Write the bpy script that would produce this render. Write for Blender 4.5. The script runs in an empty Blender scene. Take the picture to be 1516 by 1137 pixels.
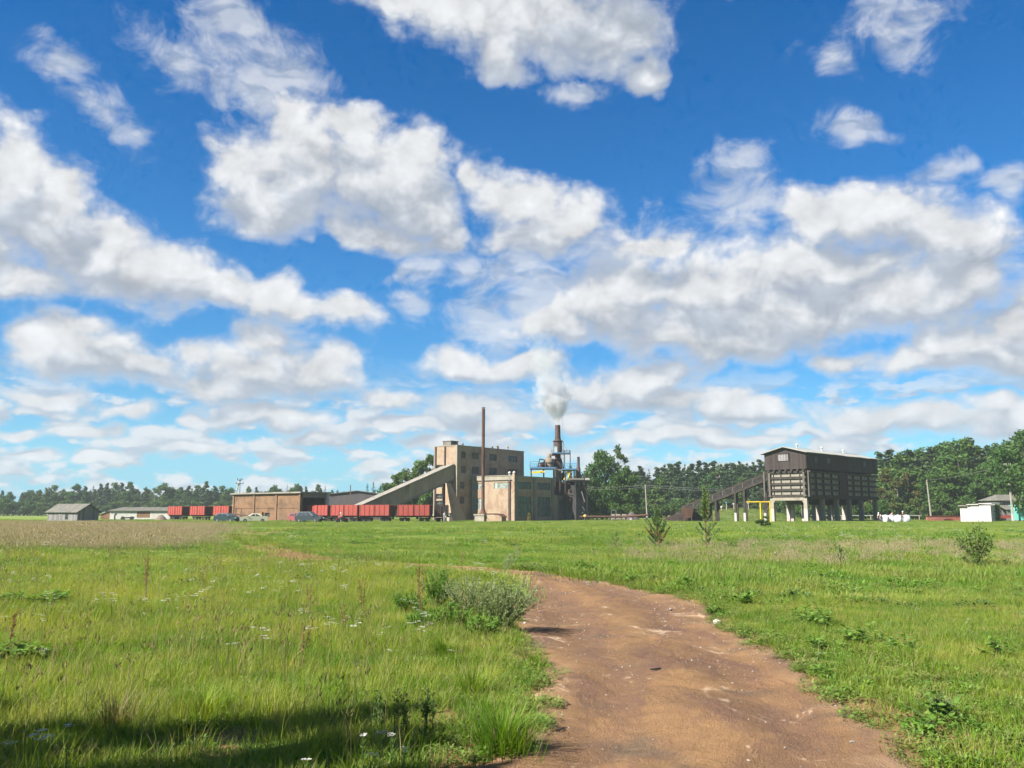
import bpy, bmesh, math, random
import numpy as np
from mathutils import Vector, Matrix

SC = bpy.context.scene
COL = SC.collection
PI = math.pi
R = math.radians

# ------------------------------------------------------------------ camera, sky, sun, exposure
F_PX, CX, CY = 1262.0, 758.0, 568.5          # focal length and centre of the photograph in its own pixels
EYE = 1.65
PITCH = math.atan(189.5 / F_PX)               # the horizon lies below the middle of the picture
cam_d = bpy.data.cameras.new('camera')
cam_d.sensor_width = 36.0
cam_d.lens = 36.0 * F_PX / 1516.0
cam_d.clip_start = 0.1
cam_d.clip_end = 20000.0
cam = bpy.data.objects.new('camera', cam_d)
cam.location = (0, 0, EYE)
cam.rotation_euler = (PI / 2 + PITCH, 0, 0)
COL.objects.link(cam)
SC.camera = cam

SUN_H = Vector((-0.857, -0.515, 0)).normalized()   # horizontal direction towards the sun (behind, to the left)
SUN_EL = R(41)
SUN_DIR = Vector((SUN_H.x * math.cos(SUN_EL), SUN_H.y * math.cos(SUN_EL), math.sin(SUN_EL)))
sun_d = bpy.data.lights.new('sun', 'SUN')
sun_d.energy = 5.0
sun_d.angle = R(0.5)
sun_d.color = (1.0, 0.945, 0.86)
sun = bpy.data.objects.new('sun', sun_d)
sun.rotation_euler = SUN_DIR.to_track_quat('Z', 'Y').to_euler()
sun.location = (-40, -30, 60)
COL.objects.link(sun)

SC.view_settings.view_transform = 'Standard'
SC.view_settings.look = 'None'
SC.view_settings.exposure = 1.6
SC.view_settings.gamma = 1.0
SC.view_settings.use_curve_mapping = False
cy = SC.cycles
cy.max_bounces = 5
cy.diffuse_bounces = 3
cy.glossy_bounces = 2
cy.transmission_bounces = 3
cy.transparent_max_bounces = 8
cy.volume_bounces = 3
cy.use_denoising = True
cy.use_adaptive_sampling = True
cy.adaptive_threshold = 0.02
cy.adaptive_min_samples = 12
cy.caustics_reflective = False
cy.caustics_refractive = False


def ray(px, py):
    """Unit direction through a pixel of the photograph, used to measure the place."""
    c, s = math.cos(PITCH), math.sin(PITCH)
    u, v = px - CX, CY - py
    return Vector((u, F_PX * c - v * s, F_PX * s + v * c)).normalized()


def at(px, py, depth):
    d = ray(px, py)
    return Vector((0, 0, EYE)) + d * (depth / d.y)


def on_ground(px, py):
    d = ray(px, py)
    return Vector((0, 0, EYE)) + d * (EYE / -d.z)


# ---- node helpers
def N(nt, kind, loc=None, **kw):
    n = nt.nodes.new(kind)
    for k, v in kw.items():
        setattr(n, k, v)
    return n


def L(nt, a, b):
    nt.links.new(a, b)


def setin(nt, sock, v):
    if isinstance(v, bpy.types.NodeSocket):
        nt.links.new(v, sock)
    else:
        sock.default_value = v


def M(nt, op, a, b=0.0, c=0.0, clamp=False):
    n = nt.nodes.new('ShaderNodeMath')
    n.operation = op
    n.use_clamp = clamp
    setin(nt, n.inputs[0], a)
    setin(nt, n.inputs[1], b)
    setin(nt, n.inputs[2], c)
    return n.outputs[0]


def VM(nt, op, a, b=(0, 0, 0), scale=None):
    n = nt.nodes.new('ShaderNodeVectorMath')
    n.operation = op
    setin(nt, n.inputs[0], a)
    setin(nt, n.inputs[1], b)
    if scale is not None:
        setin(nt, n.inputs[3], scale)
    return n.outputs['Value'] if op in ('LENGTH', 'DOT_PRODUCT', 'DISTANCE') else n.outputs[0]


def noise(nt, vec, scale, detail=2.0, rough=0.5, dist=0.0, out='Fac', lac=2.0, dim='3D'):
    n = nt.nodes.new('ShaderNodeTexNoise')
    n.noise_dimensions = dim
    if vec is not None:
        nt.links.new(vec, n.inputs['Vector'])
    setin(nt, n.inputs['Scale'], scale)
    n.inputs['Detail'].default_value = detail
    n.inputs['Roughness'].default_value = rough
    n.inputs['Lacunarity'].default_value = lac
    n.inputs['Distortion'].default_value = dist
    return n.outputs[out]


def smooth(nt, v, a, b, lo=0.0, hi=1.0):
    n = nt.nodes.new('ShaderNodeMapRange')
    n.interpolation_type = 'SMOOTHSTEP'
    setin(nt, n.inputs[0], v)
    n.inputs[1].default_value = a
    n.inputs[2].default_value = b
    n.inputs[3].default_value = lo
    n.inputs[4].default_value = hi
    return n.outputs[0]


def mixc(nt, fac, a, b, blend='MIX'):
    n = nt.nodes.new('ShaderNodeMix')
    n.data_type = 'RGBA'
    n.blend_type = blend
    setin(nt, n.inputs[0], fac)
    for s, v in ((n.inputs[6], a), (n.inputs[7], b)):
        if isinstance(v, bpy.types.NodeSocket):
            nt.links.new(v, s)
        else:
            s.default_value = (v[0], v[1], v[2], 1.0)
    return n.outputs[2]


# ---- the sky: a physical clear sky and a field of cumulus clouds around the whole horizon
CLOUDS = [  # centre and half sizes as seen from the camera's place, tilt in degrees; turned into azimuth and elevation below
    # high cloud overhead
    (690, 15, 130, 62, 8), (800, 25, 150, 78, 0), (905, 45, 85, 62, 0), (945, 118, 42, 26, 20), (735, 85, 62, 32, 25), (600, -20, 120, 45, 0), (860, -60, 260, 80, 0),
    # big cloud left of the middle
    (450, 245, 120, 82, 0), (570, 265, 118, 82, 0), (405, 305, 88, 46, 0), (620, 300, 70, 58, 0), (520, 185, 62, 36, 0), (345, 240, 46, 40, 0), (625, 225, 52, 40, 0), (420, 178, 52, 44, 0), (560, 345, 110, 26, 8),
    # its neighbour
    (770, 300, 76, 44, 10), (850, 335, 78, 46, 10), (708, 268, 26, 26, 0), (800, 352, 88, 26, 0),
    # left bank
    (15, 250, 72, 76, 0), (60, 325, 100, 92, 0), (150, 370, 96, 62, 0), (230, 402, 92, 52, 0), (318, 432, 80, 34, 0), (20, 418, 110, 38, 0), (95, 290, 52, 50, 0), (-80, 350, 120, 110, 0),
    (400, 440, 62, 36, 0), (510, 466, 54, 24, 0), (445, 452, 42, 26, 0),
    # middle left pair
    (130, 520, 112, 46, 0), (62, 512, 54, 30, 0), (205, 545, 78, 34, 0), (130, 488, 58, 22, 0),
    (390, 548, 130, 42, 0), (402, 508, 58, 30, 0), (470, 550, 72, 38, 0), (325, 575, 96, 20, 0), (305, 525, 36, 24, 0),
    # the great bank on the right
    (1285, 318, 112, 50, 0), (1205, 312, 56, 42, 0), (1385, 345, 96, 56, 0), (1435, 405, 74, 66, 0), (1210, 400, 170, 66, 0), (1050, 430, 136, 62, 0), (930, 425, 70, 50, 0), (1150, 470, 190, 50, 0), (1305, 440, 150, 56, 0), (1000, 500, 116, 34, 0), (905, 465, 60, 42, 0), (1090, 505, 120, 34, 0),
    (885, 445, 84, 60, 0), (815, 470, 60, 44, 0), (960, 365, 90, 26, 0), (660, 345, 40, 30, 0),
    # behind it on the right
    (1425, 510, 104, 46, 0), (1500, 480, 58, 56, 0), (1350, 532, 70, 24, 0), (1500, 532, 84, 36, 0), (1600, 500, 120, 60, 0), (1240, 532, 56, 20, 0),
    # lower middle
    (680, 535, 64, 28, 0), (765, 545, 62, 26, 0), (865, 572, 76, 26, 0), (950, 572, 82, 32, 0), (900, 592, 96, 26, 0), (1010, 592, 82, 30, 0), (1082, 600, 56, 26, 0), (1122, 612, 66, 26, 0), (980, 552, 40, 20, 0),
    # lower right
    (1300, 615, 100, 28, 0), (1262, 622, 66, 22, 0), (1380, 622, 56, 22, 0), (1462, 602, 46, 22, 0), (1502, 622, 60, 32, 0), (1470, 628, 78, 20, 0),
    # lower left rows
    (48, 588, 68, 22, 0), (178, 612, 50, 16, 0), (282, 620, 24, 14, 0), (405, 622, 88, 24, 0), (345, 612, 46, 18, 0), (585, 590, 66, 22, 0), (680, 602, 84, 26, 0), (600, 634, 70, 16, 0), (725, 628, 96, 20, 0), (830, 620, 80, 18, 0),
    (25, 642, 46, 11, 0), (118, 640, 56, 13, 0), (60, 674, 58, 11, 0), (158, 678, 24, 11, 0), (300, 662, 56, 11, 0), (460, 652, 60, 13, 0), (650, 662, 60, 12, 0), (1020, 650, 110, 16, 0), (930, 655, 60, 12, 0), (560, 690, 50, 9, 0), (1100, 665, 90, 12, 0), (820, 662, 70, 12, 0), (1230, 655, 60, 12, 0),
]
WISPS = [
    (330, 70, 96, 56, 0), (400, 122, 82, 62, 0), (262, 82, 46, 36, 0), (440, 112, 46, 52, 0), (315, 12, 46, 40, 0), (360, 30, 40, 30, 0),
    (98, 108, 50, 26, 20), (160, 165, 60, 30, 25), (205, 186, 38, 24, 0),
    (800, 430, 86, 66, 0), (760, 385, 60, 30, 0), (955, 365, 90, 40, 0), (1100, 285, 66, 52, 20), (1082, 232, 36, 28, 0), (720, 400, 50, 40, 0), (640, 400, 40, 40, 0), (900, 380, 80, 40, 0),
    (1240, 80, 38, 28, 20), (1342, 32, 56, 46, 10), (1250, 185, 50, 18, 20), (1400, 252, 50, 24, 0), (1500, 275, 40, 34, 0), (610, 455, 30, 22, 0), (610, 395, 36, 16, -35), (740, 480, 70, 40, 0), (860, 140, 40, 22, 0),
]


def sky_ellipse(c):
    px, py, rx, ry, tilt = c
    ang = lambda x, y: (math.atan2(ray(x, y).x, ray(x, y).y), math.asin(ray(x, y).z))
    a, e = ang(px, py)
    ra = 0.5 * (ang(px + rx, py)[0] - ang(px - rx, py)[0])
    re = 0.5 * (ang(px, py - ry)[1] - ang(px, py + ry)[1])
    return a, e, ra, re, -R(tilt)


def cloud_group(name, cells, k):
    g = bpy.data.node_groups.new(name, 'ShaderNodeTree')
    g.interface.new_socket('Vector', in_out='INPUT', socket_type='NodeSocketVector')
    g.interface.new_socket('Value', in_out='OUTPUT', socket_type='NodeSocketFloat')
    gi, go = g.nodes.new('NodeGroupInput'), g.nodes.new('NodeGroupOutput')
    acc = None
    pv = gi.outputs[0]
    for i, cell in enumerate(cells):
        if i and i % 5 == 0:                  # keeps the node order sequential, so that the shader stays small
            pv = VM(g, 'MULTIPLY_ADD', acc, (1e-9, 1e-9, 1e-9))
            g.links.new(gi.outputs[0], pv.node.inputs[2])
        a, e, ra, re, tilt = cell
        v = pv
        ra, re = ra * 1.24, re * 1.22
        if abs(tilt) > 1e-3:
            rot = g.nodes.new('ShaderNodeVectorRotate')
            rot.rotation_type = 'Z_AXIS'
            rot.inputs['Center'].default_value = (a, e, 0)
            rot.inputs['Angle'].default_value = -tilt
            g.links.new(pv, rot.inputs['Vector'])
            v = rot.outputs[0]
        mp = VM(g, 'MULTIPLY_ADD', v, (1 / ra, 1 / re, 0))
        mp.node.inputs[2].default_value = (-a / ra, -e / re, 0)
        d = VM(g, 'LENGTH', mp)
        acc = d if acc is None else M(g, 'SMOOTH_MIN', acc, d, k)
    if acc is None:
        acc = M(g, 'ADD', 9.0, 0.0)
    g.links.new(acc, go.inputs[0])
    return g


world = bpy.data.worlds.new('World')
SC.world = world
world.use_nodes = True
wt = world.node_tree
wt.nodes.clear()
SKY_STRENGTH = 0.05
sky = N(wt, 'ShaderNodeTexSky')
sky.sky_type = 'NISHITA'
sky.sun_disc = False
sky.sun_elevation = SUN_EL
sky.sun_rotation = math.atan2(SUN_H.x, SUN_H.y)
sky.altitude = 200
sky.air_density = 1.0
sky.dust_density = 0.0
sky.ozone_density = 2.0
hs = N(wt, 'ShaderNodeHueSaturation')
hs.inputs['Hue'].default_value = 0.5
hs.inputs['Saturation'].default_value = 1.8
hs.inputs['Value'].default_value = 0.80
L(wt, sky.outputs[0], hs.inputs['Color'])


tc = N(wt, 'ShaderNodeTexCoord')
DIRV = tc.outputs['Generated']
sx = N(wt, 'ShaderNodeSeparateXYZ')
L(wt, DIRV, sx.inputs[0])
az = M(wt, 'ARCTAN2', sx.outputs[0], sx.outputs[1])
el = M(wt, 'ARCSINE', M(wt, 'MULTIPLY', sx.outputs[2], 0.9999))
cxy = N(wt, 'ShaderNodeCombineXYZ')
L(wt, az, cxy.inputs[0])
L(wt, el, cxy.inputs[1])
AE = cxy.outputs[0]
above = smooth(wt, el, -0.02, 0.01)
hz = smooth(wt, el, 0.24, 0.0)
# moist summer air low over the land turns the clear sky pale blue instead of yellow
low_air = M(wt, 'POWER', 2.718, M(wt, 'MULTIPLY', M(wt, 'MAXIMUM', el, 0.0), -6.0))
clear = mixc(wt, M(wt, 'MULTIPLY', low_air, 0.9), mixc(wt, 1.0, hs.outputs[0], (0.50, 0.96, 1.15), 'MULTIPLY'), (1.85, 3.9, 5.6))
side = M(wt, 'MAXIMUM', smooth(wt, M(wt, 'ABSOLUTE', az), 0.66, 0.82), smooth(wt, el, 0.72, 0.88))
not_side = M(wt, 'SUBTRACT', 1.0, side)
step_up = M(wt, 'MULTIPLY_ADD', M(wt, 'MAXIMUM', el, 0.0), 0.105, 0.010)


def voronoi(nt, vec, scale, detail):
    n = nt.nodes.new('ShaderNodeTexVoronoi')
    n.voronoi_dimensions = '2D'
    n.feature = 'SMOOTH_F1'
    n.inputs['Smoothness'].default_value = 0.35
    nt.links.new(vec, n.inputs['Vector'])
    n.inputs['Scale'].default_value = scale
    n.inputs['Detail'].default_value = detail
    n.inputs['Roughness'].default_value = 0.5
    n.inputs['Lacunarity'].default_value = 2.3
    return n.outputs['Distance']


def cloud_cover(cells, wisps, rest_only=False):
    """Shader for one part of the sky. Cells give each cloud its place, fractal noise its billows."""
    rest = noise(wt, DIRV, 4.0, 5.0, 0.56, 0.2)
    rest_up = noise(wt, VM(wt, 'ADD', DIRV, (-0.03, -0.02, 0.05)), 4.0, 2.0, 0.56, 0.2)
    rest_q = M(wt, 'MULTIPLY', M(wt, 'SUBTRACT', rest, 0.5), 4.0)
    rest_qu = M(wt, 'MULTIPLY', M(wt, 'SUBTRACT', rest_up, 0.5), 4.0)
    alpha_w = None
    if rest_only:
        body, body_up = rest_q, rest_qu
    else:
        q = VM(wt, 'MULTIPLY', AE, (1.0, 1.3, 1.0))
        # billows get smaller towards the horizon, as the clouds do
        wv = noise(wt, q, 10.0, 2.0, 0.55, out='Color', dim='2D')
        wc = VM(wt, 'SUBTRACT', wv, (0.5, 0.5, 0.5))
        warp = VM(wt, 'MULTIPLY', wc, (0.075, 0.05, 0.0))
        pw = VM(wt, 'ADD', AE, warp)
        g1, g2 = cloud_group('cumulus cells', cells, 0.42), cloud_group('wisp cells', wisps, 0.3)

        def grp(g, v):
            n = wt.nodes.new('ShaderNodeGroup')
            n.node_tree = g
            L(wt, v, n.inputs[0])
            return n.outputs[0]
        n1 = M(wt, 'SUBTRACT', noise(wt, q, 16.0, 8.0, 0.65, 0.1, dim='2D'), 0.5)
        qv = VM(wt, 'ADD', q, VM(wt, 'MULTIPLY', wc, (0.05, 0.05, 0.0)))
        bl = M(wt, 'SUBTRACT', 0.42, voronoi(wt, qv, 24.0, 2.0))
        d0 = M(wt, 'SUBTRACT', 1.0, grp(g1, pw))
        body = M(wt, 'ADD', d0, M(wt, 'ADD', M(wt, 'MULTIPLY', n1, 0.92), M(wt, 'MULTIPLY', bl, 0.30)))
        shift = VM(wt, 'SCALE', (-0.35, 1.0, 0.0), scale=step_up)
        d_up = M(wt, 'SUBTRACT', 1.0, grp(g1, VM(wt, 'ADD', pw, shift)))
        nq = M(wt, 'SUBTRACT', noise(wt, VM(wt, 'ADD', q, VM(wt, 'SCALE', shift, scale=0.6)), 16.0, 3.0, 0.55, 0.1, dim='2D'), 0.5)
        blu = M(wt, 'SUBTRACT', 0.42, voronoi(wt, VM(wt, 'ADD', qv, VM(wt, 'SCALE', shift, scale=0.6)), 24.0, 1.0))
        body_up = M(wt, 'ADD', d_up, M(wt, 'ADD', M(wt, 'MULTIPLY', nq, 0.55), M(wt, 'MULTIPLY', blu, 0.16)))
        body = M(wt, 'ADD', M(wt, 'MULTIPLY', body, not_side), M(wt, 'MULTIPLY', rest_q, side))
        body_up = M(wt, 'ADD', M(wt, 'MULTIPLY', body_up, not_side), M(wt, 'MULTIPLY', rest_qu, side))
        dw = grp(g2, pw)
        nw = M(wt, 'SUBTRACT', noise(wt, q, 18.0, 7.0, 0.66, 0.35, dim='2D'), 0.5)
        wis = M(wt, 'ADD', M(wt, 'SUBTRACT', 1.0, dw), M(wt, 'MULTIPLY', nw, 2.4))
        alpha_w = M(wt, 'MULTIPLY', smooth(wt, wis, -0.2, 1.0), M(wt, 'MULTIPLY', 0.72, not_side))
    # rows of small clouds close above the horizon
    st = VM(wt, 'MULTIPLY', AE, (1.0, 2.5, 1.0))
    rn = noise(wt, st, 13.0, 5.0, 0.56, 0.1, dim='2D')
    rn_up = noise(wt, VM(wt, 'ADD', st, (-0.006, 0.022, 0.0)), 13.0, 3.0, 0.56, 0.1, dim='2D')
    rows_w = M(wt, 'MULTIPLY', smooth(wt, el, 0.0, 0.02), smooth(wt, el, 0.18, 0.10))
    cut = 0.455
    rows_q = M(wt, 'MULTIPLY', M(wt, 'SUBTRACT', rn, cut), 4.5)
    rows_u = M(wt, 'MULTIPLY', M(wt, 'SUBTRACT', rn_up, cut), 4.5)
    alpha_r = M(wt, 'MULTIPLY', smooth(wt, rows_q, -0.1, 0.5), rows_w)
    alpha = M(wt, 'MULTIPLY', smooth(wt, body, -0.15, 0.50), above)

    def shade(b, bu, k):
        under = M(wt, 'SMOOTH_MIN', bu, 0.60, 0.3)
        own = M(wt, 'SMOOTH_MIN', b, 0.65, 0.3)
        thick = M(wt, 'MULTIPLY', smooth(wt, M(wt, 'SUBTRACT', under, M(wt, 'MULTIPLY', own, 0.55)), -0.30, 0.72), smooth(wt, b, -0.12, 0.40))
        lit = smooth(wt, M(wt, 'SUBTRACT', b, bu), -0.25, 0.5)
        c = mixc(wt, thick, (0.73, 0.775, 0.84), (0.42, 0.49, 0.605))
        return mixc(wt, M(wt, 'MULTIPLY', lit, k), c, (0.97, 0.98, 0.99))
    col = shade(body, body_up, 0.75)
    if not rest_only:      # fine relief in the bright parts
        tex = M(wt, 'MULTIPLY_ADD', M(wt, 'ADD', n1, M(wt, 'MULTIPLY', bl, 0.5)), 0.42, 0.99)
        sc_n = wt.nodes.new('ShaderNodeVectorMath')
        sc_n.operation = 'SCALE'
        L(wt, col, sc_n.inputs[0])
        L(wt, tex, sc_n.inputs[3])
        col = sc_n.outputs[0]
    col = mixc(wt, alpha, shade(rows_q, rows_u, 0.6), col)
    col = mixc(wt, M(wt, 'MULTIPLY', hz, 0.30), col, (0.50, 0.64, 0.77))
    a = M(wt, 'MAXIMUM', alpha, M(wt, 'MULTIPLY', alpha_r, 0.95))
    if alpha_w is not None:
        a = M(wt, 'MAXIMUM', a, alpha_w)
    bg = N(wt, 'ShaderNodeBackground')
    L(wt, col, bg.inputs['Color'])
    bg.inputs['Strength'].default_value = 0.31
    bg_sky = N(wt, 'ShaderNodeBackground')
    bg_sky.inputs['Strength'].default_value = SKY_STRENGTH + 1e-6 * len(wt.nodes)   # distinct, so that each sector can be skipped
    L(wt, clear, bg_sky.inputs['Color'])
    mxs = N(wt, 'ShaderNodeMixShader')
    L(wt, a, mxs.inputs[0])
    L(wt, bg_sky.outputs[0], mxs.inputs[1])
    L(wt, bg.outputs[0], mxs.inputs[2])
    return mxs.outputs[0]


def pick(fac, s0, s1):
    n = N(wt, 'ShaderNodeMixShader')
    L(wt, fac, n.inputs[0])
    L(wt, s0, n.inputs[1])
    L(wt, s1, n.inputs[2])
    return n.outputs[0]


# the sky is worked out in sectors, each with the clouds that reach into it, only to keep the shader fast
ALL = [sky_ellipse(c) for c in CLOUDS]
ALLW = [sky_ellipse(c) for c in WISPS]
AZ_CUTS, EL_CUT = [-0.30, -0.02, 0.27], 0.215


def inside(cells, a0, a1, e0, e1, m):
    return [c for c in cells if c[0] + 1.75 * c[2] + m > a0 and c[0] - 1.75 * c[2] - m < a1 and c[1] + 1.75 * c[3] + m > e0 and c[1] - 1.75 * c[3] - m < e1]


bands = []
for e0, e1 in ((-2, EL_CUT), (EL_CUT, 2)):
    edges = [-4] + AZ_CUTS + [4]
    sh = None
    for i in range(len(edges) - 1):
        s1 = cloud_cover(inside(ALL, edges[i], edges[i + 1], e0, e1, 0.06), inside(ALLW, edges[i], edges[i + 1], e0, e1, 0.06))
        sh = s1 if sh is None else pick(M(wt, 'GREATER_THAN', az, edges[i]), sh, s1)
    bands.append(sh)
front = pick(M(wt, 'GREATER_THAN', el, EL_CUT), bands[0], bands[1])
whole = pick(M(wt, 'GREATER_THAN', side, 0.9999), front, cloud_cover([], [], True))
wo = N(wt, 'ShaderNodeOutputWorld')
L(wt, whole, wo.inputs['Surface'])
world.cycles.sampling_method = 'NONE'

# ------------------------------------------------------------------ helpers: materials, meshes, things
ALBEDO = 0.76     # all reflectances below are read off the photograph; this brings them to its exposure


def new_mat(name):
    m = bpy.data.materials.new(name)
    m.use_nodes = True
    nt = m.node_tree
    nt.nodes.clear()
    out = nt.nodes.new('ShaderNodeOutputMaterial')
    return m, nt, out


def principled(nt, out, color, rough=0.8, spec=0.3, bump=None, bump_d=0.02, metal=0.0):
    b = nt.nodes.new('ShaderNodeBsdfPrincipled')
    color = VMc(nt, color, ALBEDO) if isinstance(color, bpy.types.NodeSocket) else (*(ALBEDO * c for c in color), 1.0)
    setin(nt, b.inputs['Base Color'], color)
    setin(nt, b.inputs['Roughness'], rough)
    b.inputs['Specular IOR Level'].default_value = spec
    b.inputs['Metallic'].default_value = metal
    if bump is not None:
        bn = nt.nodes.new('ShaderNodeBump')
        bn.inputs['Strength'].default_value = 1.0
        bn.inputs['Distance'].default_value = bump_d
        L(nt, bump, bn.inputs['Height'])
        L(nt, bn.outputs[0], b.inputs['Normal'])
    L(nt, b.outputs[0], out.inputs['Surface'])
    return b


def objco(nt, scale=(1, 1, 1)):
    t = nt.nodes.new('ShaderNodeTexCoord')
    return VM(nt, 'MULTIPLY', t.outputs['Object'], scale)


MATS = {}


def pm(name, c1, c2, scale=1.5, rough=0.85, c3=None, t3=(0.55, 0.7), s3=0.5, streak=1.0, bump=0.01, spec=0.25, metal=0.0, fine=14.0):
    """Weathered surface: two tones of noise, an optional third tone in patches, streaks drawn out along z."""
    m, nt, out = new_mat(name)
    v = objco(nt, (1, 1, 1.0 / streak))
    n = noise(nt, v, scale, 6.0, 0.6)
    col = mixc(nt, smooth(nt, n, 0.3, 0.7), c1, c2)
    f = noise(nt, objco(nt), scale * fine, 3.0, 0.6)
    if c3 is not None:
        n3 = noise(nt, VM(nt, 'ADD', v, (7.3, 2.1, 4.4)), s3, 7.0, 0.62)
        col = mixc(nt, smooth(nt, n3, t3[0], t3[1]), col, c3)
    col = mixc(nt, smooth(nt, f, 0.25, 0.8), VMc(nt, col, 0.86), col)
    principled(nt, out, col, rough, spec, f, bump, metal)
    MATS[name] = m
    return m


def VMc(nt, col, k):
    n = nt.nodes.new('ShaderNodeVectorMath')
    n.operation = 'SCALE'
    L(nt, col, n.inputs[0])
    n.inputs[3].default_value = k
    return n.outputs[0]


def plain(name, c, rough=0.6, spec=0.4, metal=0.0):
    m, nt, out = new_mat(name)
    principled(nt, out, c, rough, spec, None, 0, metal)
    MATS[name] = m
    return m


def glass_mat(name, c, rough=0.08):
    m, nt, out = new_mat(name)
    v = objco(nt)
    n = noise(nt, v, 1.3, 3.0, 0.6)
    col = mixc(nt, smooth(nt, n, 0.35, 0.7), c, (c[0] * 2.2, c[1] * 2.2, c[2] * 2.2))
    principled(nt, out, col, rough, 0.5)
    MATS[name] = m
    return m


def brick_mat(name, a, b, mortar, dirt, scale=1.0, vert=(0, 2)):
    """Brick courses, too small in the picture to be told apart one by one."""
    m, nt, out = new_mat(name)
    t = nt.nodes.new('ShaderNodeTexCoord')
    s = nt.nodes.new('ShaderNodeSeparateXYZ')
    L(nt, t.outputs['Object'], s.inputs[0])
    c = nt.nodes.new('ShaderNodeCombineXYZ')
    L(nt, M(nt, 'ADD', s.outputs[0], s.outputs[1]), c.inputs[0])
    L(nt, s.outputs[2], c.inputs[1])
    br = nt.nodes.new('ShaderNodeTexBrick')
    L(nt, c.outputs[0], br.inputs['Vector'])
    br.inputs['Scale'].default_value = scale
    br.inputs['Brick Width'].default_value = 0.26
    br.inputs['Row Height'].default_value = 0.08
    br.inputs['Mortar Size'].default_value = 0.008
    br.inputs['Color1'].default_value = (*a, 1)
    br.inputs['Color2'].default_value = (*b, 1)
    br.inputs['Mortar'].default_value = (*mortar, 1)
    n = noise(nt, t.outputs['Object'], 0.55, 7.0, 0.62)
    col = mixc(nt, M(nt, 'MULTIPLY', smooth(nt, n, 0.42, 0.62), 0.85), br.outputs['Color'], dirt)
    n2 = noise(nt, VM(nt, 'ADD', t.outputs['Object'], (3, 9, 1)), 1.6, 6.0, 0.65)
    col = mixc(nt, M(nt, 'MULTIPLY', smooth(nt, n2, 0.4, 0.75), 0.6), col, mortar)
    principled(nt, out, col, 0.9, 0.2, br.outputs['Fac'], 0.01)
    MATS[name] = m
    return m


def plank_mat(name, a, b, width=0.16, axis=0, dark=(0.02, 0.018, 0.018)):
    """Weathered boards narrower than two pixels of the picture."""
    m, nt, out = new_mat(name)
    t = nt.nodes.new('ShaderNodeTexCoord')
    s = nt.nodes.new('ShaderNodeSeparateXYZ')
    L(nt, t.outputs['Object'], s.inputs[0])
    u = M(nt, 'DIVIDE', M(nt, 'ADD', s.outputs[0], s.outputs[1]) if axis == 0 else s.outputs[2], width)
    cell = M(nt, 'FLOOR', u)
    fr = M(nt, 'FRACT', u)
    wn = nt.nodes.new('ShaderNodeTexWhiteNoise')
    wn.noise_dimensions = '1D'
    L(nt, cell, wn.inputs['W'])
    gr = noise(nt, VM(nt, 'MULTIPLY', t.outputs['Object'], (9, 9, 0.7) if axis == 0 else (0.7, 0.7, 9)), 2.0, 5.0, 0.6)
    k = M(nt, 'ADD', M(nt, 'MULTIPLY', wn.outputs['Value'], 0.75), M(nt, 'MULTIPLY', gr, 0.5))
    col = mixc(nt, smooth(nt, k, 0.2, 0.95), a, b)
    gap = smooth(nt, M(nt, 'ABSOLUTE', M(nt, 'SUBTRACT', fr, 0.5)), 0.43, 0.5)
    col = mixc(nt, gap, col, dark)
    principled(nt, out, col, 0.85, 0.2, M(nt, 'SUBTRACT', M(nt, 'MULTIPLY', gr, 0.3), gap), 0.012)
    MATS[name] = m
    return m


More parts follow.
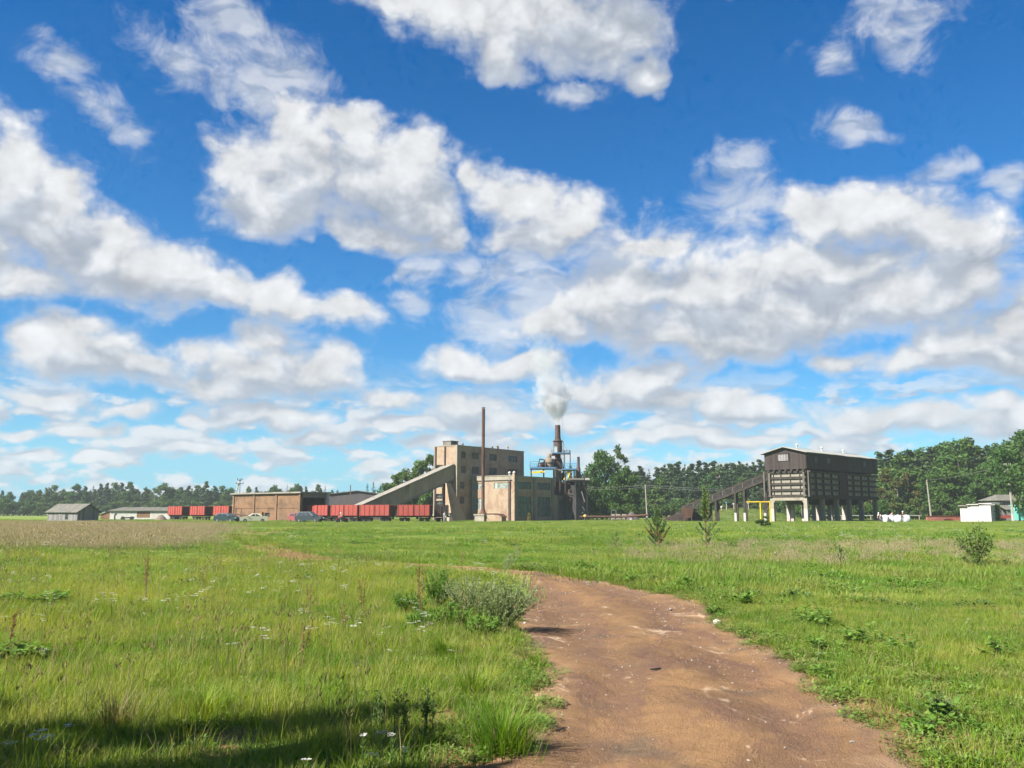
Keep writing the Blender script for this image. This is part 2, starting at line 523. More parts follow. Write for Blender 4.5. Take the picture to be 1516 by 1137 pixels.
class MB:
    """Collects shapes and links them as one mesh object."""

    def __init__(self):
        self.v, self.f, self.mi = [], [], []
        self.cur = 0

    def face(self, pts):
        b = len(self.v)
        self.v += [tuple(p) for p in pts]
        self.f.append(tuple(range(b, b + len(pts))))
        self.mi.append(self.cur)
        return self

    def hexa(self, p):
        b = len(self.v)
        self.v += [tuple(q) for q in p]
        for q in ((0, 3, 2, 1), (4, 5, 6, 7), (0, 1, 5, 4), (1, 2, 6, 5), (2, 3, 7, 6), (3, 0, 4, 7)):
            self.f.append(tuple(b + i for i in q))
            self.mi.append(self.cur)
        return self

    def box(self, x0, x1, y0, y1, z0, z1):
        return self.hexa([(x0, y0, z0), (x1, y0, z0), (x1, y1, z0), (x0, y1, z0), (x0, y0, z1), (x1, y0, z1), (x1, y1, z1), (x0, y1, z1)])

    def bar(self, p0, p1, w, h=None, up=(0, 0, 1)):
        """A square bar between two points."""
        h = h or w
        p0, p1 = Vector(p0), Vector(p1)
        d = (p1 - p0).normalized()
        u = Vector(up)
        if abs(d.dot(u)) > 0.99:
            u = Vector((1, 0, 0))
        s = d.cross(u).normalized() * (w / 2)
        t = s.cross(d).normalized() * (h / 2)
        return self.hexa([p0 - s - t, p0 + s - t, p0 + s + t, p0 - s + t, p1 - s - t, p1 + s - t, p1 + s + t, p1 - s + t])

    def tube(self, p0, p1, r0, r1=None, n=10, caps=True):
        r1 = r0 if r1 is None else r1
        p0, p1 = Vector(p0), Vector(p1)
        d = (p1 - p0).normalized()
        u = Vector((0, 0, 1)) if abs(d.z) < 0.95 else Vector((1, 0, 0))
        s = d.cross(u).normalized()
        t = s.cross(d)
        b = len(self.v)
        for k in range(n):
            a = 2 * PI * k / n
            o = s * math.cos(a) + t * math.sin(a)
            self.v += [tuple(p0 + o * r0), tuple(p1 + o * r1)]
        for k in range(n):
            j = (k + 1) % n
            self.f.append((b + 2 * k, b + 2 * j, b + 2 * j + 1, b + 2 * k + 1))
            self.mi.append(self.cur)
        if caps:
            self.f += [tuple(b + 2 * k for k in range(n))[::-1], tuple(b + 2 * k + 1 for k in range(n))]
            self.mi += [self.cur] * 2
        return self

    def path(self, pts, r, n=6):
        for a, b in zip(pts[:-1], pts[1:]):
            self.tube(a, b, r, r, n)
        return self

    def lathe(self, prof, c=(0, 0, 0), n=16):
        """prof: (radius, z) from bottom to top."""
        b = len(self.v)
        for r, z in prof:
            for k in range(n):
                a = 2 * PI * k / n
                self.v.append((c[0] + r * math.cos(a), c[1] + r * math.sin(a), c[2] + z))
        for i in range(len(prof) - 1):
            for k in range(n):
                j = (k + 1) % n
                self.f.append((b + i * n + k, b + i * n + j, b + (i + 1) * n + j, b + (i + 1) * n + k))
                self.mi.append(self.cur)
        self.f += [tuple(b + k for k in range(n))[::-1], tuple(b + (len(prof) - 1) * n + k for k in range(n))]
        self.mi += [self.cur] * 2
        return self

    def prism(self, poly, axis, a, b):
        """poly: 2-D outline; axis 'x','y','z' is the extrusion direction from a to b."""
        mk = {'x': lambda p, t: (t, p[0], p[1]), 'y': lambda p, t: (p[0], t, p[1]), 'z': lambda p, t: (p[0], p[1], t)}[axis]
        n, o = len(poly), len(self.v)
        self.v += [mk(p, a) for p in poly] + [mk(p, b) for p in poly]
        self.f += [tuple(range(o, o + n)), tuple(range(o + n, o + 2 * n))[::-1]]
        for k in range(n):
            j = (k + 1) % n
            self.f.append((o + k, o + j, o + n + j, o + n + k))
        self.mi += [self.cur] * (n + 2)
        return self

    def build(self, name, mat, parent=None, bevel=0.0, smooth_a=None, stuff=False, label=None):
        me = bpy.data.meshes.new(name)
        me.from_pydata(self.v, [], self.f)
        for m in (mat if isinstance(mat, (list, tuple)) else [mat]):
            me.materials.append(m)
        if isinstance(mat, (list, tuple)):
            me.polygons.foreach_set('material_index', self.mi)
        me.update()
        if smooth_a:
            me.shade_smooth()
            me.set_sharp_from_angle(angle=R(smooth_a))
        o = bpy.data.objects.new(name, me)
        COL.objects.link(o)
        if parent is not None:
            o.parent = parent
        if bevel:
            bv = o.modifiers.new('bevel', 'BEVEL')
            bv.width = bevel
            bv.segments = 1
            bv.limit_method = 'ANGLE'
        if stuff:
            o['kind'] = 'stuff'
        if label:
            o['label'] = label
        return o


def tag(o, label=None, cat=None, group=None, kind=None):
    if label:
        o['label'] = label
    if cat:
        o['category'] = cat
    if group:
        o['group'] = group
    if kind:
        o['kind'] = kind
    return o


def thing(name, loc, rz, label, cat, group=None):
    o = bpy.data.objects.new(name, None)
    o.empty_display_size = 0.3
    o.location = loc
    o.rotation_euler = (0, 0, rz)
    COL.objects.link(o)
    return tag(o, label, cat, group)


KIDS = {}


def kids_of(o):
    return [c for c in bpy.data.objects if c.parent == o]


def dup(root, loc=None, rz=None, label=None, scale=None):
    """A copy of a thing with copies of its parts and sub-parts."""
    if root.name not in KIDS:
        KIDS[root.name] = [(c, kids_of(c)) for c in kids_of(root)]
    r = root.copy()
    COL.objects.link(r)
    for c, gs in KIDS[root.name]:
        d = c.copy()
        COL.objects.link(d)
        d.parent = r
        for g in gs:
            e = g.copy()
            COL.objects.link(e)
            e.parent = d
    if loc is not None:
        r.location = loc
    if rz is not None:
        r.rotation_euler = (r.rotation_euler[0], r.rotation_euler[1], rz)
    if label:
        r['label'] = label
    if scale:
        r.scale = scale if isinstance(scale, tuple) else (scale,) * 3
    return r


def np_mesh(name, verts, quads=None, tris=None, mat=None, attrs=None, uv=None):
    """Large meshes from arrays."""
    me = bpy.data.meshes.new(name)
    nv = len(verts)
    me.vertices.add(nv)
    me.vertices.foreach_set('co', np.asarray(verts, np.float32).ravel())
    loops, starts, tot = [], [], 0
    if quads is not None and len(quads):
        loops.append(np.asarray(quads, np.int32).ravel())
        starts.append(np.arange(len(quads)) * 4)
        tot = len(quads) * 4
    if tris is not None and len(tris):
        loops.append(np.asarray(tris, np.int32).ravel())
        starts.append(np.arange(len(tris)) * 3 + tot)
    lo = np.concatenate(loops)
    st = np.concatenate(starts).astype(np.int32)
    me.loops.add(len(lo))
    me.loops.foreach_set('vertex_index', lo)
    me.polygons.add(len(st))
    me.polygons.foreach_set('loop_start', st)
    if attrs:
        for k, a in attrs.items():
            at_ = me.attributes.new(k, 'FLOAT', 'POINT')
            at_.data.foreach_set('value', np.asarray(a, np.float32))
    if mat is not None:
        me.materials.append(mat)
    me.update(calc_edges=True)
    me.validate()
    return me


def wall(mb, length, z0, z1, openings, plane, depth=0.25, thick=None, base=None):
    """Wall with real openings. plane(u, z, d) gives the point at depth d behind the face; openings: (u0, u1, z0, z1)."""
    us = sorted({0.0, length, *[o[0] for o in openings], *[o[1] for o in openings]})
    zs = sorted({z0, z1, *[o[2] for o in openings], *[o[3] for o in openings]})
    for i in range(len(us) - 1):
        for j in range(len(zs) - 1):
            uc, zc = (us[i] + us[i + 1]) / 2, (zs[j] + zs[j + 1]) / 2
            if any(o[0] < uc < o[1] and o[2] < zc < o[3] for o in openings):
                continue
            mb.face([plane(us[i], zs[j], 0), plane(us[i + 1], zs[j], 0), plane(us[i + 1], zs[j + 1], 0), plane(us[i], zs[j + 1], 0)])
    for a, b, c, d in openings:
        for p, q in (((a, c), (b, c)), ((b, c), (b, d)), ((b, d), (a, d)), ((a, d), (a, c))):
            mb.face([plane(p[0], p[1], 0), plane(q[0], q[1], 0), plane(q[0], q[1], depth), plane(p[0], p[1], depth)])


def window(parent, plane, o, frame_mat, glass, nx=2, nz=2, depth=0.2, w=0.07, label=None):
    """Frame with glazing bars (part) and its glass (sub-part) in an opening."""
    a, b, c, d = o
    mb = MB()

    def bar(u0, u1, z0, z1):
        ps = [plane(u, z, dd) for dd in (depth - 0.06, depth + 0.02) for u, z in ((u0, z0), (u1, z0), (u1, z1), (u0, z1))]
        mb.hexa(ps)
    bar(a, b, c, c + w)
    bar(a, b, d - w, d)
    bar(a, a + w, c + w, d - w)
    bar(b - w, b, c + w, d - w)
    for i in range(1, nx):
        u = a + (b - a) * i / nx
        bar(u - w * 0.4, u + w * 0.4, c + w, d - w)
    for j in range(1, nz):
        z = c + (d - c) * j / nz
        for i in range(nx):
            u0 = a + (b - a) * i / nx + (w if i == 0 else w * 0.4)
            u1 = a + (b - a) * (i + 1) / nx - (w if i == nx - 1 else w * 0.4)
            bar(u0, u1, z - w * 0.3, z + w * 0.3)
    f = mb.build('window', frame_mat, parent, label=label)
    g = MB()
    g.hexa([plane(u, z, dd) for dd in (depth - 0.015, depth - 0.005) for u, z in ((a + 0.01, c + 0.01), (b - 0.01, c + 0.01), (b - 0.01, d - 0.01), (a + 0.01, d - 0.01))])
    g.build('pane', glass, f)
    return f


rng = np.random.default_rng(11)
random.seed(11)

# ------------------------------------------------------------------ the ground: meadow sheet, dirt road, wheel ruts
def gz(x, y):
    """Height of the meadow: low swells, flat again at the works."""
    x, y = np.asarray(x, float), np.asarray(y, float)
    k = np.clip((y - 4) / 10, 0, 1) * np.clip((120 - y) / 50, 0, 1)
    return k * (0.05 * np.sin(x * 0.31 + 1.0) * np.cos(y * 0.23) + 0.06 * np.sin(x * 0.11 + y * 0.07 + 2.0)) + 0.015 * np.sin(x * 1.7) * np.cos(y * 1.3 + 0.6)


def pix_path(pts):
    return np.array([tuple(on_ground(*p))[:2] for p in pts])


def spline(P, n):
    """Catmull-Rom through points, n samples per span."""
    P = np.asarray(P, float)
    Q = np.vstack([2 * P[0] - P[1], P, 2 * P[-1] - P[-2]])
    out = []
    for i in range(1, len(Q) - 2):
        t = np.linspace(0, 1, n, endpoint=False)[:, None]
        a, b, c, d = Q[i - 1], Q[i], Q[i + 1], Q[i + 2]
        out.append(0.5 * (2 * b + (c - a) * t + (2 * a - 5 * b + 4 * c - d) * t ** 2 + (3 * b - a - 3 * c + d) * t ** 3))
    out.append(P[-1:])
    return np.vstack(out)


ROAD_L = [(796, 1088), (808, 1040), (822, 1000), (806, 965), (776, 937), (764, 912), (768, 893), (771, 877), (764, 863), (738, 852.5), (692, 846), (622, 840.5), (552, 835.5), (482, 829.5)]
ROAD_R = [(1272, 1088), (1222, 1040), (1180, 1000), (1128, 962), (1086, 932), (1052, 908), (1018, 887), (950, 871), (862, 857), (802, 850), (742, 843.5), (662, 838), (592, 833.2), (522, 828)]
RL, RR = pix_path(ROAD_L), pix_path(ROAD_R)
# the road goes on under and behind the camera
RL = np.vstack([[(-1.0, -9.0), (-0.95, 1.5), (-0.72, 4.6), (-0.36, 5.55)], RL])
RR = np.vstack([[(2.35, -9.0), (2.3, 1.5), (2.42, 4.4), (2.47, 5.5)], RR])
SL, SR = spline(RL, 24), spline(RR, 24)
nS = len(SL)


def wob(t, seed, amp):
    r = np.random.default_rng(seed)
    o = np.zeros_like(t)
    for k in range(1, 9):
        o += np.sin(t * (0.55 * 1.6 ** k) + r.uniform(0, 6.28)) * amp / 1.25 ** k
    return o


arcl = np.concatenate([[0], np.cumsum(np.linalg.norm(np.diff((SL + SR) / 2, axis=0), axis=1))])
wdir = SR - SL
wlen = np.linalg.norm(wdir, axis=1, keepdims=True)
wn_ = wdir / wlen
sc_ = np.clip(wlen[:, 0] / 2.6, 0.25, 1)
SL = SL - wn_ * (0.10 * sc_)[:, None] + wn_ * (wob(arcl, 3, 0.09) * sc_)[:, None]
SR = SR + wn_ * (0.12 * sc_)[:, None] + wn_ * (wob(arcl, 5, 0.09) * sc_)[:, None]
ROAD_POLY = np.vstack([SL, SR[::-1]])
RUT_PATHS = [pix_path([(500, 829), (440, 819), (398, 808), (372, 799), (384, 791), (420, 785), (470, 780), (520, 777)]),
             pix_path([(470, 829.5), (415, 821), (370, 810), (338, 799), (352, 789.5), (405, 783), (460, 778), (510, 775)])]


def seg_dist(P, A):
    """Distance of points P to the polyline A."""
    best = np.full(len(P), 1e9)
    for a, b in zip(A[:-1], A[1:]):
        ab = b - a
        t = np.clip(((P - a) @ ab) / max(ab @ ab, 1e-9), 0, 1)
        best = np.minimum(best, np.hypot(P[:, 0] - a[0] - t * ab[0], P[:, 1] - a[1] - t * ab[1]))
    return best


def in_poly(P, poly):
    x, y = P[:, 0], P[:, 1]
    ins = np.zeros(len(P), bool)
    x0, y0 = poly[-1]
    for x1, y1 in poly:
        c = ((y1 > y) != (y0 > y)) & (x < (x0 - x1) * (y - y1) / (y0 - y1 + 1e-12) + x1)
        ins ^= c
        x0, y0 = x1, y1
    return ins


def road_sd(P):
    """Signed distance to the road's edge: negative on the road."""
    P = np.asarray(P, float)
    sd = np.full(len(P), 50.0)
    near = (P[:, 1] < 34) & (P[:, 1] > -12) & (P[:, 0] > -12) & (P[:, 0] < 8)
    if near.any():
        q = P[near]
        d = np.minimum(seg_dist(q, SL), seg_dist(q, SR))
        sd[near] = np.where(in_poly(q, ROAD_POLY), -d, d)
    return sd


def vnoise(x, y, scale, seed=0):
    """Smooth value noise on arrays, 0..1."""
    r = np.random.default_rng(seed)
    T = r.random((64, 64))
    u, v = np.asarray(x) * scale + 1000, np.asarray(y) * scale + 1000
    i, j = np.floor(u).astype(int), np.floor(v).astype(int)
    f, g = u - i, v - j
    f, g = f * f * (3 - 2 * f), g * g * (3 - 2 * g)
    a, b, c, d = T[i % 64, j % 64], T[(i + 1) % 64, j % 64], T[i % 64, (j + 1) % 64], T[(i + 1) % 64, (j + 1) % 64]
    return (a * (1 - f) + b * f) * (1 - g) + (c * (1 - f) + d * f) * g


def fbm(x, y, scale, seed=0, octv=4):
    s, a, t = 0.0, 1.0, 0.0
    for k in range(octv):
        s = s + a * vnoise(x, y, scale * 2 ** k, seed + k)
        t += a
        a *= 0.5
    return s / t


# places in the grass where the soil shows
BARE = [(850, 870, 0.0), (300, 1105, 0.55), (655, 1065, 0.32), (700, 1125, 0.45), (1335, 1078, 0.6), (1300, 1062, 0.4), (1262, 1045, 0.5), (1205, 990, 0.4), (1225, 1020, 0.3), (760, 1118, 0.5), (1390, 1100, 0.35), (1010, 878, 0.5)]
BARE_W = [(*tuple(on_ground(a, b))[:2], r) for a, b, r in BARE if r > 0]


def dirt_amount(P):
    """0 grass .. 1 bare soil for points of the meadow."""
    P = np.asarray(P, float)
    sd = road_sd(P)
    d = np.clip(1.15 - sd / 0.34, 0, 1)
    for bx, by, br in BARE_W:
        q = np.hypot(P[:, 0] - bx, (P[:, 1] - by) * 0.8) / br
        d = np.maximum(d, np.clip(1.5 - 1.3 * q, 0, 1))
    for rp in RUT_PATHS:
        m = (P[:, 1] > 24) & (P[:, 1] < 125) & (P[:, 0] > -45) & (P[:, 0] < -2)
        if m.any():
            q = seg_dist(P[m], spline(rp, 8))
            d[m] = np.maximum(d[m], np.clip(1.3 - q / 0.7, 0, 1) * 0.95)
    return d


def axis_grid(fine, lo, hi, far, growth):
    g = list(np.arange(lo, hi, fine))
    s, a = fine, g[-1]
    while a < far:
        s *= growth
        a += s
        g.append(a)
    s, a = fine, g[0]
    left = []
    while a > -far:
        s *= growth
        a -= s
        left.append(a)
    return np.array(left[::-1] + g)


gx = axis_grid(0.14, -7, 8, 5000, 1.07)
gy = axis_grid(0.14, 2.2, 26, 5000, 1.06)
GX, GY = np.meshgrid(gx, gy)
gp = np.stack([GX.ravel(), GY.ravel()], 1)
sd_all = road_sd(gp)
hz_ = gz(gp[:, 0], gp[:, 1]) + (fbm(gp[:, 0], gp[:, 1], 1.4, 40) - 0.5) * 0.06 * (np.abs(gp[:, 1]) < 60)
hz_ = hz_ - 0.09 * np.clip(-sd_all / 0.25 + 0.2, 0, 1) * (sd_all < 10)
nx_, ny_ = len(gx), len(gy)
idx = np.arange(nx_ * ny_).reshape(ny_, nx_)
quads = np.stack([idx[:-1, :-1].ravel(), idx[:-1, 1:].ravel(), idx[1:, 1:].ravel(), idx[1:, :-1].ravel()], 1)

# soil colours shared by road and meadow
def soil_color(nt, pos, road=False):
    big = noise(nt, pos, 0.55, 5.0, 0.6)
    mid = noise(nt, VM(nt, 'ADD', pos, (5.2, 1.3, 0)), 2.4, 6.0, 0.62)
    col = mixc(nt, smooth(nt, big, 0.35, 0.65), (0.272, 0.156, 0.070), (0.190, 0.110, 0.053))
    col = mixc(nt, M(nt, 'MULTIPLY', smooth(nt, mid, 0.55, 0.75), 0.6), col, (0.130, 0.088, 0.056))
    return col, mid


gm, nt, out = new_mat('meadow soil and turf')
geo = nt.nodes.new('ShaderNodeNewGeometry')
pos = VM(nt, 'MULTIPLY', geo.outputs['Position'], (1, 1, 0))
soil, smid = soil_color(nt, pos)
a_d = nt.nodes.new('ShaderNodeAttribute')
a_d.attribute_name = 'dirt'
p1 = noise(nt, pos, 0.09, 5.0, 0.6)
p2 = noise(nt, VM(nt, 'ADD', pos, (20, 7, 0)), 0.5, 5.0, 0.65)
p3 = noise(nt, pos, 7.0, 4.0, 0.7)
turf = mixc(nt, smooth(nt, p1, 0.35, 0.65), (0.13, 0.22, 0.030), (0.22, 0.255, 0.062))
turf = mixc(nt, smooth(nt, p2, 0.5, 0.72), turf, (0.065, 0.118, 0.018))
turf = mixc(nt, M(nt, 'MULTIPLY', smooth(nt, p3, 0.5, 0.75), 0.55), turf, (0.14, 0.115, 0.055))
a_s = nt.nodes.new('ShaderNodeAttribute')
a_s.attribute_name = 'seed'
turf = mixc(nt, M(nt, 'MULTIPLY', a_s.outputs['Fac'], 0.5), turf, (0.33, 0.255, 0.175))
ed = M(nt, 'ADD', a_d.outputs['Fac'], M(nt, 'MULTIPLY', M(nt, 'SUBTRACT', noise(nt, pos, 3.5, 5.0, 0.65), 0.5), 1.3))
gcol = mixc(nt, smooth(nt, ed, 0.4, 0.62), turf, soil)
principled(nt, out, gcol, 0.95, 0.1, M(nt, 'ADD', p3, smid), 0.03)


def seed_amount(P):
    """Where tall grass in brown seed stands: the band on the left and a thinner one on the right."""
    P = np.asarray(P, float)
    x, y = P[:, 0], P[:, 1]
    px = CX + 1276 * x / np.maximum(y, 1)
    n = fbm(x, y, 0.09, 7)
    lim = 335 + (y - 30) * 1.0
    left = np.clip((lim + (n - 0.5) * 200 - 20 - px) / 170, 0, 1) * np.clip((y - 34 + (n - 0.5) * 10) / 5, 0, 1) * np.clip((108 - y) / 16, 0, 1)
    right = np.clip((px - 930 + (n - 0.5) * 300) / 120, 0, 1) * np.clip((y - 25 + (n - 0.5) * 8) / 5, 0, 1) * np.clip((44 + (n - 0.5) * 10 - y) / 5, 0, 1) * 0.55
    return np.where(y > 1, np.maximum(left * 0.85, right * 0.6), 0)


ground_me = np_mesh('ground', np.stack([gp[:, 0], gp[:, 1], hz_], 1), quads, None, gm, {'dirt': dirt_amount(gp), 'seed': seed_amount(gp)})
ground_me.shade_smooth()
ground = bpy.data.objects.new('ground', ground_me)
COL.objects.link(ground)
tag(ground, kind='structure')

# road
rm, nt, out = new_mat('packed dirt road')
geo = nt.nodes.new('ShaderNodeNewGeometry')
pos = VM(nt, 'MULTIPLY', geo.outputs['Position'], (1, 1, 0))
col, mid = soil_color(nt, pos)
ru = nt.nodes.new('ShaderNodeAttribute')
ru.attribute_name = 'across'
al = nt.nodes.new('ShaderNodeAttribute')
al.attribute_name = 'along'
cv = nt.nodes.new('ShaderNodeCombineXYZ')
L(nt, M(nt, 'MULTIPLY', ru.outputs['Fac'], 2.2), cv.inputs[0])
L(nt, M(nt, 'MULTIPLY', al.outputs['Fac'], 0.22), cv.inputs[1])
lane = noise(nt, cv.outputs[0], 3.0, 6.0, 0.62, 0.4)
col = mixc(nt, M(nt, 'MULTIPLY', smooth(nt, lane, 0.45, 0.7), 0.75), col, (0.130, 0.072, 0.056))
col = mixc(nt, M(nt, 'MULTIPLY', smooth(nt, lane, 0.42, 0.24), 0.6), col, (0.34, 0.22, 0.13))
def rut(c0):
    q = M(nt, 'DIVIDE', M(nt, 'SUBTRACT', M(nt, 'ADD', ru.outputs['Fac'], M(nt, 'MULTIPLY', M(nt, 'SUBTRACT', mid, 0.5), 0.16)), c0), 0.115)
    return M(nt, 'POWER', 2.718, M(nt, 'MULTIPLY', M(nt, 'MULTIPLY', q, q), -1.0))


ruts = M(nt, 'MULTIPLY', M(nt, 'ADD', rut(0.27), rut(0.74), clamp=True), smooth(nt, lane, 0.25, 0.55))
col = mixc(nt, M(nt, 'MULTIPLY', ruts, 0.62), col, (0.150, 0.086, 0.056))
rim = smooth(nt, M(nt, 'ABSOLUTE', M(nt, 'SUBTRACT', ru.outputs['Fac'], 0.5)), 0.34, 0.5)
col = mixc(nt, M(nt, 'MULTIPLY', rim, M(nt, 'MULTIPLY', smooth(nt, mid, 0.35, 0.6), 0.55)), col, (0.36, 0.235, 0.14))
dark = noise(nt, VM(nt, 'ADD', pos, (11, 3, 0)), 0.8, 4.0, 0.6, 0.5)
col = mixc(nt, M(nt, 'MULTIPLY', smooth(nt, dark, 0.56, 0.70), 0.7), col, (0.11, 0.084, 0.058))
# pale sandy scars
sand = noise(nt, VM(nt, 'MULTIPLY', pos, (1.0, 0.62, 1)), 1.6, 7.0, 0.68, 0.9)
col = mixc(nt, M(nt, 'MULTIPLY', smooth(nt, sand, 0.585, 0.66), 0.85), col, (0.50, 0.365, 0.245))
grit = noise(nt, pos, 55.0, 3.0, 0.7)
vor = nt.nodes.new('ShaderNodeTexVoronoi')
L(nt, pos, vor.inputs['Vector'])
vor.inputs['Scale'].default_value = 14.0
col = mixc(nt, M(nt, 'MULTIPLY', smooth(nt, vor.outputs['Distance'], 0.13, 0.06), smooth(nt, mid, 0.5, 0.62)), col, (0.32, 0.24, 0.165))
col = mixc(nt, M(nt, 'MULTIPLY', smooth(nt, grit, 0.45, 0.75), 0.35), col, (0.09, 0.055, 0.035))
h = M(nt, 'ADD', M(nt, 'ADD', M(nt, 'MULTIPLY', grit, 0.25), M(nt, 'MULTIPLY', mid, 0.9)), M(nt, 'MULTIPLY', lane, 0.7))
principled(nt, out, col, 0.92, 0.15, h, 0.06)

nC = 48
tt = np.linspace(-0.05, 1.05, nC)
pts = SL[:, None, :] * (1 - tt)[None, :, None] + SR[:, None, :] * tt[None, :, None]
rx, ry = pts[..., 0].ravel(), pts[..., 1].ravel()
ac = np.tile(tt, nS)
alg = np.repeat(arcl, nC)
wl = np.repeat(wlen[:, 0], nC)
k = np.clip(wl / 2.4, 0, 1)
prof = -0.045 * k * (np.exp(-((ac - 0.25) / 0.11) ** 2) + 0.9 * np.exp(-((ac - 0.76) / 0.11) ** 2)) + 0.02 * k * np.exp(-((ac - 0.5) / 0.16) ** 2)
edge_drop = -0.05 * np.clip((np.abs(ac - 0.5) - 0.485) / 0.065, 0, 1)
rz_ = gz(rx, ry) + 0.006 + prof * 1.1 + edge_drop + (fbm(rx, ry, 1.1, 21, 5) - 0.5) * 0.10 * k + (fbm(rx, ry, 6, 31, 4) - 0.5) * 0.030 * k
idx = np.arange(nS * nC).reshape(nS, nC)
quads = np.stack([idx[:-1, :-1].ravel(), idx[:-1, 1:].ravel(), idx[1:, 1:].ravel(), idx[1:, :-1].ravel()], 1)
road_me = np_mesh('dirt_road', np.stack([rx, ry, rz_], 1), quads, None, rm, {'across': ac, 'along': alg})
road_me.shade_smooth()
road = bpy.data.objects.new('dirt_road', road_me)
COL.objects.link(road)
tag(road, kind='structure')

# ------------------------------------------------------------------ plants: materials
def leaf_mat(name, c1, c2, c3=None, trans=0.35, patch=0.12, dry=None, inst=0.25, rough=0.6, grassy=False):
    """Thin leaves that let light through. Tone varies by plant, by blade and over the field."""
    m, nt, out = new_mat(name)
    geo = nt.nodes.new('ShaderNodeNewGeometry')
    pos = VM(nt, 'MULTIPLY', geo.outputs['Position'], (1, 1, 0.3))
    oi = nt.nodes.new('ShaderNodeObjectInfo')
    n = noise(nt, pos, patch, 5.0, 0.62)
    n2 = noise(nt, VM(nt, 'ADD', pos, (13, 5, 0)), patch * 7, 3.0, 0.6)
    av = nt.nodes.new('ShaderNodeAttribute')
    av.attribute_name = 'vr'
    at_ = nt.nodes.new('ShaderNodeAttribute')
    at_.attribute_name = 'tip'
    k = M(nt, 'ADD', M(nt, 'MULTIPLY', M(nt, 'SUBTRACT', n, 0.5), 2.2), M(nt, 'MULTIPLY', M(nt, 'SUBTRACT', oi.outputs['Random'], 0.5), inst * 2))
    k = M(nt, 'ADD', M(nt, 'ADD', k, 0.5), M(nt, 'MULTIPLY', M(nt, 'SUBTRACT', n2, 0.5), 1.1))
    k = M(nt, 'ADD', k, M(nt, 'MULTIPLY', M(nt, 'SUBTRACT', av.outputs['Fac'], 0.5), 0.5), clamp=True)
    col = mixc(nt, k, c1, c2)
    if c3 is not None:
        col = mixc(nt, M(nt, 'MULTIPLY', at_.outputs['Fac'], M(nt, 'MULTIPLY', smooth(nt, n2, 0.35, 0.7), 0.75)), col, c3)
    if grassy:
        big = noise(nt, VM(nt, 'ADD', pos, (3, 31, 0)), patch * 2.6, 4.0, 0.6)
        col = mixc(nt, 1.0, col, mixc(nt, smooth(nt, big, 0.30, 0.70), (0.80, 1.02, 0.70), (1.52, 1.36, 1.15)), 'MULTIPLY')
    if dry is not None:
        col = mixc(nt, smooth(nt, av.outputs['Fac'], 0.86, 0.93), col, dry)
    col = VMc(nt, col, ALBEDO)
    d = nt.nodes.new('ShaderNodeBsdfPrincipled')
    L(nt, col, d.inputs['Base Color'])
    d.inputs['Roughness'].default_value = rough
    d.inputs['Specular IOR Level'].default_value = 0.22
    t = nt.nodes.new('ShaderNodeBsdfTranslucent')
    L(nt, mixc(nt, 1.0, col, (1.15, 1.25, 0.55), 'MULTIPLY'), t.inputs['Color'])
    ms = nt.nodes.new('ShaderNodeMixShader')
    ms.inputs[0].default_value = trans
    L(nt, d.outputs[0], ms.inputs[1])
    L(nt, t.outputs[0], ms.inputs[2])
    L(nt, ms.outputs[0], out.inputs['Surface'])
    MATS[name] = m
    return m


G_SHORT = leaf_mat('short meadow grass', (0.100, 0.210, 0.013), (0.190, 0.275, 0.030), (0.28, 0.28, 0.075), 0.45, 0.22, (0.36, 0.29, 0.15), grassy=True)
G_TALL = leaf_mat('long meadow grass', (0.145, 0.240, 0.014), (0.275, 0.300, 0.032), (0.37, 0.32, 0.10), 0.45, 0.22, (0.42, 0.33, 0.17), grassy=True)
G_FAR = leaf_mat('grass of the far field', (0.105, 0.215, 0.022), (0.210, 0.275, 0.048), (0.29, 0.28, 0.10), 0.42, 0.07, (0.30, 0.26, 0.13), grassy=True)
G_SEED = leaf_mat('grass in brown seed', (0.30, 0.275, 0.13), (0.42, 0.32, 0.22), (0.50, 0.38, 0.28), 0.30, 0.12)
G_STALK = leaf_mat('thin ripe stalk', (0.17, 0.165, 0.055), (0.27, 0.20, 0.10), None, 0.3, 0.3)
G_STEM = leaf_mat('dry stalk', (0.30, 0.24, 0.11), (0.36, 0.30, 0.17), None, 0.2, 0.3)
G_HERB = leaf_mat('broad green herb', (0.098, 0.215, 0.026), (0.176, 0.305, 0.049), (0.195, 0.312, 0.065), 0.36, 0.4)
G_CLOVER = leaf_mat('low roadside herb', (0.127, 0.207, 0.034), (0.230, 0.270, 0.063), (0.253, 0.230, 0.081), 0.34, 0.5)
G_WHITE = leaf_mat('white umbel', (0.50, 0.49, 0.43), (0.62, 0.61, 0.55), None, 0.2, 0.8)
G_RUST = leaf_mat('sorrel seed', (0.23, 0.115, 0.050), (0.32, 0.19, 0.08), None, 0.25, 0.8)
G_GREY = leaf_mat('grey green wormwood', (0.175, 0.24, 0.085), (0.275, 0.32, 0.15), (0.34, 0.36, 0.20), 0.3, 0.9)
G_DARK = leaf_mat('dark thistle', (0.06, 0.115, 0.025), (0.09, 0.15, 0.04), None, 0.25, 0.9)


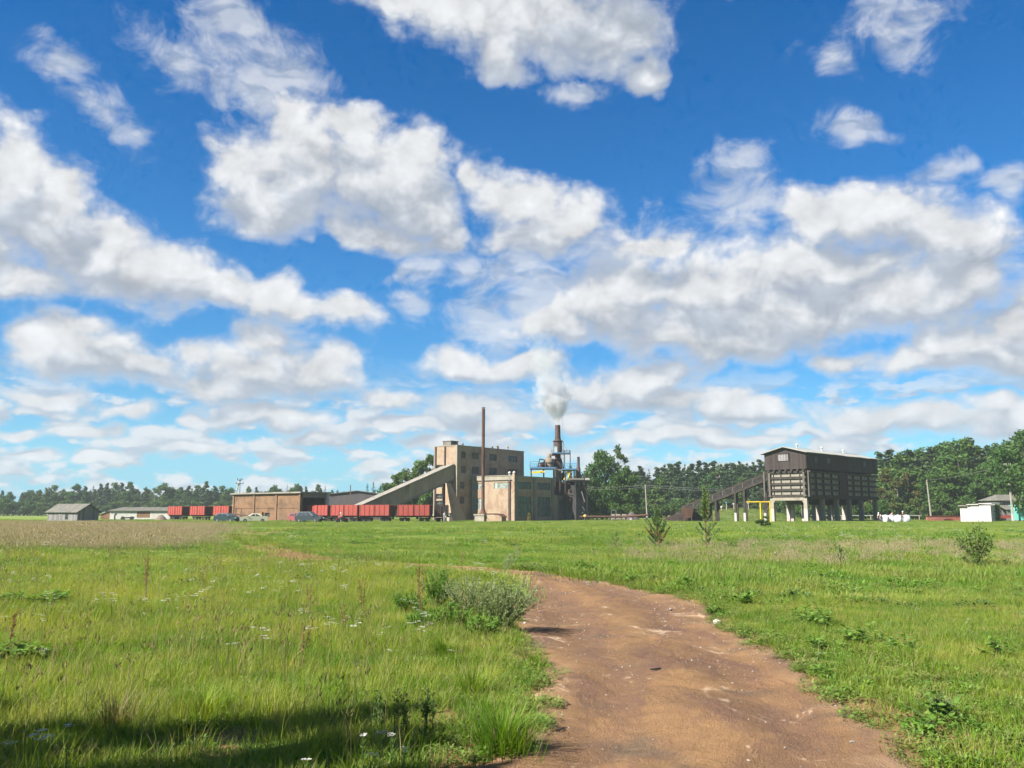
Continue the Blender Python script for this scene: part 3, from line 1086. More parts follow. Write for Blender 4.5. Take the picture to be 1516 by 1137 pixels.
class LB:
    """Collects leaf-like faces in arrays, with the attributes 'tip' and 'vr'."""

    def __init__(self, seed=0):
        self.r = np.random.default_rng(seed)
        self.V, self.Q, self.T, self.tip, self.vr, self.n = [], [], [], [], [], 0

    def blades(self, base, az, h, lean, w, kx=1.7):
        """Bent tapering blades; all arguments are arrays of one length."""
        n = len(h)
        d = np.stack([np.cos(az), np.sin(az), np.zeros(n)], 1)
        p = az + np.pi / 2 + self.r.uniform(-0.6, 0.6, n)
        s = np.stack([np.cos(p), np.sin(p), np.zeros(n)], 1)

        def pos_(t):
            return base + d * (lean * h * t ** kx)[:, None] + np.array([0, 0, 1]) * (h * t * (1 - 0.22 * lean * t))[:, None]
        m, e = pos_(0.55), pos_(1.0)
        V = np.stack([base - s * (w / 2)[:, None], base + s * (w / 2)[:, None], m + s * (w * 0.42)[:, None], m - s * (w * 0.42)[:, None], e], 1)
        i = self.n + np.arange(n)[:, None] * 5
        self.Q.append(i + np.array([[0, 1, 2, 3]]))
        self.T.append(i + np.array([[3, 2, 4]]))
        self.V.append(V.reshape(-1, 3))
        self.tip.append(np.tile([0, 0, 0.55, 0.55, 1.0], n))
        self.vr.append(np.repeat(self.r.random(n), 5))
        self.n += 5 * n
        return self

    def leaves(self, c, dirv, up, ln, w, vr=None, tip=None):
        """Diamond leaves from points c along dirv."""
        n = len(c)
        dirv = dirv / np.linalg.norm(dirv, axis=1, keepdims=True)
        s = np.cross(dirv, up)
        s /= np.maximum(np.linalg.norm(s, axis=1, keepdims=True), 1e-6)
        nrm = np.cross(s, dirv)
        ln, w = np.broadcast_to(ln, (n,))[:, None], np.broadcast_to(w, (n,))[:, None]
        a = c + dirv * ln * 0.45
        V = np.stack([c, a + s * w / 2 + nrm * ln * 0.06, c + dirv * ln, a - s * w / 2 + nrm * ln * 0.06], 1)
        i = self.n + np.arange(n)[:, None] * 4
        self.Q.append(i + np.array([[0, 1, 2, 3]]))
        self.V.append(V.reshape(-1, 3))
        tp = np.full(n, 0.5) if tip is None else tip
        self.tip.append(np.repeat(tp, 4))
        self.vr.append(np.repeat(self.r.random(n) if vr is None else vr, 4))
        self.n += 4 * n
        return self

    def tufts_of_quads(self, c, size, flat=0.0):
        """Randomly turned leaf clumps at points c."""
        n = len(c)
        a = self.r.normal(size=(n, 3))
        a[:, 2] *= 1 - flat
        a /= np.linalg.norm(a, axis=1, keepdims=True)
        b = np.cross(a, self.r.normal(size=(n, 3)))
        b /= np.linalg.norm(b, axis=1, keepdims=True)
        s = np.broadcast_to(size, (n,))[:, None] * self.r.uniform(0.6, 1.3, (n, 1))
        V = np.stack([c - a * s, c + b * s * 0.55, c + a * s, c - b * s * 0.55], 1)
        i = self.n + np.arange(n)[:, None] * 4
        self.Q.append(i + np.array([[0, 1, 2, 3]]))
        self.V.append(V.reshape(-1, 3))
        self.tip.append(np.full(4 * n, 0.5))
        self.vr.append(np.repeat(self.r.random(n), 4))
        self.n += 4 * n
        return self

    def mesh(self, name, mat):
        q = np.concatenate(self.Q) if self.Q else None
        t = np.concatenate(self.T) if self.T else None
        return np_mesh(name, np.concatenate(self.V), q, t, mat, {'tip': np.concatenate(self.tip), 'vr': np.concatenate(self.vr)})

    def build(self, name, mat, parent=None):
        o = bpy.data.objects.new(name, self.mesh(name, mat))
        COL.objects.link(o)
        o.parent = parent
        return o


def tuft_mesh(name, mat, n, h0, h1, w, spread, lean, seed):
    b = LB(seed)
    r = b.r
    base = np.concatenate([r.normal(size=(n, 2)) * spread, np.zeros((n, 1))], 1)
    base[:, 2] = -0.02
    az = np.arctan2(base[:, 1], base[:, 0]) + r.normal(size=n) * 0.9
    b.blades(base, az, r.uniform(h0, h1, n) * (1 - 0.25 * r.random(n)), r.uniform(0.1, lean, n), w * r.uniform(0.6, 1.25, n))
    return b.mesh(name, mat)


def scatter(name, meshes, P, rz, sc, vi, label=None, tilt=None):
    """One object of kind stuff: geometry nodes put the source meshes on points."""
    src = bpy.data.collections.new(name + ' sources')
    for i, me in enumerate(meshes):
        o = bpy.data.objects.new(f'{name}_source_{i:02d}', me)
        src.objects.link(o)
    pm_ = bpy.data.meshes.new(name)
    n = len(P)
    pm_.vertices.add(n)
    pm_.vertices.foreach_set('co', np.asarray(P, np.float32).ravel())
    for k, tp, a in (('rz', 'FLOAT', rz), ('sc', 'FLOAT', sc), ('vi', 'INT', vi)):
        t = pm_.attributes.new(k, tp, 'POINT')
        t.data.foreach_set('value', np.asarray(a, np.float32 if tp == 'FLOAT' else np.int32))
    ob = bpy.data.objects.new(name, pm_)
    COL.objects.link(ob)
    tag(ob, label, None, None, 'stuff')
    g = bpy.data.node_groups.new(name + ' scatter', 'GeometryNodeTree')
    g.interface.new_socket('Geometry', in_out='INPUT', socket_type='NodeSocketGeometry')
    g.interface.new_socket('Geometry', in_out='OUTPUT', socket_type='NodeSocketGeometry')
    gi, go = g.nodes.new('NodeGroupInput'), g.nodes.new('NodeGroupOutput')
    ci = g.nodes.new('GeometryNodeCollectionInfo')
    ci.inputs['Collection'].default_value = src
    ci.inputs['Separate Children'].default_value = True
    ci.inputs['Reset Children'].default_value = True
    ip = g.nodes.new('GeometryNodeInstanceOnPoints')
    ip.inputs['Pick Instance'].default_value = True

    def named(k, tp):
        a = g.nodes.new('GeometryNodeInputNamedAttribute')
        a.data_type = tp
        a.inputs['Name'].default_value = k
        return a.outputs['Attribute']
    ce = g.nodes.new('ShaderNodeCombineXYZ')
    g.links.new(named('rz', 'FLOAT'), ce.inputs[2])
    er = g.nodes.new('FunctionNodeEulerToRotation')
    g.links.new(ce.outputs[0], er.inputs[0])
    g.links.new(gi.outputs[0], ip.inputs['Points'])
    g.links.new(ci.outputs[0], ip.inputs['Instance'])
    g.links.new(named('vi', 'INT'), ip.inputs['Instance Index'])
    g.links.new(er.outputs[0], ip.inputs['Rotation'])
    g.links.new(named('sc', 'FLOAT'), ip.inputs['Scale'])
    g.links.new(ip.outputs[0], go.inputs[0])
    md = ob.modifiers.new('scatter', 'NODES')
    md.node_group = g
    return ob


def wedge(n, y0, y1, a=0.70, b=2.5, power=2.0):
    """Random points of the part of the field seen from about here."""
    y = (y0 ** power + rng.random(n) * (y1 ** power - y0 ** power)) ** (1 / power)
    x = (rng.random(n) * 2 - 1) * (a * y + b)
    return np.stack([x, y], 1)


def lift(P):
    return np.stack([P[:, 0], P[:, 1], gz(P[:, 0], P[:, 1])], 1)


def left_side(P):
    return P[:, 0] < np.interp(P[:, 1], SL[:, 1][np.argsort(SL[:, 1])], SL[:, 0][np.argsort(SL[:, 1])])


def keep_grass(P, soft=0.5):
    """Thin the grass towards bare soil, none on the road."""
    d = dirt_amount(P)
    d = d + (fbm(P[:, 0], P[:, 1], 1.8, 61) - 0.5) * 1.1
    sd = road_sd(P)
    verge = (sd < 1.25) & ~left_side(P) & (P[:, 1] < 18)
    d = np.where(verge, np.maximum(d, 0.42 + 0.35 * (fbm(P[:, 0], P[:, 1], 1.1, 62) > 0.5)), d)
    return (sd > 0.0) & (rng.random(len(P)) > np.clip(d * 1.25 - 0.15, 0, 1))


# --- short green turf close by
V_A = [tuft_mesh(f'turf_{i}', G_SHORT, 24, 0.05, 0.17, 0.0046, 0.06, 1.0, 100 + i) for i in range(8)]
P = wedge(74000, 2.4, 16.5)
P = P[keep_grass(P)]
scl = 0.75 + 0.75 * fbm(P[:, 0], P[:, 1], 0.7, 3)
scatter('meadow_grass', V_A, lift(P), rng.random(len(P)) * 6.28, scl * rng.uniform(0.75, 1.25, len(P)), rng.integers(0, 8, len(P)), 'green turf growing thickly beside the dirt road')

# --- longer grass, mostly left of the road
V_B = [tuft_mesh(f'long_{i}', G_TALL, 24, 0.10, 0.40, 0.0036, 0.075, 1.0, 200 + i) for i in range(8)]
P = wedge(52000, 2.6, 30, power=1.7)
ls = left_side(P)
nn = fbm(P[:, 0], P[:, 1], 0.45, 9)
pr = np.where(ls, 0.25 + 1.0 * np.clip((nn - 0.38) * 3, 0, 1), 0.38 * np.clip((nn - 0.45) * 5, 0, 1))
pr *= np.clip(road_sd(P) / 0.7, 0.05, 1)
k = keep_grass(P) & (rng.random(len(P)) < pr)
P, ls = P[k], ls[k]
sc = rng.uniform(0.6, 1.15, len(P)) * np.where(ls, 1.0, 0.62)
scatter('long_grass', V_B, lift(P), rng.random(len(P)) * 6.28, sc, rng.integers(0, 8, len(P)), 'long yellow green meadow grass left of the road')

# --- middle and far field
V_C = [tuft_mesh(f'field_{i}', G_FAR, 46, 0.08, 0.24, 0.011, 0.22, 0.7, 300 + i) for i in range(6)]
P = wedge(40000, 16, 52, power=1.75)
P = P[keep_grass(P)]
scl = 0.45 + 1.2 * np.clip((fbm(P[:, 0], P[:, 1], 0.22, 33) - 0.3) * 1.8, 0, 1)
scatter('field_grass', V_C, lift(P), rng.random(len(P)) * 6.28, scl * rng.uniform(0.7, 1.25, len(P)), rng.integers(0, 6, len(P)), 'green grass of the field beyond the bend of the road')
V_D = [tuft_mesh(f'farfield_{i}', G_FAR, 64, 0.07, 0.25, 0.026, 0.5, 0.6, 400 + i) for i in range(5)]
P = wedge(46000, 48, 185, power=1.6)
P = P[keep_grass(P)]
scl = 0.45 + 1.1 * np.clip((fbm(P[:, 0], P[:, 1], 0.10, 35) - 0.3) * 1.8, 0, 1)
scatter('far_grass', V_D, lift(P), rng.random(len(P)) * 6.28, scl * rng.uniform(0.7, 1.3, len(P)), rng.integers(0, 5, len(P)), 'grass of the open field in front of the works')


# --- tall grass in brown seed
def seed_mesh(name, n, h0, h1, w, spread, seed, head=0.09, mat=None):
    b = LB(seed)
    r = b.r
    base = np.concatenate([r.normal(size=(n, 2)) * spread, np.full((n, 1), -0.02)], 1)
    az = r.random(n) * 6.28
    h = r.uniform(h0, h1, n)
    ln = r.uniform(0.05, 0.35, n)
    b.blades(base, az, h, ln, np.full(n, w), 1.5)
    top = base + np.stack([np.cos(az), np.sin(az), np.zeros(n)], 1) * (ln * h * 0.86)[:, None] + np.array([0, 0, 1]) * (h * 0.84)[:, None]
    for k in range(4):
        d = np.stack([r.normal(size=n) * 0.35, r.normal(size=n) * 0.35, np.ones(n)], 1)
        b.leaves(top + r.normal(size=(n, 3)) * head * 0.25, d, r.normal(size=(n, 3)), head * r.uniform(0.7, 1.3, n), head * 0.22)
    return b.mesh(name, mat or G_SEED)


V_E = [seed_mesh(f'seed_{i}', 46, 0.32, 0.75, 0.007, 0.34, 500 + i, 0.075) for i in range(5)]
P = wedge(60000, 24, 112, power=1.7)
P = P[rng.random(len(P)) < seed_amount(P) * 0.40]
P = P[keep_grass(P)]
scl = rng.uniform(0.6, 1.15, len(P)) * np.where(P[:, 0] > 0, 0.62, 1.0)
scatter('seeding_grass', V_E, lift(P), rng.random(len(P)) * 6.28, scl, rng.integers(0, 5, len(P)), 'tall pinkish brown grass in seed across the field')
V_E2 = [seed_mesh(f'stalk_{i}', 5, 0.4, 0.72, 0.0042, 0.08, 540 + i, 0.05, G_STALK) for i in range(5)]
P = wedge(9000, 4.5, 34, power=1.8)
k = keep_grass(P) & (rng.random(len(P)) < np.where(left_side(P), 0.08 + 0.4 * np.clip((fbm(P[:, 0], P[:, 1], 0.3, 71) - 0.5) * 5, 0, 1), 0.05)) & (road_sd(P) > 0.5)
P = P[k]
scatter('dry_stalks', V_E2, lift(P), rng.random(len(P)) * 6.28, rng.uniform(0.6, 1.1, len(P)), rng.integers(0, 5, len(P)), 'thin dry grass stalks standing in the left meadow')


# --- yarrow in flower
def yarrow_mesh(name, seed, heads=3, h=0.42):
    b = LB(seed)
    r = b.r
    tops = []
    for k in range(heads):
        a = r.random() * 6.28
        hh = h * r.uniform(0.75, 1.1)
        b.blades(np.array([[r.normal() * 0.02, r.normal() * 0.02, 0]]), np.array([a]), np.array([hh]), np.array([r.uniform(0.05, 0.25)]), np.array([0.006]), 1.3)
        tops.append(b.V[-1][-1])
    me1 = b.mesh(name + '_stem', G_HERB)
    c = LB(seed + 1)
    for t in tops:
        n = 16
        a = c.r.random(n) * 6.28
        q = np.sqrt(c.r.random(n)) * 0.034
        p = np.stack([t[0] + np.cos(a) * q, t[1] + np.sin(a) * q, t[2] + 0.006 * c.r.random(n)], 1)
        d = np.stack([np.cos(a), np.sin(a), 0.1 * np.ones(n)], 1)
        c.leaves(p - d * 0.008, d, np.tile([0.2, 0.1, 1.0], (n, 1)), 0.017, 0.015)
    me2 = c.mesh(name + '_umbel', G_WHITE)
    return me1, me2


def joined(name, mes):
    """One mesh from two, each with its own material."""
    V, F, M_, A, o, mats = [], [], [], {'tip': [], 'vr': []}, 0, []
    for k, me in enumerate(mes):
        co = np.empty(len(me.vertices) * 3, np.float32)
        me.vertices.foreach_get('co', co)
        V.append(co.reshape(-1, 3))
        for a in A:
            x = np.empty(len(me.vertices), np.float32)
            me.attributes[a].data.foreach_get('value', x)
            A[a].append(x)
        F += [tuple(o + v for v in p.vertices) for p in me.polygons]
        M_ += [k] * len(me.polygons)
        mats.append(me.materials[0])
        o += len(me.vertices)
    q = bpy.data.meshes.new(name)
    q.from_pydata(np.concatenate(V), [], F)
    for m in mats:
        q.materials.append(m)
    q.polygons.foreach_set('material_index', M_)
    for a in A:
        t = q.attributes.new(a, 'FLOAT', 'POINT')
        t.data.foreach_set('value', np.concatenate(A[a]))
    q.update()
    return q


V_Y = [joined(f'yarrow_{i}', yarrow_mesh(f'yarrow_{i}', 600 + 3 * i, 3 + i % 3)) for i in range(4)]
P = wedge(3600, 5.0, 30, power=1.7)
k = keep_grass(P) & left_side(P) & (rng.random(len(P)) < np.clip((fbm(P[:, 0], P[:, 1], 0.4, 81) - 0.42) * 2.4, 0, 0.42)) & (road_sd(P) > 0.4)
P = P[k]
P2 = wedge(700, 9, 34)
P2 = P2[keep_grass(P2) & ~left_side(P2) & (fbm(P2[:, 0], P2[:, 1], 0.3, 82) > 0.52)]
P = np.vstack([P, P2])
scatter('yarrow_flowers', V_Y, lift(P), rng.random(len(P)) * 6.28, rng.uniform(0.7, 1.15, len(P)) * np.where(left_side(P), 1, 0.6), rng.integers(0, 4, len(P)), 'white yarrow flowers scattered through the meadow')
V_Y2 = [joined(f'yarrow_far_{i}', yarrow_mesh(f'yarrow_far_{i}', 640 + 3 * i, 7, 0.3)) for i in range(3)]
P = wedge(5200, 30, 95, power=1.6)
P = P[keep_grass(P) & (fbm(P[:, 0] * 0.35, P[:, 1], 0.16, 83, 3) > 0.69)]
scatter('clover_flowers', V_Y2, lift(P), rng.random(len(P)) * 6.28, rng.uniform(1.0, 1.9, len(P)), rng.integers(0, 3, len(P)), 'pale flecks of clover flower in the far field')


# --- low roadside herbs
def herb_mesh(name, mat, n, r0, h, ln, w, seed):
    b = LB(seed)
    r = b.r
    a = r.random(n) * 6.28
    q = np.sqrt(r.random(n)) * r0
    p = np.stack([np.cos(a) * q, np.sin(a) * q, r.random(n) * h * (1 - 0.6 * (q / r0) ** 2)], 1)
    d = np.stack([np.cos(a) + r.normal(size=n) * 0.7, np.sin(a) + r.normal(size=n) * 0.7, r.uniform(-0.1, 0.9, n)], 1)
    b.leaves(p, d, np.tile([0.0, 0.05, 1.0], (n, 1)), ln * r.uniform(0.6, 1.3, n), w * r.uniform(0.7, 1.2, n))
    return b.mesh(name, mat)


V_W = [herb_mesh(f'weed_{i}', (G_HERB, G_CLOVER, G_HERB, G_DARK)[i], 130, 0.30, (0.22, 0.14, 0.32, 0.20)[i], 0.075, 0.04, 720 + i) for i in range(4)]
P = wedge(9000, 15, 75, power=1.5)
nn = fbm(P[:, 0], P[:, 1], 0.16, 95)
P = P[keep_grass(P) & (rng.random(len(P)) < np.clip((nn - 0.48) * 2.2, 0.012, 0.5))]
scatter('field_weeds', V_W, lift(P), rng.random(len(P)) * 6.28, rng.uniform(0.5, 1.35, len(P)), rng.integers(0, 4, len(P)), 'darker weeds growing in patches across the field')
V_H = [herb_mesh(f'herb_{i}', G_CLOVER if i % 3 else G_HERB, 60, 0.10, 0.09, 0.032, 0.017, 700 + i) for i in range(6)]
P = wedge(34000, 2.8, 22, power=1.6)
sd = road_sd(P)
pr = np.clip(1.2 - sd / np.where(left_side(P), 0.8, 2.3), 0, 1) * np.clip((fbm(P[:, 0], P[:, 1], 1.6, 91) - 0.34) * 5, 0, 1) + 0.16 + 0.6 * np.clip((fbm(P[:, 0], P[:, 1], 0.8, 92) - 0.52) * 6, 0, 1)
k = (sd > -0.05 - 0.12 * (fbm(P[:, 0], P[:, 1], 1.3, 93) > 0.58)) & (rng.random(len(P)) < pr)
P = P[k]
scatter('roadside_herbs', V_H, lift(P), rng.random(len(P)) * 6.28, rng.uniform(0.5, 1.25, len(P)), rng.integers(0, 6, len(P)), 'low clover and knotgrass creeping over the road edge')

# ------------------------------------------------------------------ trees
BARK = pm('bark', (0.085, 0.065, 0.05), (0.05, 0.04, 0.033), 3.0, 0.95, None, streak=4, bump=0.03)
BARK_PINE = pm('pine bark', (0.20, 0.105, 0.06), (0.11, 0.065, 0.045), 2.0, 0.95, None, streak=4, bump=0.03)
BARK_PALE = pm('birch bark', (0.42, 0.40, 0.36), (0.12, 0.11, 0.10), 3.0, 0.9, None, streak=0.4, bump=0.01)
F_PINE = leaf_mat('pine needles', (0.0281, 0.0679, 0.0257), (0.0644, 0.1076, 0.0351), None, 0.18, 0.06, None, 0.35)
F_DECID = leaf_mat('broad leaves', (0.0369, 0.1009, 0.0197), (0.0885, 0.1598, 0.027), None, 0.30, 0.06, None, 0.35)
F_BIRCH = leaf_mat('birch leaves', (0.0617, 0.1178, 0.0247), (0.1234, 0.1683, 0.0393), None, 0.32, 0.08, None, 0.3)
F_YELLOW = leaf_mat('yellowing leaves', (0.084, 0.096, 0.0224), (0.136, 0.12, 0.036), None, 0.3, 0.08, None, 0.2)
F_SAP = leaf_mat('young pine needles', (0.10, 0.185, 0.065), (0.17, 0.25, 0.10), None, 0.25, 0.5, None, 0.2)
F_SHRUB = leaf_mat('shrub leaves', (0.040, 0.090, 0.018), (0.085, 0.140, 0.026), None, 0.30, 0.6, None, 0.3)


def trunk_mesh(h, r, seed, limbs=(), top=0.96):
    b = MB()
    rr = random.Random(seed)
    n = 7
    pts = [Vector((0, 0, -0.3))]
    for k in range(1, n + 1):
        pts.append(Vector((rr.gauss(0, 0.012) * h * k / n, rr.gauss(0, 0.012) * h * k / n, h * top * k / n)))
    for k in range(n):
        b.tube(pts[k], pts[k + 1], r * (1 - 0.9 * (k / n)), r * (1 - 0.9 * ((k + 1) / n)), 7, False)
    for p in limbs:
        p = Vector(p)
        z0 = max(0.12 * h, p.z - 0.5 * math.hypot(p.x, p.y) - 0.04 * h)
        q = Vector((0, 0, z0))
        mid = (q + p) / 2 + Vector((0, 0, -0.03 * h))
        b.tube(q, mid, r * 0.34, r * 0.2, 5, False)
        b.tube(mid, p, r * 0.2, r * 0.05, 5, False)
    return b


def crown_points(lobes, n, r, shell=0.5):
    w = np.array([l[3] * l[4] for l in lobes]) ** 1.0
    w = w / w.sum()
    i = r.choice(len(lobes), n, p=w)
    A = np.array(lobes)[i]
    d = r.normal(size=(n, 3))
    d /= np.linalg.norm(d, axis=1, keepdims=True)
    q = (shell + (1 - shell) * r.random(n) ** 0.6)[:, None] * (1 + 0.18 * r.normal(size=(n, 1)))
    return A[:, :3] + d * q * A[:, [3, 3, 4]]


def deciduous(seed, h, w, n=2600, leaf=0.30, mat=None, bark=None, base=0.16, name='tree', narrow=1.0):
    r = np.random.default_rng(seed)
    lobes = []
    for k in range(n // 130):
        t = r.uniform(0, 1)
        z = h * (base + 0.06 + (0.94 - base - 0.10) * t)
        prof = math.sin(PI * min(1, 0.12 + 0.86 * t ** 0.85)) ** 0.6
        a = r.random() * 6.28
        q = w * 0.5 * prof * math.sqrt(r.uniform(0.03, 0.80)) * narrow
        s = w * r.uniform(0.10, 0.19) * (1.15 - 0.45 * t)
        lobes.append((math.cos(a) * q, math.sin(a) * q, z, s, s * r.uniform(0.65, 0.95)))
    lobes.append((0, 0, h * 0.93, w * 0.12, h * 0.07))
    lb = LB(seed)
    lb.tufts_of_quads(crown_points(lobes, n, r, 0.35), leaf)
    crown = lb.mesh(name + '_crown', mat)
    trunk = trunk_mesh(h, h * 0.018 + 0.06, seed, [l[:3] for l in lobes[:9]], 0.8)
    return crown, trunk, bark, h


def pine(seed, h, w, n=2200, leaf=0.30, name='pine'):
    r = np.random.default_rng(seed)
    lobes = []
    z = h * r.uniform(0.20, 0.30)
    while z < h * 0.98:
        t = max(0.0, (z - h * 0.2) / (h * 0.8))
        rad = w * 0.5 * max(0.16, (1 - t ** 1.9)) * (0.75 + 0.25 * min(1, t * 4))
        for k in range(6 if t < 0.75 else 5):
            a = r.random() * 6.28
            q = rad * r.uniform(0.35, 0.95)
            s = max(0.4, w * 0.15 * r.uniform(0.7, 1.25) * (1.1 - 0.55 * t))
            lobes.append((math.cos(a) * q, math.sin(a) * q, z + r.normal() * 0.25 + q * 0.12, s, s * 0.62))
        z += h * r.uniform(0.045, 0.075)
    lobes.append((0, 0, h * 0.975, w * 0.05, h * 0.03))
    lb = LB(seed)
    lb.tufts_of_quads(crown_points(lobes, n, r, 0.25), leaf, 0.25)
    return lb.mesh(name + '_crown', F_PINE), trunk_mesh(h, h * 0.011 + 0.07, seed, [l[:3] for l in lobes[::4][:12]]), BARK_PINE, h


def spruce(seed, h, w, n=2200, leaf=0.30, name='spruce'):
    r = np.random.default_rng(seed)
    lobes = []
    z = h * 0.08
    while z < h * 0.98:
        t = z / h
        rad = w * 0.5 * (1 - t) ** 0.9 + 0.12
        for k in range(6):
            a = r.random() * 6.28
            q = rad * r.uniform(0.45, 1.0)
            s = max(0.2, rad * 0.34)
            lobes.append((math.cos(a) * q, math.sin(a) * q, z - q * 0.28, s, s * 0.42))
        z += h * 0.045
    lobes.append((0, 0, h * 0.98, 0.12, h * 0.03))
    lb = LB(seed)
    lb.tufts_of_quads(crown_points(lobes, n, r, 0.2), leaf, 0.2)
    return lb.mesh(name + '_crown', F_PINE), trunk_mesh(h, h * 0.012 + 0.06, seed), BARK, h


PROTO = {}


def proto(key, maker, *a, **k):
    crown, trunk, bark, h = maker(*a, **k)
    t = trunk.build('trunk_' + key, bark)
    tm = t.data
    bpy.data.objects.remove(t)
    PROTO.setdefault(key.rstrip('0123456789'), []).append((crown, tm, h))


for i in range(5):
    proto(f'pine{i}', pine, 900 + i, 15, [5.6, 6.4, 5.0, 6.0, 7.0][i], 4200, 0.34)
for i in range(3):
    proto(f'spruce{i}', spruce, 920 + i, 15, [5.0, 5.8, 4.6][i], 2200, 0.30)
for i in range(5):
    proto(f'decid{i}', deciduous, 940 + i, 14, [9.5, 8.5, 10.5, 7.5, 9.0][i], 4300, 0.34, F_DECID, BARK)
proto('full0', deciduous, 951, 14, 12, 9000, 0.34, F_DECID, BARK, 0.06)
proto('full1', deciduous, 952, 14, 9.5, 8000, 0.34, F_DECID, BARK, 0.06)
for i in range(3):
    proto(f'birch{i}', deciduous, 960 + i, 14, [6.5, 7.0, 5.8][i], 2200, 0.25, F_BIRCH, BARK_PALE, 0.2)
for i in range(2):
    proto(f'yellow{i}', deciduous, 970 + i, 14, [7.5, 6.5][i], 2400, 0.28, F_YELLOW, BARK, 0.1)
proto('bush0', deciduous, 980, 4, 5.5, 1500, 0.22, F_DECID, BARK, 0.02)
proto('bush1', deciduous, 981, 4, 4.5, 1400, 0.20, F_BIRCH, BARK, 0.02)
proto('bush2', deciduous, 982, 4, 5.0, 1400, 0.20, F_SHRUB, BARK, 0.02)

KINDNAME = {'pine': ('pine_tree', 'tree'), 'spruce': ('spruce_tree', 'tree'), 'decid': ('broadleaf_tree', 'tree'), 'birch': ('birch_tree', 'tree'), 'yellow': ('yellowing_tree', 'tree'), 'full': ('broadleaf_tree', 'tree'), 'bush': ('bush', 'bush')}


def tree(kind, px, top, depth, label, group=None, wk=1.0, var=None, base_z=0.0):
    """A tree whose top shows at row `top` when it stands at this depth."""
    vs = PROTO[kind]
    crown, tm, h0 = vs[rng.integers(len(vs)) if var is None else var % len(vs)]
    p = at(px, top, depth)
    H = max(1.0, p.z - base_z) / 0.985
    x = (px - CX) * depth / 1276
    nm, cat = KINDNAME[kind]
    e = thing(nm, (x, depth, base_z), rng.random() * 6.28, label, cat, group)
    s = H / h0
    e.scale = (s * wk, s * wk, s)
    for n_, me in (('crown', crown), ('trunk', tm)):
        o = bpy.data.objects.new(n_, me)
        COL.objects.link(o)
        o.parent = e
    return e


ORD = ['first', 'second', 'third', 'fourth', 'fifth', 'sixth', 'seventh', 'eighth', 'ninth', 'tenth', 'eleventh', 'twelfth', 'thirteenth', 'fourteenth', 'fifteenth', 'sixteenth']
SAY = {'pine': 'dark pine', 'spruce': 'pointed spruce', 'decid': 'round broadleaf tree', 'birch': 'light green birch', 'yellow': 'yellowish tree', 'bush': 'low green bush'}


def row(profile, depth, jitter, where, group, mix, wk=1.15, drop=0):
    """A row of trees along a profile of (px, top); each is described by its kind, its order and the landmark it stands behind."""
    for i, (px, top) in enumerate(profile):
        kind = mix[i % len(mix)]
        lab = f'{SAY[kind]}, {ORD[i]} {where}'
        tree(kind, px, top + drop, depth + rng.uniform(-jitter, jitter), lab, group, wk)


def interp_profile(pts, step):
    xs = np.arange(pts[0][0], pts[-1][0] + 1, step)
    return [(x, float(np.interp(x, [p[0] for p in pts], [p[1] for p in pts])) + rng.uniform(-2, 2)) for x in xs]


# far wood on the left, landmark by landmark
row([(-60, 728), (-34, 730), (-8, 727), (12, 731), (34, 729), (54, 727), (68, 728)], 400, 12, 'in the row left of the grey barn', 'trees of the far wood behind the barn', ['decid', 'pine', 'birch', 'decid', 'pine'], 1.25)
row([(79, 718), (92, 724), (103, 727), (112, 717), (124, 721), (136, 720), (147, 718)], 400, 12, 'in the row behind the grey barn', 'trees of the far wood behind the barn', ['decid', 'birch', 'spruce', 'decid', 'pine', 'spruce', 'pine'], 1.25)
row([(156, 717), (166, 714), (178, 716), (190, 714), (201, 724), (214, 721), (227, 722), (242, 715)], 400, 12, 'in the row behind the long white shed', 'trees of the far wood behind the shed', ['pine', 'decid', 'pine', 'decid', 'decid', 'pine', 'birch', 'decid'], 1.2)
row([(254, 724), (266, 722), (278, 720), (290, 718), (304, 714), (316, 720), (328, 719), (341, 722)], 390, 12, 'in the row behind the left red wagons', 'trees of the far wood behind the wagons', ['pine', 'decid', 'pine', 'decid', 'pine', 'pine', 'decid', 'decid'], 1.2)
row([(367, 721), (378, 723), (406, 718), (424, 719), (438, 716), (452, 722), (470, 718), (480, 720)], 350, 8, 'in the row above the brick shed roof', 'treetops above the brick shed', ['decid', 'pine', 'decid', 'spruce', 'decid', 'pine', 'decid', 'spruce'], 0.95)
row([(543, 717), (552, 714), (562, 720), (573, 724)], 320, 8, 'in the dark clump left of the gallery', 'spruces left of the gallery', ['spruce', 'spruce', 'spruce', 'decid'], 1.05)
row([(582, 702), (600, 694), (618, 683), (636, 673), (652, 680), (570, 718)][:5], 205, 6, 'in the clump behind the gallery', 'trees behind the gallery', ['decid', 'decid', 'decid', 'decid', 'pine'], 1.05)
# around the works
tree('full', 892, 666, 192, 'big full broadleaf tree standing right of the boiler plant', None, 0.86, 0)
tree('birch', 916, 660, 196, 'tall slender birch rising beside the big broadleaf tree', None, 0.8, 1)
tree('full', 928, 690, 190, 'smaller broadleaf tree at the right foot of the big tree by the plant', None, 0.85, 3)
tree('birch', 845, 690, 200, 'light green birch seen through the steel frame of the boiler plant', None, 0.8, 2)
tree('birch', 866, 706, 188, 'small birch directly right of the short boiler stack', None, 0.8, 0)
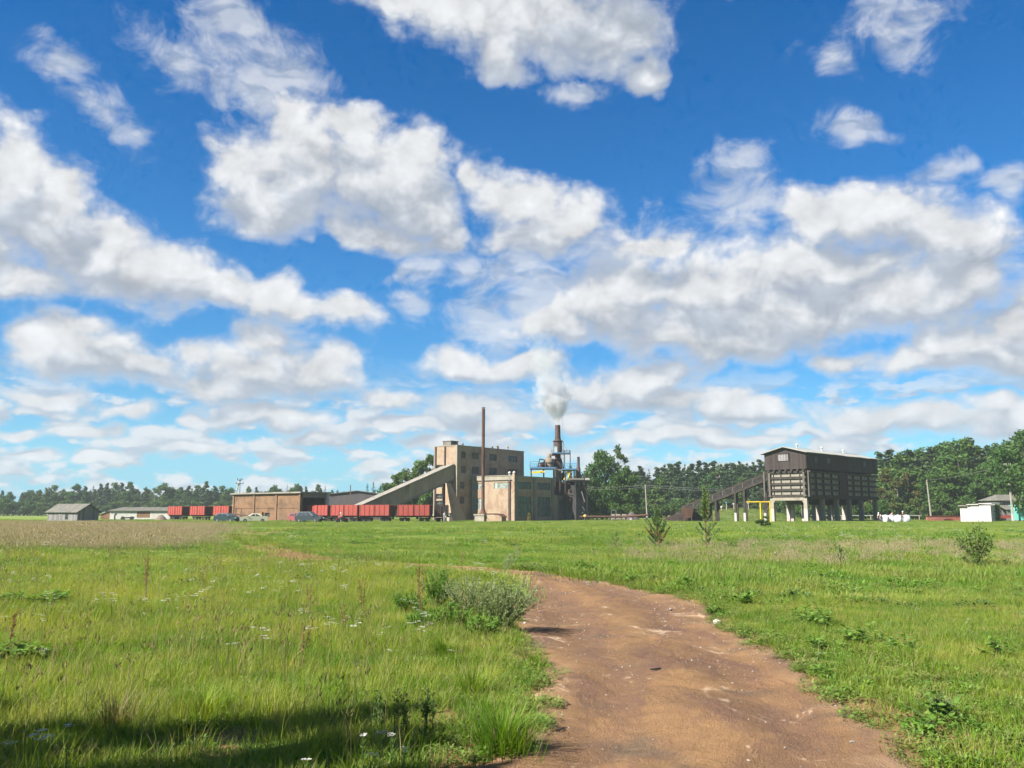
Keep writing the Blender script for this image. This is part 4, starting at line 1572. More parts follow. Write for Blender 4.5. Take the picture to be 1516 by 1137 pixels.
# pine wood between the plant and the bunker
row([(941, 700), (950, 693), (962, 697), (974, 694), (985, 689), (995, 688), (1005, 687), (1016, 689)], 268, 9, 'of the pine wood, counted from the plant', 'pines of the wood behind the sloping conveyor', ['pine', 'pine', 'spruce', 'pine', 'pine', 'pine', 'pine', 'spruce'], 1.3)
row([(1026, 688), (1037, 686), (1048, 688), (1058, 686), (1068, 688), (1078, 688), (1088, 687), (1098, 684), (1108, 687), (1118, 685), (1129, 684), (1141, 683)], 262, 9, 'of the pine wood above the belt conveyor', 'pines of the wood behind the sloping conveyor', ['pine', 'pine', 'pine', 'pine', 'birch', 'pine', 'pine', 'pine', 'pine', 'pine', 'pine', 'pine'], 1.3)
row([(955, 712), (978, 708), (1003, 706), (1027, 709), (1050, 704), (1075, 707), (1100, 706), (1122, 704)], 245, 5, 'in the front line of the pine wood', 'front pines of the wood behind the conveyor', ['pine', 'decid', 'pine', 'pine', 'decid', 'pine', 'birch', 'pine'], 1.2)
# wood on the right
row([(1306, 672), (1322, 668), (1338, 671), (1352, 668), (1368, 665), (1384, 664), (1398, 659)], 215, 6, 'in the row right of the timber bunker', 'trees of the wood right of the bunker', ['pine', 'pine', 'decid', 'pine', 'decid', 'pine', 'decid'], 1.25)
row([(1408, 656), (1424, 650), (1441, 650), (1456, 662), (1470, 664), (1484, 659), (1500, 654), (1516, 644)], 205, 6, 'in the row behind the whitewashed shed', 'trees of the wood behind the white shed', ['decid', 'decid', 'decid', 'pine', 'pine', 'decid', 'decid', 'decid'], 1.2)
row([(1315, 694), (1330, 704), (1346, 700), (1365, 706), (1388, 698), (1410, 688), (1432, 694), (1455, 700), (1480, 690)], 186, 4, 'at the right wood edge', 'trees at the edge of the right wood', ['yellow', 'birch', 'yellow', 'decid', 'decid', 'decid', 'decid', 'decid', 'decid'], 1.15)
tree('decid', 1522, 636, 150, 'tall broadleaf tree cut by the right edge behind the turquoise shed', None, 0.9, 2)
tree('decid', 1560, 640, 170, 'broad tree just outside the right edge of the view', None, 1.0, 4)
tree('decid', 1610, 650, 180, 'broad tree further outside the right edge of the view', None, 1.0, 1)

# what stands behind the front rows reads as one mass
def wood(name, segs, label, kinds):
    Ps, sc, vi = [], [], []
    meshes = []
    for kd in kinds:
        for c, t, h in PROTO[kd]:
            meshes.append((joined2(c, t), h))
    for (x0, x1, t0, t1, y0, y1, n) in segs:
        for k in range(n):
            u = rng.random()
            px, y = x0 + (x1 - x0) * u, rng.uniform(y0, y1)
            H = at(px, t0 + (t1 - t0) * u, y).z * rng.uniform(0.80, 0.95)
            i = rng.integers(len(meshes))
            Ps.append(((px - CX) * y / 1276, y, 0))
            sc.append(H / meshes[i][1])
            vi.append(i)
    return scatter(name, [m[0] for m in meshes], np.array(Ps), rng.random(len(Ps)) * 6.28, np.array(sc), np.array(vi), label)


def joined2(c, t):
    q = bpy.data.meshes.new('tree')
    n, nt_ = len(c.vertices), len(t.vertices)
    a, b = np.empty(n * 3, np.float32), np.empty(nt_ * 3, np.float32)
    c.vertices.foreach_get('co', a)
    t.vertices.foreach_get('co', b)
    F = [tuple(p.vertices) for p in c.polygons] + [tuple(n + v for v in p.vertices) for p in t.polygons]
    q.from_pydata(np.concatenate([a.reshape(-1, 3), b.reshape(-1, 3)]), [], F)
    q.materials.append(c.materials[0])
    q.materials.append(t.materials[0])
    q.polygons.foreach_set('material_index', [0] * len(c.polygons) + [1] * len(t.polygons))
    for k in ('tip', 'vr'):
        x = np.full(n + nt_, 0.5, np.float32)
        y = np.empty(n, np.float32)
        c.attributes[k].data.foreach_get('value', y)
        x[:n] = y
        q.attributes.new(k, 'FLOAT', 'POINT').data.foreach_set('value', x)
    q.update()
    return q


wood('far_woods', [(-420, 345, 724, 722, 408, 470, 170), (345, 590, 724, 722, 360, 440, 60)], 'dense mixed woods along the far edge of the field', ['pine', 'decid'])
wood('pine_woods', [(935, 1160, 692, 688, 272, 320, 70), (1140, 1310, 700, 690, 250, 310, 40)], 'dense pine woods behind the front pines', ['pine'])
wood('right_woods', [(1300, 1420, 672, 664, 218, 260, 40), (1420, 1760, 666, 652, 208, 260, 70)], 'dense woods behind the right edge of the works', ['decid', 'pine'])
wood('undergrowth', [(1185, 1312, 741, 741, 184, 198, 34), (868, 945, 742, 742, 186, 200, 16), (-300, 350, 740, 740, 370, 396, 150), (350, 640, 744, 744, 230, 330, 70), (860, 1140, 736, 736, 225, 262, 110), (1140, 1320, 736, 736, 200, 240, 60), (1300, 1600, 735, 735, 178, 200, 90)], 'bushy undergrowth along the edge of the woods', ['bush'])

# light bushes at the far left edge of the field
for i, (px, top) in enumerate([(6, 738), (18, 742), (30, 744), (42, 741), (56, 745)]):
    tree('bush', px, top, 350, f'round bush, {ORD[i]} from the left before the far left wood', 'bushes in front of the far wood', 1.0, i)
for i, (px, top) in enumerate([(877, 744), (898, 748), (926, 746)]):
    tree('bush', px, top, 178, f'green bush, {ORD[i]} from the left behind the low pipeline', 'bushes behind the pipeline', 0.8, i)

# two big bushes that throw their shade into the left of the road; they stand left of and behind the view
for i, (x, y, h, w) in enumerate([(-6.85, 3.80, 5.5, 0.36), (-6.25, 4.0, 5.6, 0.44), (-5.8, 3.25, 5.5, 0.50), (-9.5, 4.15, 5.6, 0.46), (-8.9, 3.1, 5.4, 0.46), (-5.45, 2.6, 5.4, 0.5), (-6.3, 2.95, 5.4, 0.42), (-9.4, 3.35, 5.4, 0.42)]):
    c, t, h0 = PROTO['bush'][i % 3]
    e = thing('roadside_bush', (x, y, 0), i * 1.7, f'{["tall", "narrow", "wide", "big", "small", "low", "slim", "broad"][i]} roadside bush beside the camera, shading the left meadow', 'bush', 'bushes beside the camera')
    e.scale = (h / h0 * w * 0.62, h / h0 * w * 0.62, h / h0)
    for n_, me in (('crown', c), ('trunk', t)):
        o = bpy.data.objects.new(n_, me)
        COL.objects.link(o)
        o.parent = e

# ------------------------------------------------------------------ the works: materials
CONC_TAN = pm('sandy plaster', (0.428, 0.320, 0.213), (0.347, 0.254, 0.165), 0.5, 0.92, (0.246, 0.147, 0.095), (0.56, 0.72), 0.35, streak=2.5, bump=0.02)
CONC_PALE = pm('pale concrete', (0.349, 0.316, 0.256), (0.282, 0.248, 0.194), 0.7, 0.9, (0.168, 0.148, 0.121), (0.58, 0.75), 0.5, streak=2, bump=0.015)
CONC_GREY = pm('grey concrete', (0.238, 0.220, 0.189), (0.175, 0.161, 0.140), 0.6, 0.92, (0.098, 0.091, 0.081), (0.56, 0.72), 0.4, streak=3, bump=0.02)
ROOF_SLAB = pm('weathered roof slab', (0.293, 0.265, 0.221), (0.221, 0.204, 0.171), 0.8, 0.92, (0.112, 0.109, 0.095), (0.55, 0.7), 0.5, bump=0.02)
WHITEWASH = pm('whitewash', (0.530, 0.516, 0.480), (0.444, 0.430, 0.394), 0.8, 0.9, (0.287, 0.265, 0.229), (0.6, 0.75), 0.7, streak=1.5, bump=0.01)
RUST = pm('rusty steel', (0.132, 0.064, 0.043), (0.081, 0.044, 0.034), 1.2, 0.8, (0.187, 0.089, 0.051), (0.56, 0.7), 0.6, streak=4, bump=0.01)
RUST_DARK = pm('dark flue steel', (0.085, 0.052, 0.045), (0.055, 0.040, 0.038), 1.0, 0.75, (0.13, 0.075, 0.055), (0.55, 0.7), 0.5, streak=4, bump=0.01)
STEEL_DARK = pm('dark machine steel', (0.050, 0.048, 0.047), (0.030, 0.029, 0.030), 1.4, 0.7, (0.10, 0.06, 0.045), (0.6, 0.75), 0.8, bump=0.01)
STEEL_GREY = pm('dull grey steel', (0.221, 0.217, 0.212), (0.162, 0.157, 0.153), 1.2, 0.6, (0.136, 0.085, 0.060), (0.6, 0.75), 0.8, bump=0.006)
BLUE_PAINT = pm('faded blue paint', (0.072, 0.178, 0.340), (0.102, 0.230, 0.399), 1.6, 0.6, (0.136, 0.085, 0.068), (0.62, 0.75), 1.2, bump=0.005)
YELLOW_PAINT = pm('yellow pipe paint', (0.80, 0.56, 0.035), (0.72, 0.48, 0.03), 1.5, 0.5, None, bump=0.003)
RED_PAINT = pm('weathered red wagon paint', (0.387, 0.070, 0.052), (0.305, 0.054, 0.043), 0.9, 0.7, (0.212, 0.084, 0.070), (0.54, 0.72), 0.8, streak=2.0, bump=0.006)
RED_DARK = pm('dark red frame paint', (0.144, 0.032, 0.025), (0.079, 0.025, 0.022), 1.2, 0.75, None, bump=0.006)
CREAM_STEEL = pm('cream cyclone paint', (0.280, 0.235, 0.185), (0.224, 0.179, 0.140), 0.9, 0.6, (0.123, 0.073, 0.050), (0.57, 0.72), 0.7, streak=2, bump=0.006)
FRAME_DARK = pm('old window frame', (0.16, 0.145, 0.12), (0.10, 0.09, 0.078), 2.0, 0.8)
FRAME_PALE = pm('pale window frame', (0.308, 0.294, 0.252), (0.231, 0.217, 0.189), 2.0, 0.8)
GLASS_GREEN = glass_mat('grimy greenish glass', (0.045, 0.085, 0.075), 0.25)
GLASS_DARK = glass_mat('dark dusty glass', (0.020, 0.026, 0.030), 0.15)
GLASS_BLOCK = glass_mat('pale glass blocks', (0.17, 0.20, 0.175), 0.35)
BRICK_OLD = brick_mat('old orange brick', (0.242, 0.115, 0.054), (0.207, 0.095, 0.046), (0.230, 0.173, 0.115), (0.115, 0.072, 0.043))
BRICK_RED = brick_mat('red brick', (0.40, 0.115, 0.075), (0.34, 0.095, 0.065), (0.34, 0.22, 0.17), (0.24, 0.08, 0.06))
BRICK_TAN = brick_mat('tan silicate brick', (0.419, 0.316, 0.218), (0.373, 0.280, 0.188), (0.337, 0.267, 0.195), (0.282, 0.182, 0.122))
PLANK_BROWN = plank_mat('brown purple boards', (0.035, 0.025, 0.023), (0.061, 0.048, 0.044), 0.22)
PLANK_GREY = plank_mat('silver grey boards', (0.144, 0.137, 0.133), (0.259, 0.248, 0.241), 0.25)
PLANK_DARK = plank_mat('dark tarred boards', (0.023, 0.021, 0.021), (0.043, 0.038, 0.036), 0.22)
TIMBER = pm('weathered timber beam', (0.061, 0.050, 0.041), (0.038, 0.031, 0.026), 1.5, 0.9, (0.092, 0.080, 0.067), (0.58, 0.72), 1.2, bump=0.015)
TIMBER_PALE = pm('pale weathered timber', (0.147, 0.130, 0.107), (0.107, 0.093, 0.076), 1.5, 0.9, None, streak=5, bump=0.015)
PANEL_PALE = pm('limed wall panel', (0.287, 0.267, 0.221), (0.232, 0.211, 0.171), 1.0, 0.9, (0.141, 0.126, 0.101), (0.56, 0.7), 0.9, streak=1.5, bump=0.012)
SLATE = pm('grey slate roof', (0.166, 0.162, 0.133), (0.122, 0.119, 0.101), 1.0, 0.9, (0.209, 0.194, 0.144), (0.55, 0.7), 0.7, bump=0.02)
ROOF_PALE = pm('pale sheet roof', (0.42, 0.41, 0.36), (0.33, 0.325, 0.29), 0.9, 0.8, (0.22, 0.20, 0.17), (0.58, 0.72), 0.7, bump=0.01)
STILT_WHITE = pm('worn pinkish limewash', (0.50, 0.43, 0.40), (0.40, 0.34, 0.31), 1.2, 0.9, (0.26, 0.22, 0.20), (0.55, 0.7), 0.9, bump=0.01)
GALLERY = pm('tan gallery concrete', (0.41, 0.33, 0.23), (0.31, 0.25, 0.175), 0.6, 0.92, (0.17, 0.15, 0.12), (0.56, 0.72), 0.4, streak=3, bump=0.02)
GLASS_DULL = glass_mat('dull dusty pane', (0.050, 0.052, 0.046), 0.6)
PEAT = pm('loose peat', (0.045, 0.030, 0.024), (0.028, 0.020, 0.017), 1.5, 1.0, (0.085, 0.05, 0.035), (0.58, 0.7), 0.8, bump=0.08)
BAG_WHITE = pm('woven white sack', (0.672, 0.672, 0.664), (0.608, 0.608, 0.608), 2.0, 0.8, None, bump=0.02)
TURQ = pm('turquoise paint', (0.16, 0.56, 0.47), (0.13, 0.48, 0.41), 1.0, 0.6, None, bump=0.004)
RUBBER = plain('rubber', (0.022, 0.022, 0.023), 0.85)
CHROME = plain('bright metal', (0.75, 0.75, 0.76), 0.22, 0.5, 1.0)
LAMP_GLASS = plain('lamp glass', (0.82, 0.82, 0.78), 0.12)

ROT = math.atan2(0.805, 0.593)
FX = lambda u, z, d: (u, d, z)               # long face: plane y = 0
FY = lambda u, z, d: (d, u, z)               # end face: plane x = 0


def gx_at(px, depth):
    return (px - CX) * depth / 1276


def zrow(row, depth):
    return EYE + (758 - row) / 1290 * depth


def along(px, o, d):
    """Distance from o in direction d at which a line on the ground passes under column px."""
    k = (px - CX) / 1276
    return (k * o[1] - o[0]) / (d[0] - k * d[1])


DX, DY = (0.593, 0.805), (-0.805, 0.593)

# ---- main block
o = (gx_at(676, 160), 160)
H = zrow(658.5, 160)
LX, LY = 21.5, 5.6
main = thing('factory_building', (o[0], o[1], 0), ROT, 'tall sandy factory block with flat roof where the sloping gallery ends', 'factory')
wins = []
for px0, px1 in ((682, 689), (698, 709), (724, 735.5), (752, 766)):
    a, b = along(px0, o, DX), along(px1, o, DX)
    wins += [(a, b, 11.7, 12.95), (a, b, 8.9, 10.25)]
wins += [(0.9, 2.2, 6.0, 7.3), (0.9, 2.2, 3.2, 4.5)]
mb = MB()
wall(mb, LX, -0.2, H, wins, FX)
w2 = []
a, b = along(645.5, o, DY), along(655, o, DY)
for z0, z1 in ((9.35, 10.5), (4.05, 5.05), (2.85, 3.75), (6.2, 7.2)):
    w2.append((b, a, z0, z1))
wall(mb, LY, -0.2, H, w2, FY)
mb.face([(0, LY, -0.2), (LX, LY, -0.2), (LX, LY, H), (0, LY, H)])
mb.face([(LX, 0, -0.2), (LX, LY, -0.2), (LX, LY, H), (LX, 0, H)])
mb.build('wall', BRICK_TAN, main)
mb = MB()
mb.box(0.02, LX - 0.02, 0.02, LY - 0.02, H - 0.3, H - 0.12)
rf = mb.build('roof', ROOF_SLAB, main)
mb = MB()
mb.box(-0.08, LX + 0.08, -0.08, 0.22, H, H + 0.14).box(-0.08, 0.22, 0.223, LY + 0.08, H, H + 0.14).box(0.223, LX + 0.08, LY - 0.2, LY + 0.08, H, H + 0.14)
mb.build('coping', CONC_PALE, main)
for i, w in enumerate(wins):
    window(main, FX, w, FRAME_DARK, GLASS_DULL if i not in (6,) else GLASS_DARK, 3 if w[1] - w[0] > 1.3 else 2, 2)
for w in w2:
    window(main, FY, w, FRAME_PALE, GLASS_DARK, 2, 2)
for px in (644.2, 658.2):
    u = along(px, o, DY)
    mb = MB()
    mb.box(-0.16, -0.004, u - 0.17, u + 0.17, 0, H - 0.02)
    mb.build('dark_strip', RUST_DARK, main)  # flat dark strip running up the end face
mb = MB()
mb.box(-0.14, -0.003, -0.12, 0.28, 0, H - 0.02)
mb.build('pilaster', CONC_PALE, main)
mb = MB()
mb.box(-0.14, -0.003, LY - 0.42, LY + 0.1, 0, H - 0.02)
mb.build('pilaster', CONC_PALE, main)
mb = MB()
mb.box(0.5, 2.6, 2.0, 4.0, H - 0.12, H + 0.95)
mb.box(0.4, 2.7, 1.9, 4.1, H + 0.953, H + 1.08)
mb.build('vent_housing', CONC_GREY, rf)
for x, y, r, h in ((4.4, 2.4, 0.16, 0.9), (4.9, 2.7, 0.12, 1.0), (12.6, 1.4, 0.14, 0.75), (13.9, 1.2, 0.2, 1.05), (14.5, 1.5, 0.2, 0.85), (17.2, 1.0, 0.16, 1.1), (19.3, 1.0, 0.12, 0.4)):
    mb = MB()
    mb.lathe([(r, 0), (r, h * 0.8), (r * 1.5, h * 0.8), (r * 1.5, h * 0.92), (r * 0.4, h)], (x, y, H - 0.12), 8)
    mb.build('roof_vent', CONC_PALE if r > 0.15 else RUST_DARK, rf)

# weeds that have seeded on the roof
lb = LB(77)
n = 60
pp = np.stack([rng.uniform(6.5, 9.5, n), rng.uniform(0.6, 1.6, n), np.full(n, H - 0.1)], 1)
lb.blades(pp, rng.random(n) * 6.28, rng.uniform(0.3, 0.8, n), rng.uniform(0.1, 0.5, n), np.full(n, 0.07))
lb.build('roof_weed', F_SHRUB, rf)['kind'] = 'stuff'

# ---- lower hall in front of it
oa = (gx_at(762.3, 157), 157)
HA = zrow(705, 157)
LA = along(821, oa, DX)
LB_ = 10.2
hall = thing('workshop_hall', (oa[0], oa[1], 0), ROT, 'lower sandy hall with pale cornice in front of the tall factory block', 'factory hall')
winA, kindA = [], []
for px0, px1 in ((766, 787), (795, 815)):
    a, b = along(px0, oa, DX), along(px1, oa, DX)
    winA += [(a, b, 5.85, 7.15), (a, b, 0.75, 4.5)]
mb = MB()
wall(mb, LA, -0.2, HA, winA, FX)
winB = []
for px0, px1, r0, r1 in ((698, 714, 724, 715), (731, 757, 723.5, 714.5), (700.5, 718, 754, 737.5)):
    a, b = along(px1, oa, DY), along(px0, oa, DY)
    winB.append((max(a, 0.6), b, zrow(r0, 160), zrow(r1, 160)))
wall(mb, LB_, -0.2, HA, winB, FY)
mb.face([(LA, 0, -0.2), (LA, LB_, -0.2), (LA, LB_, HA), (LA, 0, HA)])
mb.build('wall', BRICK_TAN, hall)
mb = MB()
mb.box(0.02, LA, 0.02, LB_, HA - 0.25, HA - 0.1)
rfa = mb.build('roof', ROOF_SLAB, hall)
mb = MB()
mb.box(-0.22, -0.002, 0.35, LB_, HA - 0.62, HA + 0.12)
mb.box(-0.30, -0.002, 0.35, LB_, HA + 0.123, HA + 0.26)
mb.box(-0.002, LA, -0.1, -0.002, HA - 0.2, HA + 0.16)
mb.build('cornice', CONC_PALE, hall)
mb = MB()
mb.box(-0.32, 0.0, -0.14, 0.35, 0, HA + 0.55)
mb.build('pilaster', BRICK_TAN, hall)
mb = MB()
mb.box(-0.18, -0.004, 0.95, 1.4, 0, HA - 0.63)
mb.build('dark_strip', RUST_DARK, hall)  # dark upright strip from the ground to the cornice
for px in (764, 791, 818):
    u = along(px, oa, DX)
    mb = MB()
    mb.box(u - 0.4, u + 0.4, -0.14, -0.003, 0, HA - 0.22)
    mb.build('pilaster', CONC_GREY, hall)
for i, w in enumerate(winA):
    window(hall, FX, w, FRAME_DARK, GLASS_GREEN, 4, 2 if i % 2 == 0 else 4)
for w in winB:
    window(hall, FY, w, FRAME_PALE, GLASS_BLOCK, 4, 2 if w[2] > 5 else 3, 0.12)
for x, y in ((1.6, 2.4), (1.0, 0.9)):
    mb = MB()
    mb.lathe([(0.17, 0), (0.17, 0.75), (0.30, 0.78), (0.26, 1.0), (0.05, 1.15)], (x, y, HA - 0.1), 10)
    mb.build('roof_vent', WHITEWASH, rfa)

# yellow gas riser at the hall
o_g = on_ground(773, 768)
gas = thing('gas_riser', (gx_at(772.5, 157.6) + 0.9, 157.6, 0), ROT, 'small yellow gas riser with two bends at the foot of the hall', 'gas pipe')
mb = MB()
mb.path([(-0.3, -0.5, 0), (-0.3, -0.5, 1.25), (-0.15, -0.5, 1.45), (0.15, -0.5, 1.45), (0.3, -0.5, 1.25), (0.3, -0.5, 0)], 0.075, 8)
mb.build('pipe', YELLOW_PAINT, gas)
mb = MB()
mb.lathe([(0.13, 0), (0.16, 0.1), (0.16, 0.22), (0.1, 0.32)], (0.3, -0.5, 0.55), 8)
mb.build('valve', YELLOW_PAINT, gas)

# ---- tall thin stack with guys, on its plinth, and its flue
sx_, sy_ = gx_at(715, 152.5), 152.5
ZT = zrow(600, 152.5)
stack = thing('thin_stack', (sx_, sy_, 0), ROT, 'tall thin rusty stack with guy wires standing on a concrete plinth', 'chimney')
mb = MB()
mb.box(-1.05, 1.05, -1.05, 1.05, -0.1, 1.05)
mb.box(-1.2, 1.2, -1.2, 1.2, 1.053, 1.28)
mb.build('plinth', CONC_PALE, stack)
mb = MB()
mb.lathe([(0.85, 1.28), (0.5, 1.6), (0.30, 2.3), (0.28, 6.0), (0.28, ZT - 0.3)], (0, 0, 0), 14)
mb.build('flue', RUST, stack, smooth_a=40)
for z in (6.1, 10.6, 15.2, ZT - 0.2):
    mb = MB()
    mb.lathe([(0.29, 0), (0.35, 0.02), (0.35, 0.12), (0.29, 0.14)], (0, 0, z), 14)
    mb.build('flange', RUST_DARK, stack)
zc = zrow(661, 152.5)
inv = Matrix.Rotation(-ROT, 4, 'Z')
for ax, ay in ((gx_at(646, 146), 146), (gx_at(813, 152), 152), (gx_at(690, 166), 158.5)):
    e = inv @ Vector((ax - sx_, ay - sy_, 0))
    mb = MB()
    s = Vector((0, 0, zc))
    mb.path([s, s.lerp(e, 0.5) - Vector((0, 0, 0.25)), e], 0.024, 4)
    mb.build('guy_wire', STEEL_DARK, stack)
flue = thing('brick_flue', (sx_, sy_, 0), ROT, 'low humped brick flue between the thin stack and the hall', 'flue')
mb = MB()
mb.prism([(-4.6, -0.1), (-4.6, 0.7), (-3.9, 1.15), (-2.4, 1.25), (-1.25, 1.2), (-1.25, -0.1)], 'y', -0.7, 0.6)
ob = mb.build('flue', BRICK_TAN, flue)
ob.rotation_euler = (0, 0, PI / 2)
mb = MB()
mb.prism([(-4.7, 0.72), (-3.95, 1.19), (-2.4, 1.3), (-1.25, 1.25), (-1.25, 1.35), (-2.4, 1.42), (-4.0, 1.3), (-4.8, 0.8)], 'y', -0.8, 0.7)
ob = mb.build('cover', RUST, flue)
ob.rotation_euler = (0, 0, PI / 2)

# ---- sloping gallery
pu = Vector((gx_at(672.5, 160.2), 160.2, zrow(685.5, 160.2)))
pl = Vector((gx_at(534, 149.8), 149.8, zrow(747.5, 149.8)))
ang = math.atan2(pu.y - pl.y, pu.x - pl.x)
gal = thing('sloping_gallery', (pl.x, pl.y, 0), ang, 'long sloping concrete conveyor gallery rising to the tall factory block', 'conveyor gallery')
GLn = math.hypot(pu.x - pl.x, pu.y - pl.y)
sl = (pu.z - pl.z) / GLn
GWd, GH = 2.9, 2.95
mb = MB()
for k in range(7):
    a, b = GLn * k / 7 + 0.02, GLn * (k + 1) / 7 - 0.02
    mb = MB()
    zt = lambda x: pl.z + sl * x - 0.2
    zb = lambda x: max(-0.1, pl.z + sl * x - GH)
    mb.hexa([(a, 0, zb(a)), (b, 0, zb(b)), (b, GWd, zb(b)), (a, GWd, zb(a)), (a, 0, zt(a)), (b, 0, zt(b)), (b, GWd, zt(b)), (a, GWd, zt(a))])
    mb.build('side_panel', GALLERY, gal)
for k in range(10):
    a, b = -0.5 + (GLn + 0.3) * k / 10, -0.5 + (GLn + 0.3) * (k + 1) / 10 - 0.03
    mb = MB()
    dz = 0.012 * (k % 3)
    mb.hexa([(a, -0.28, pl.z + sl * a - 0.19 + dz), (b, -0.28, pl.z + sl * b - 0.19 + dz), (b, GWd + 0.28, pl.z + sl * b - 0.19 + dz), (a, GWd + 0.28, pl.z + sl * a - 0.19 + dz),
             (a, -0.28, pl.z + sl * a + dz), (b, -0.28, pl.z + sl * b + dz), (b, GWd + 0.28, pl.z + sl * b + dz), (a, GWd + 0.28, pl.z + sl * a + dz)])
    mb.build('roof_slab', ROOF_SLAB, gal)
mb = MB()
mb.bar((GLn * 0.40, 0.05, pl.z + sl * GLn * 0.40 - GH), (GLn, 0.05, pl.z + sl * GLn - GH), 0.25, 0.3)
mb.bar((GLn * 0.40, GWd - 0.05, pl.z + sl * GLn * 0.40 - GH), (GLn, GWd - 0.05, pl.z + sl * GLn - GH), 0.25, 0.3)
mb.build('girder', CONC_GREY, gal)
pier = thing('gallery_pier', (0, 0, 0), 0, 'tapering concrete pier under the upper end of the sloping gallery', 'pier')
A0 = Vector((gx_at(670, 154.6), 154.6, -0.1))
A1 = Vector((gx_at(660.5, 157.6), 157.6, zrow(715, 157.6)))
uX, uY = Vector((*DX, 0)), Vector((*DY, 0))
mb = MB()
mb.hexa([A0, A0 + uX * 4.2, A0 + uX * 4.2 + uY * 1.75, A0 + uY * 1.75, A1, A1 + uX * 1.2, A1 + uX * 1.2 + uY * 0.25, A1 + uY * 0.25])
mb.build('shaft', CONC_TAN, pier)
bl = thing('concrete_post', (gx_at(666.5, 150), 150, 0), 0.5, 'short pale concrete post in the grass below the gallery', 'post')
mb = MB()
mb.hexa([(-0.34, -0.34, -0.1), (0.34, -0.34, -0.1), (0.34, 0.34, -0.1), (-0.34, 0.34, -0.1), (-0.2, -0.2, 1.3), (0.2, -0.2, 1.3), (0.2, 0.2, 1.3), (-0.2, 0.2, 1.3)])
mb.build('shaft', CONC_PALE, bl)
mb = MB()
mb.box(-0.3, 0.3, -0.3, 0.3, 1.3, 1.5)
mb.build('cap', CONC_GREY, bl)

# ---- boiler plant: lower wing, steel frame with two decks, cyclone, stacks
oc = (oa[0] + DX[0] * (LA + 0.01), oa[1] + DX[1] * (LA + 0.01))
LC = along(872, oa, DX) - LA
HC = 4.85
wing = thing('boiler_wing', (oc[0], oc[1], 0), ROT, 'low shaded wing with pilasters under the boiler plant frame', 'boiler house')
wc = []
for px0, px1 in ((828, 838.5),):
    a, b = along(px0, oa, DX) - LA, along(px1, oa, DX) - LA
    wc.append((a, b, 1.2, 4.2))
mb = MB()
wall(mb, LC, -0.2, HC, wc, FX)
mb.face([(LC, 0, -0.2), (LC, 7, -0.2), (LC, 7, HC), (LC, 0, HC)])
mb.face([(0.02, 0, HC), (LC, 0, HC), (LC, 7, HC), (0.02, 7, HC)])
mb.build('wall', CONC_GREY, wing)
for w in wc:
    window(wing, FX, w, FRAME_DARK, GLASS_GREEN, 3, 4)
for px in (822, 869):
    u = along(px, oa, DX) - LA
    mb = MB()
    mb.box(u - 0.7, u + 0.6, -0.2, -0.003, 0, HC + 0.05)
    mb.build('pilaster', CONC_TAN, wing)

PD = 172.0
plant = thing('boiler_plant', (0, 0, 0), 0, 'open steel frame of the boiler plant with blue decks and railings', 'steel frame')
X = lambda px: gx_at(px, PD)
Z = lambda r: zrow(r, PD)
for px in (787, 806, 821, 836, 852, 870):
    for dy in (-2.4, 2.6):
        if px < 815 and dy < 0:
            continue
        mb = MB()
        top = Z(693.5) if px < 860 else Z(712)
        mb.bar((X(px), PD + dy, 0), (X(px), PD + dy, top), 0.26)
        mb.build('column', STEEL_DARK, plant)
mb = MB()
mb.box(X(785), X(823), PD - 2.6, PD + 2.8, Z(694.2), Z(692))
mb.build('deck', BLUE_PAINT, plant)
mb = MB()
mb.box(X(832), X(853), PD - 2.6, PD + 2.8, Z(696), Z(694.2))
mb.build('deck', BLUE_PAINT, plant)
mb = MB()
mb.box(X(839), X(873), PD - 2.9, PD + 2.6, Z(713), Z(711))
mb.build('deck', STEEL_DARK, plant)
mb = MB()
mb.box(X(843), X(863.5), PD - 3.0, PD + 1.0, Z(710.95), Z(708.5))
mb.build('stack_bed', CONC_GREY, plant)
mb = MB()
mb.box(X(818), X(845), PD - 1.6, PD + 1.8, Z(671.2), Z(669.8))
mb.build('upper_deck', BLUE_PAINT, plant)
for px in (836, 844.2):
    mb = MB()
    mb.bar((X(px), PD - 1.5, Z(693)), (X(px), PD - 1.5, Z(667)), 0.16)
    mb.build('post', STEEL_DARK, plant)
for pts in ([(785, 692), (785, 684)], [(798, 692), (798, 681)], [(807, 692), (807, 680)], [(785, 684), (798, 684)]):
    mb = MB()
    mb.bar((X(pts[0][0]), PD - 2.5, Z(pts[0][1])), (X(pts[1][0]), PD - 2.5, Z(pts[1][1])), 0.09)
    mb.build('rail', STEEL_GREY, plant)
mb = MB()
mb.bar((X(796), PD - 2.3, Z(692)), (X(799), PD - 2.3, Z(680)), 0.22).bar((X(799), PD - 2.3, Z(680)), (X(806), PD - 2.3, Z(681.5)), 0.22).bar((X(806), PD - 2.3, Z(681.5)), (X(808), PD - 2.3, Z(692)), 0.22).bar((X(797), PD - 2.3, Z(686)), (X(807), PD - 2.3, Z(688)), 0.16)
mb.bar((X(797), PD - 1.3, Z(692)), (X(806), PD - 1.3, Z(683)), 0.2)
mb.build('stair_frame', STEEL_DARK, plant)
mb = MB()
mb.box(X(800), X(807), PD - 1.8, PD + 0.2, Z(691.9), Z(684.5))
mb.build('motor_housing', RED_DARK, plant)
for a, b in (((821.5, 706), (821.5, 693)), ((821.5, 697.5), (818, 693.6)), ((821.5, 697.5), (825, 693.6))):
    mb = MB()
    mb.bar((X(a[0]), PD - 3.0, Z(a[1])), (X(b[0]), PD - 3.0, Z(b[1])), 0.17)
    mb.build('brace', TIMBER_PALE, plant)
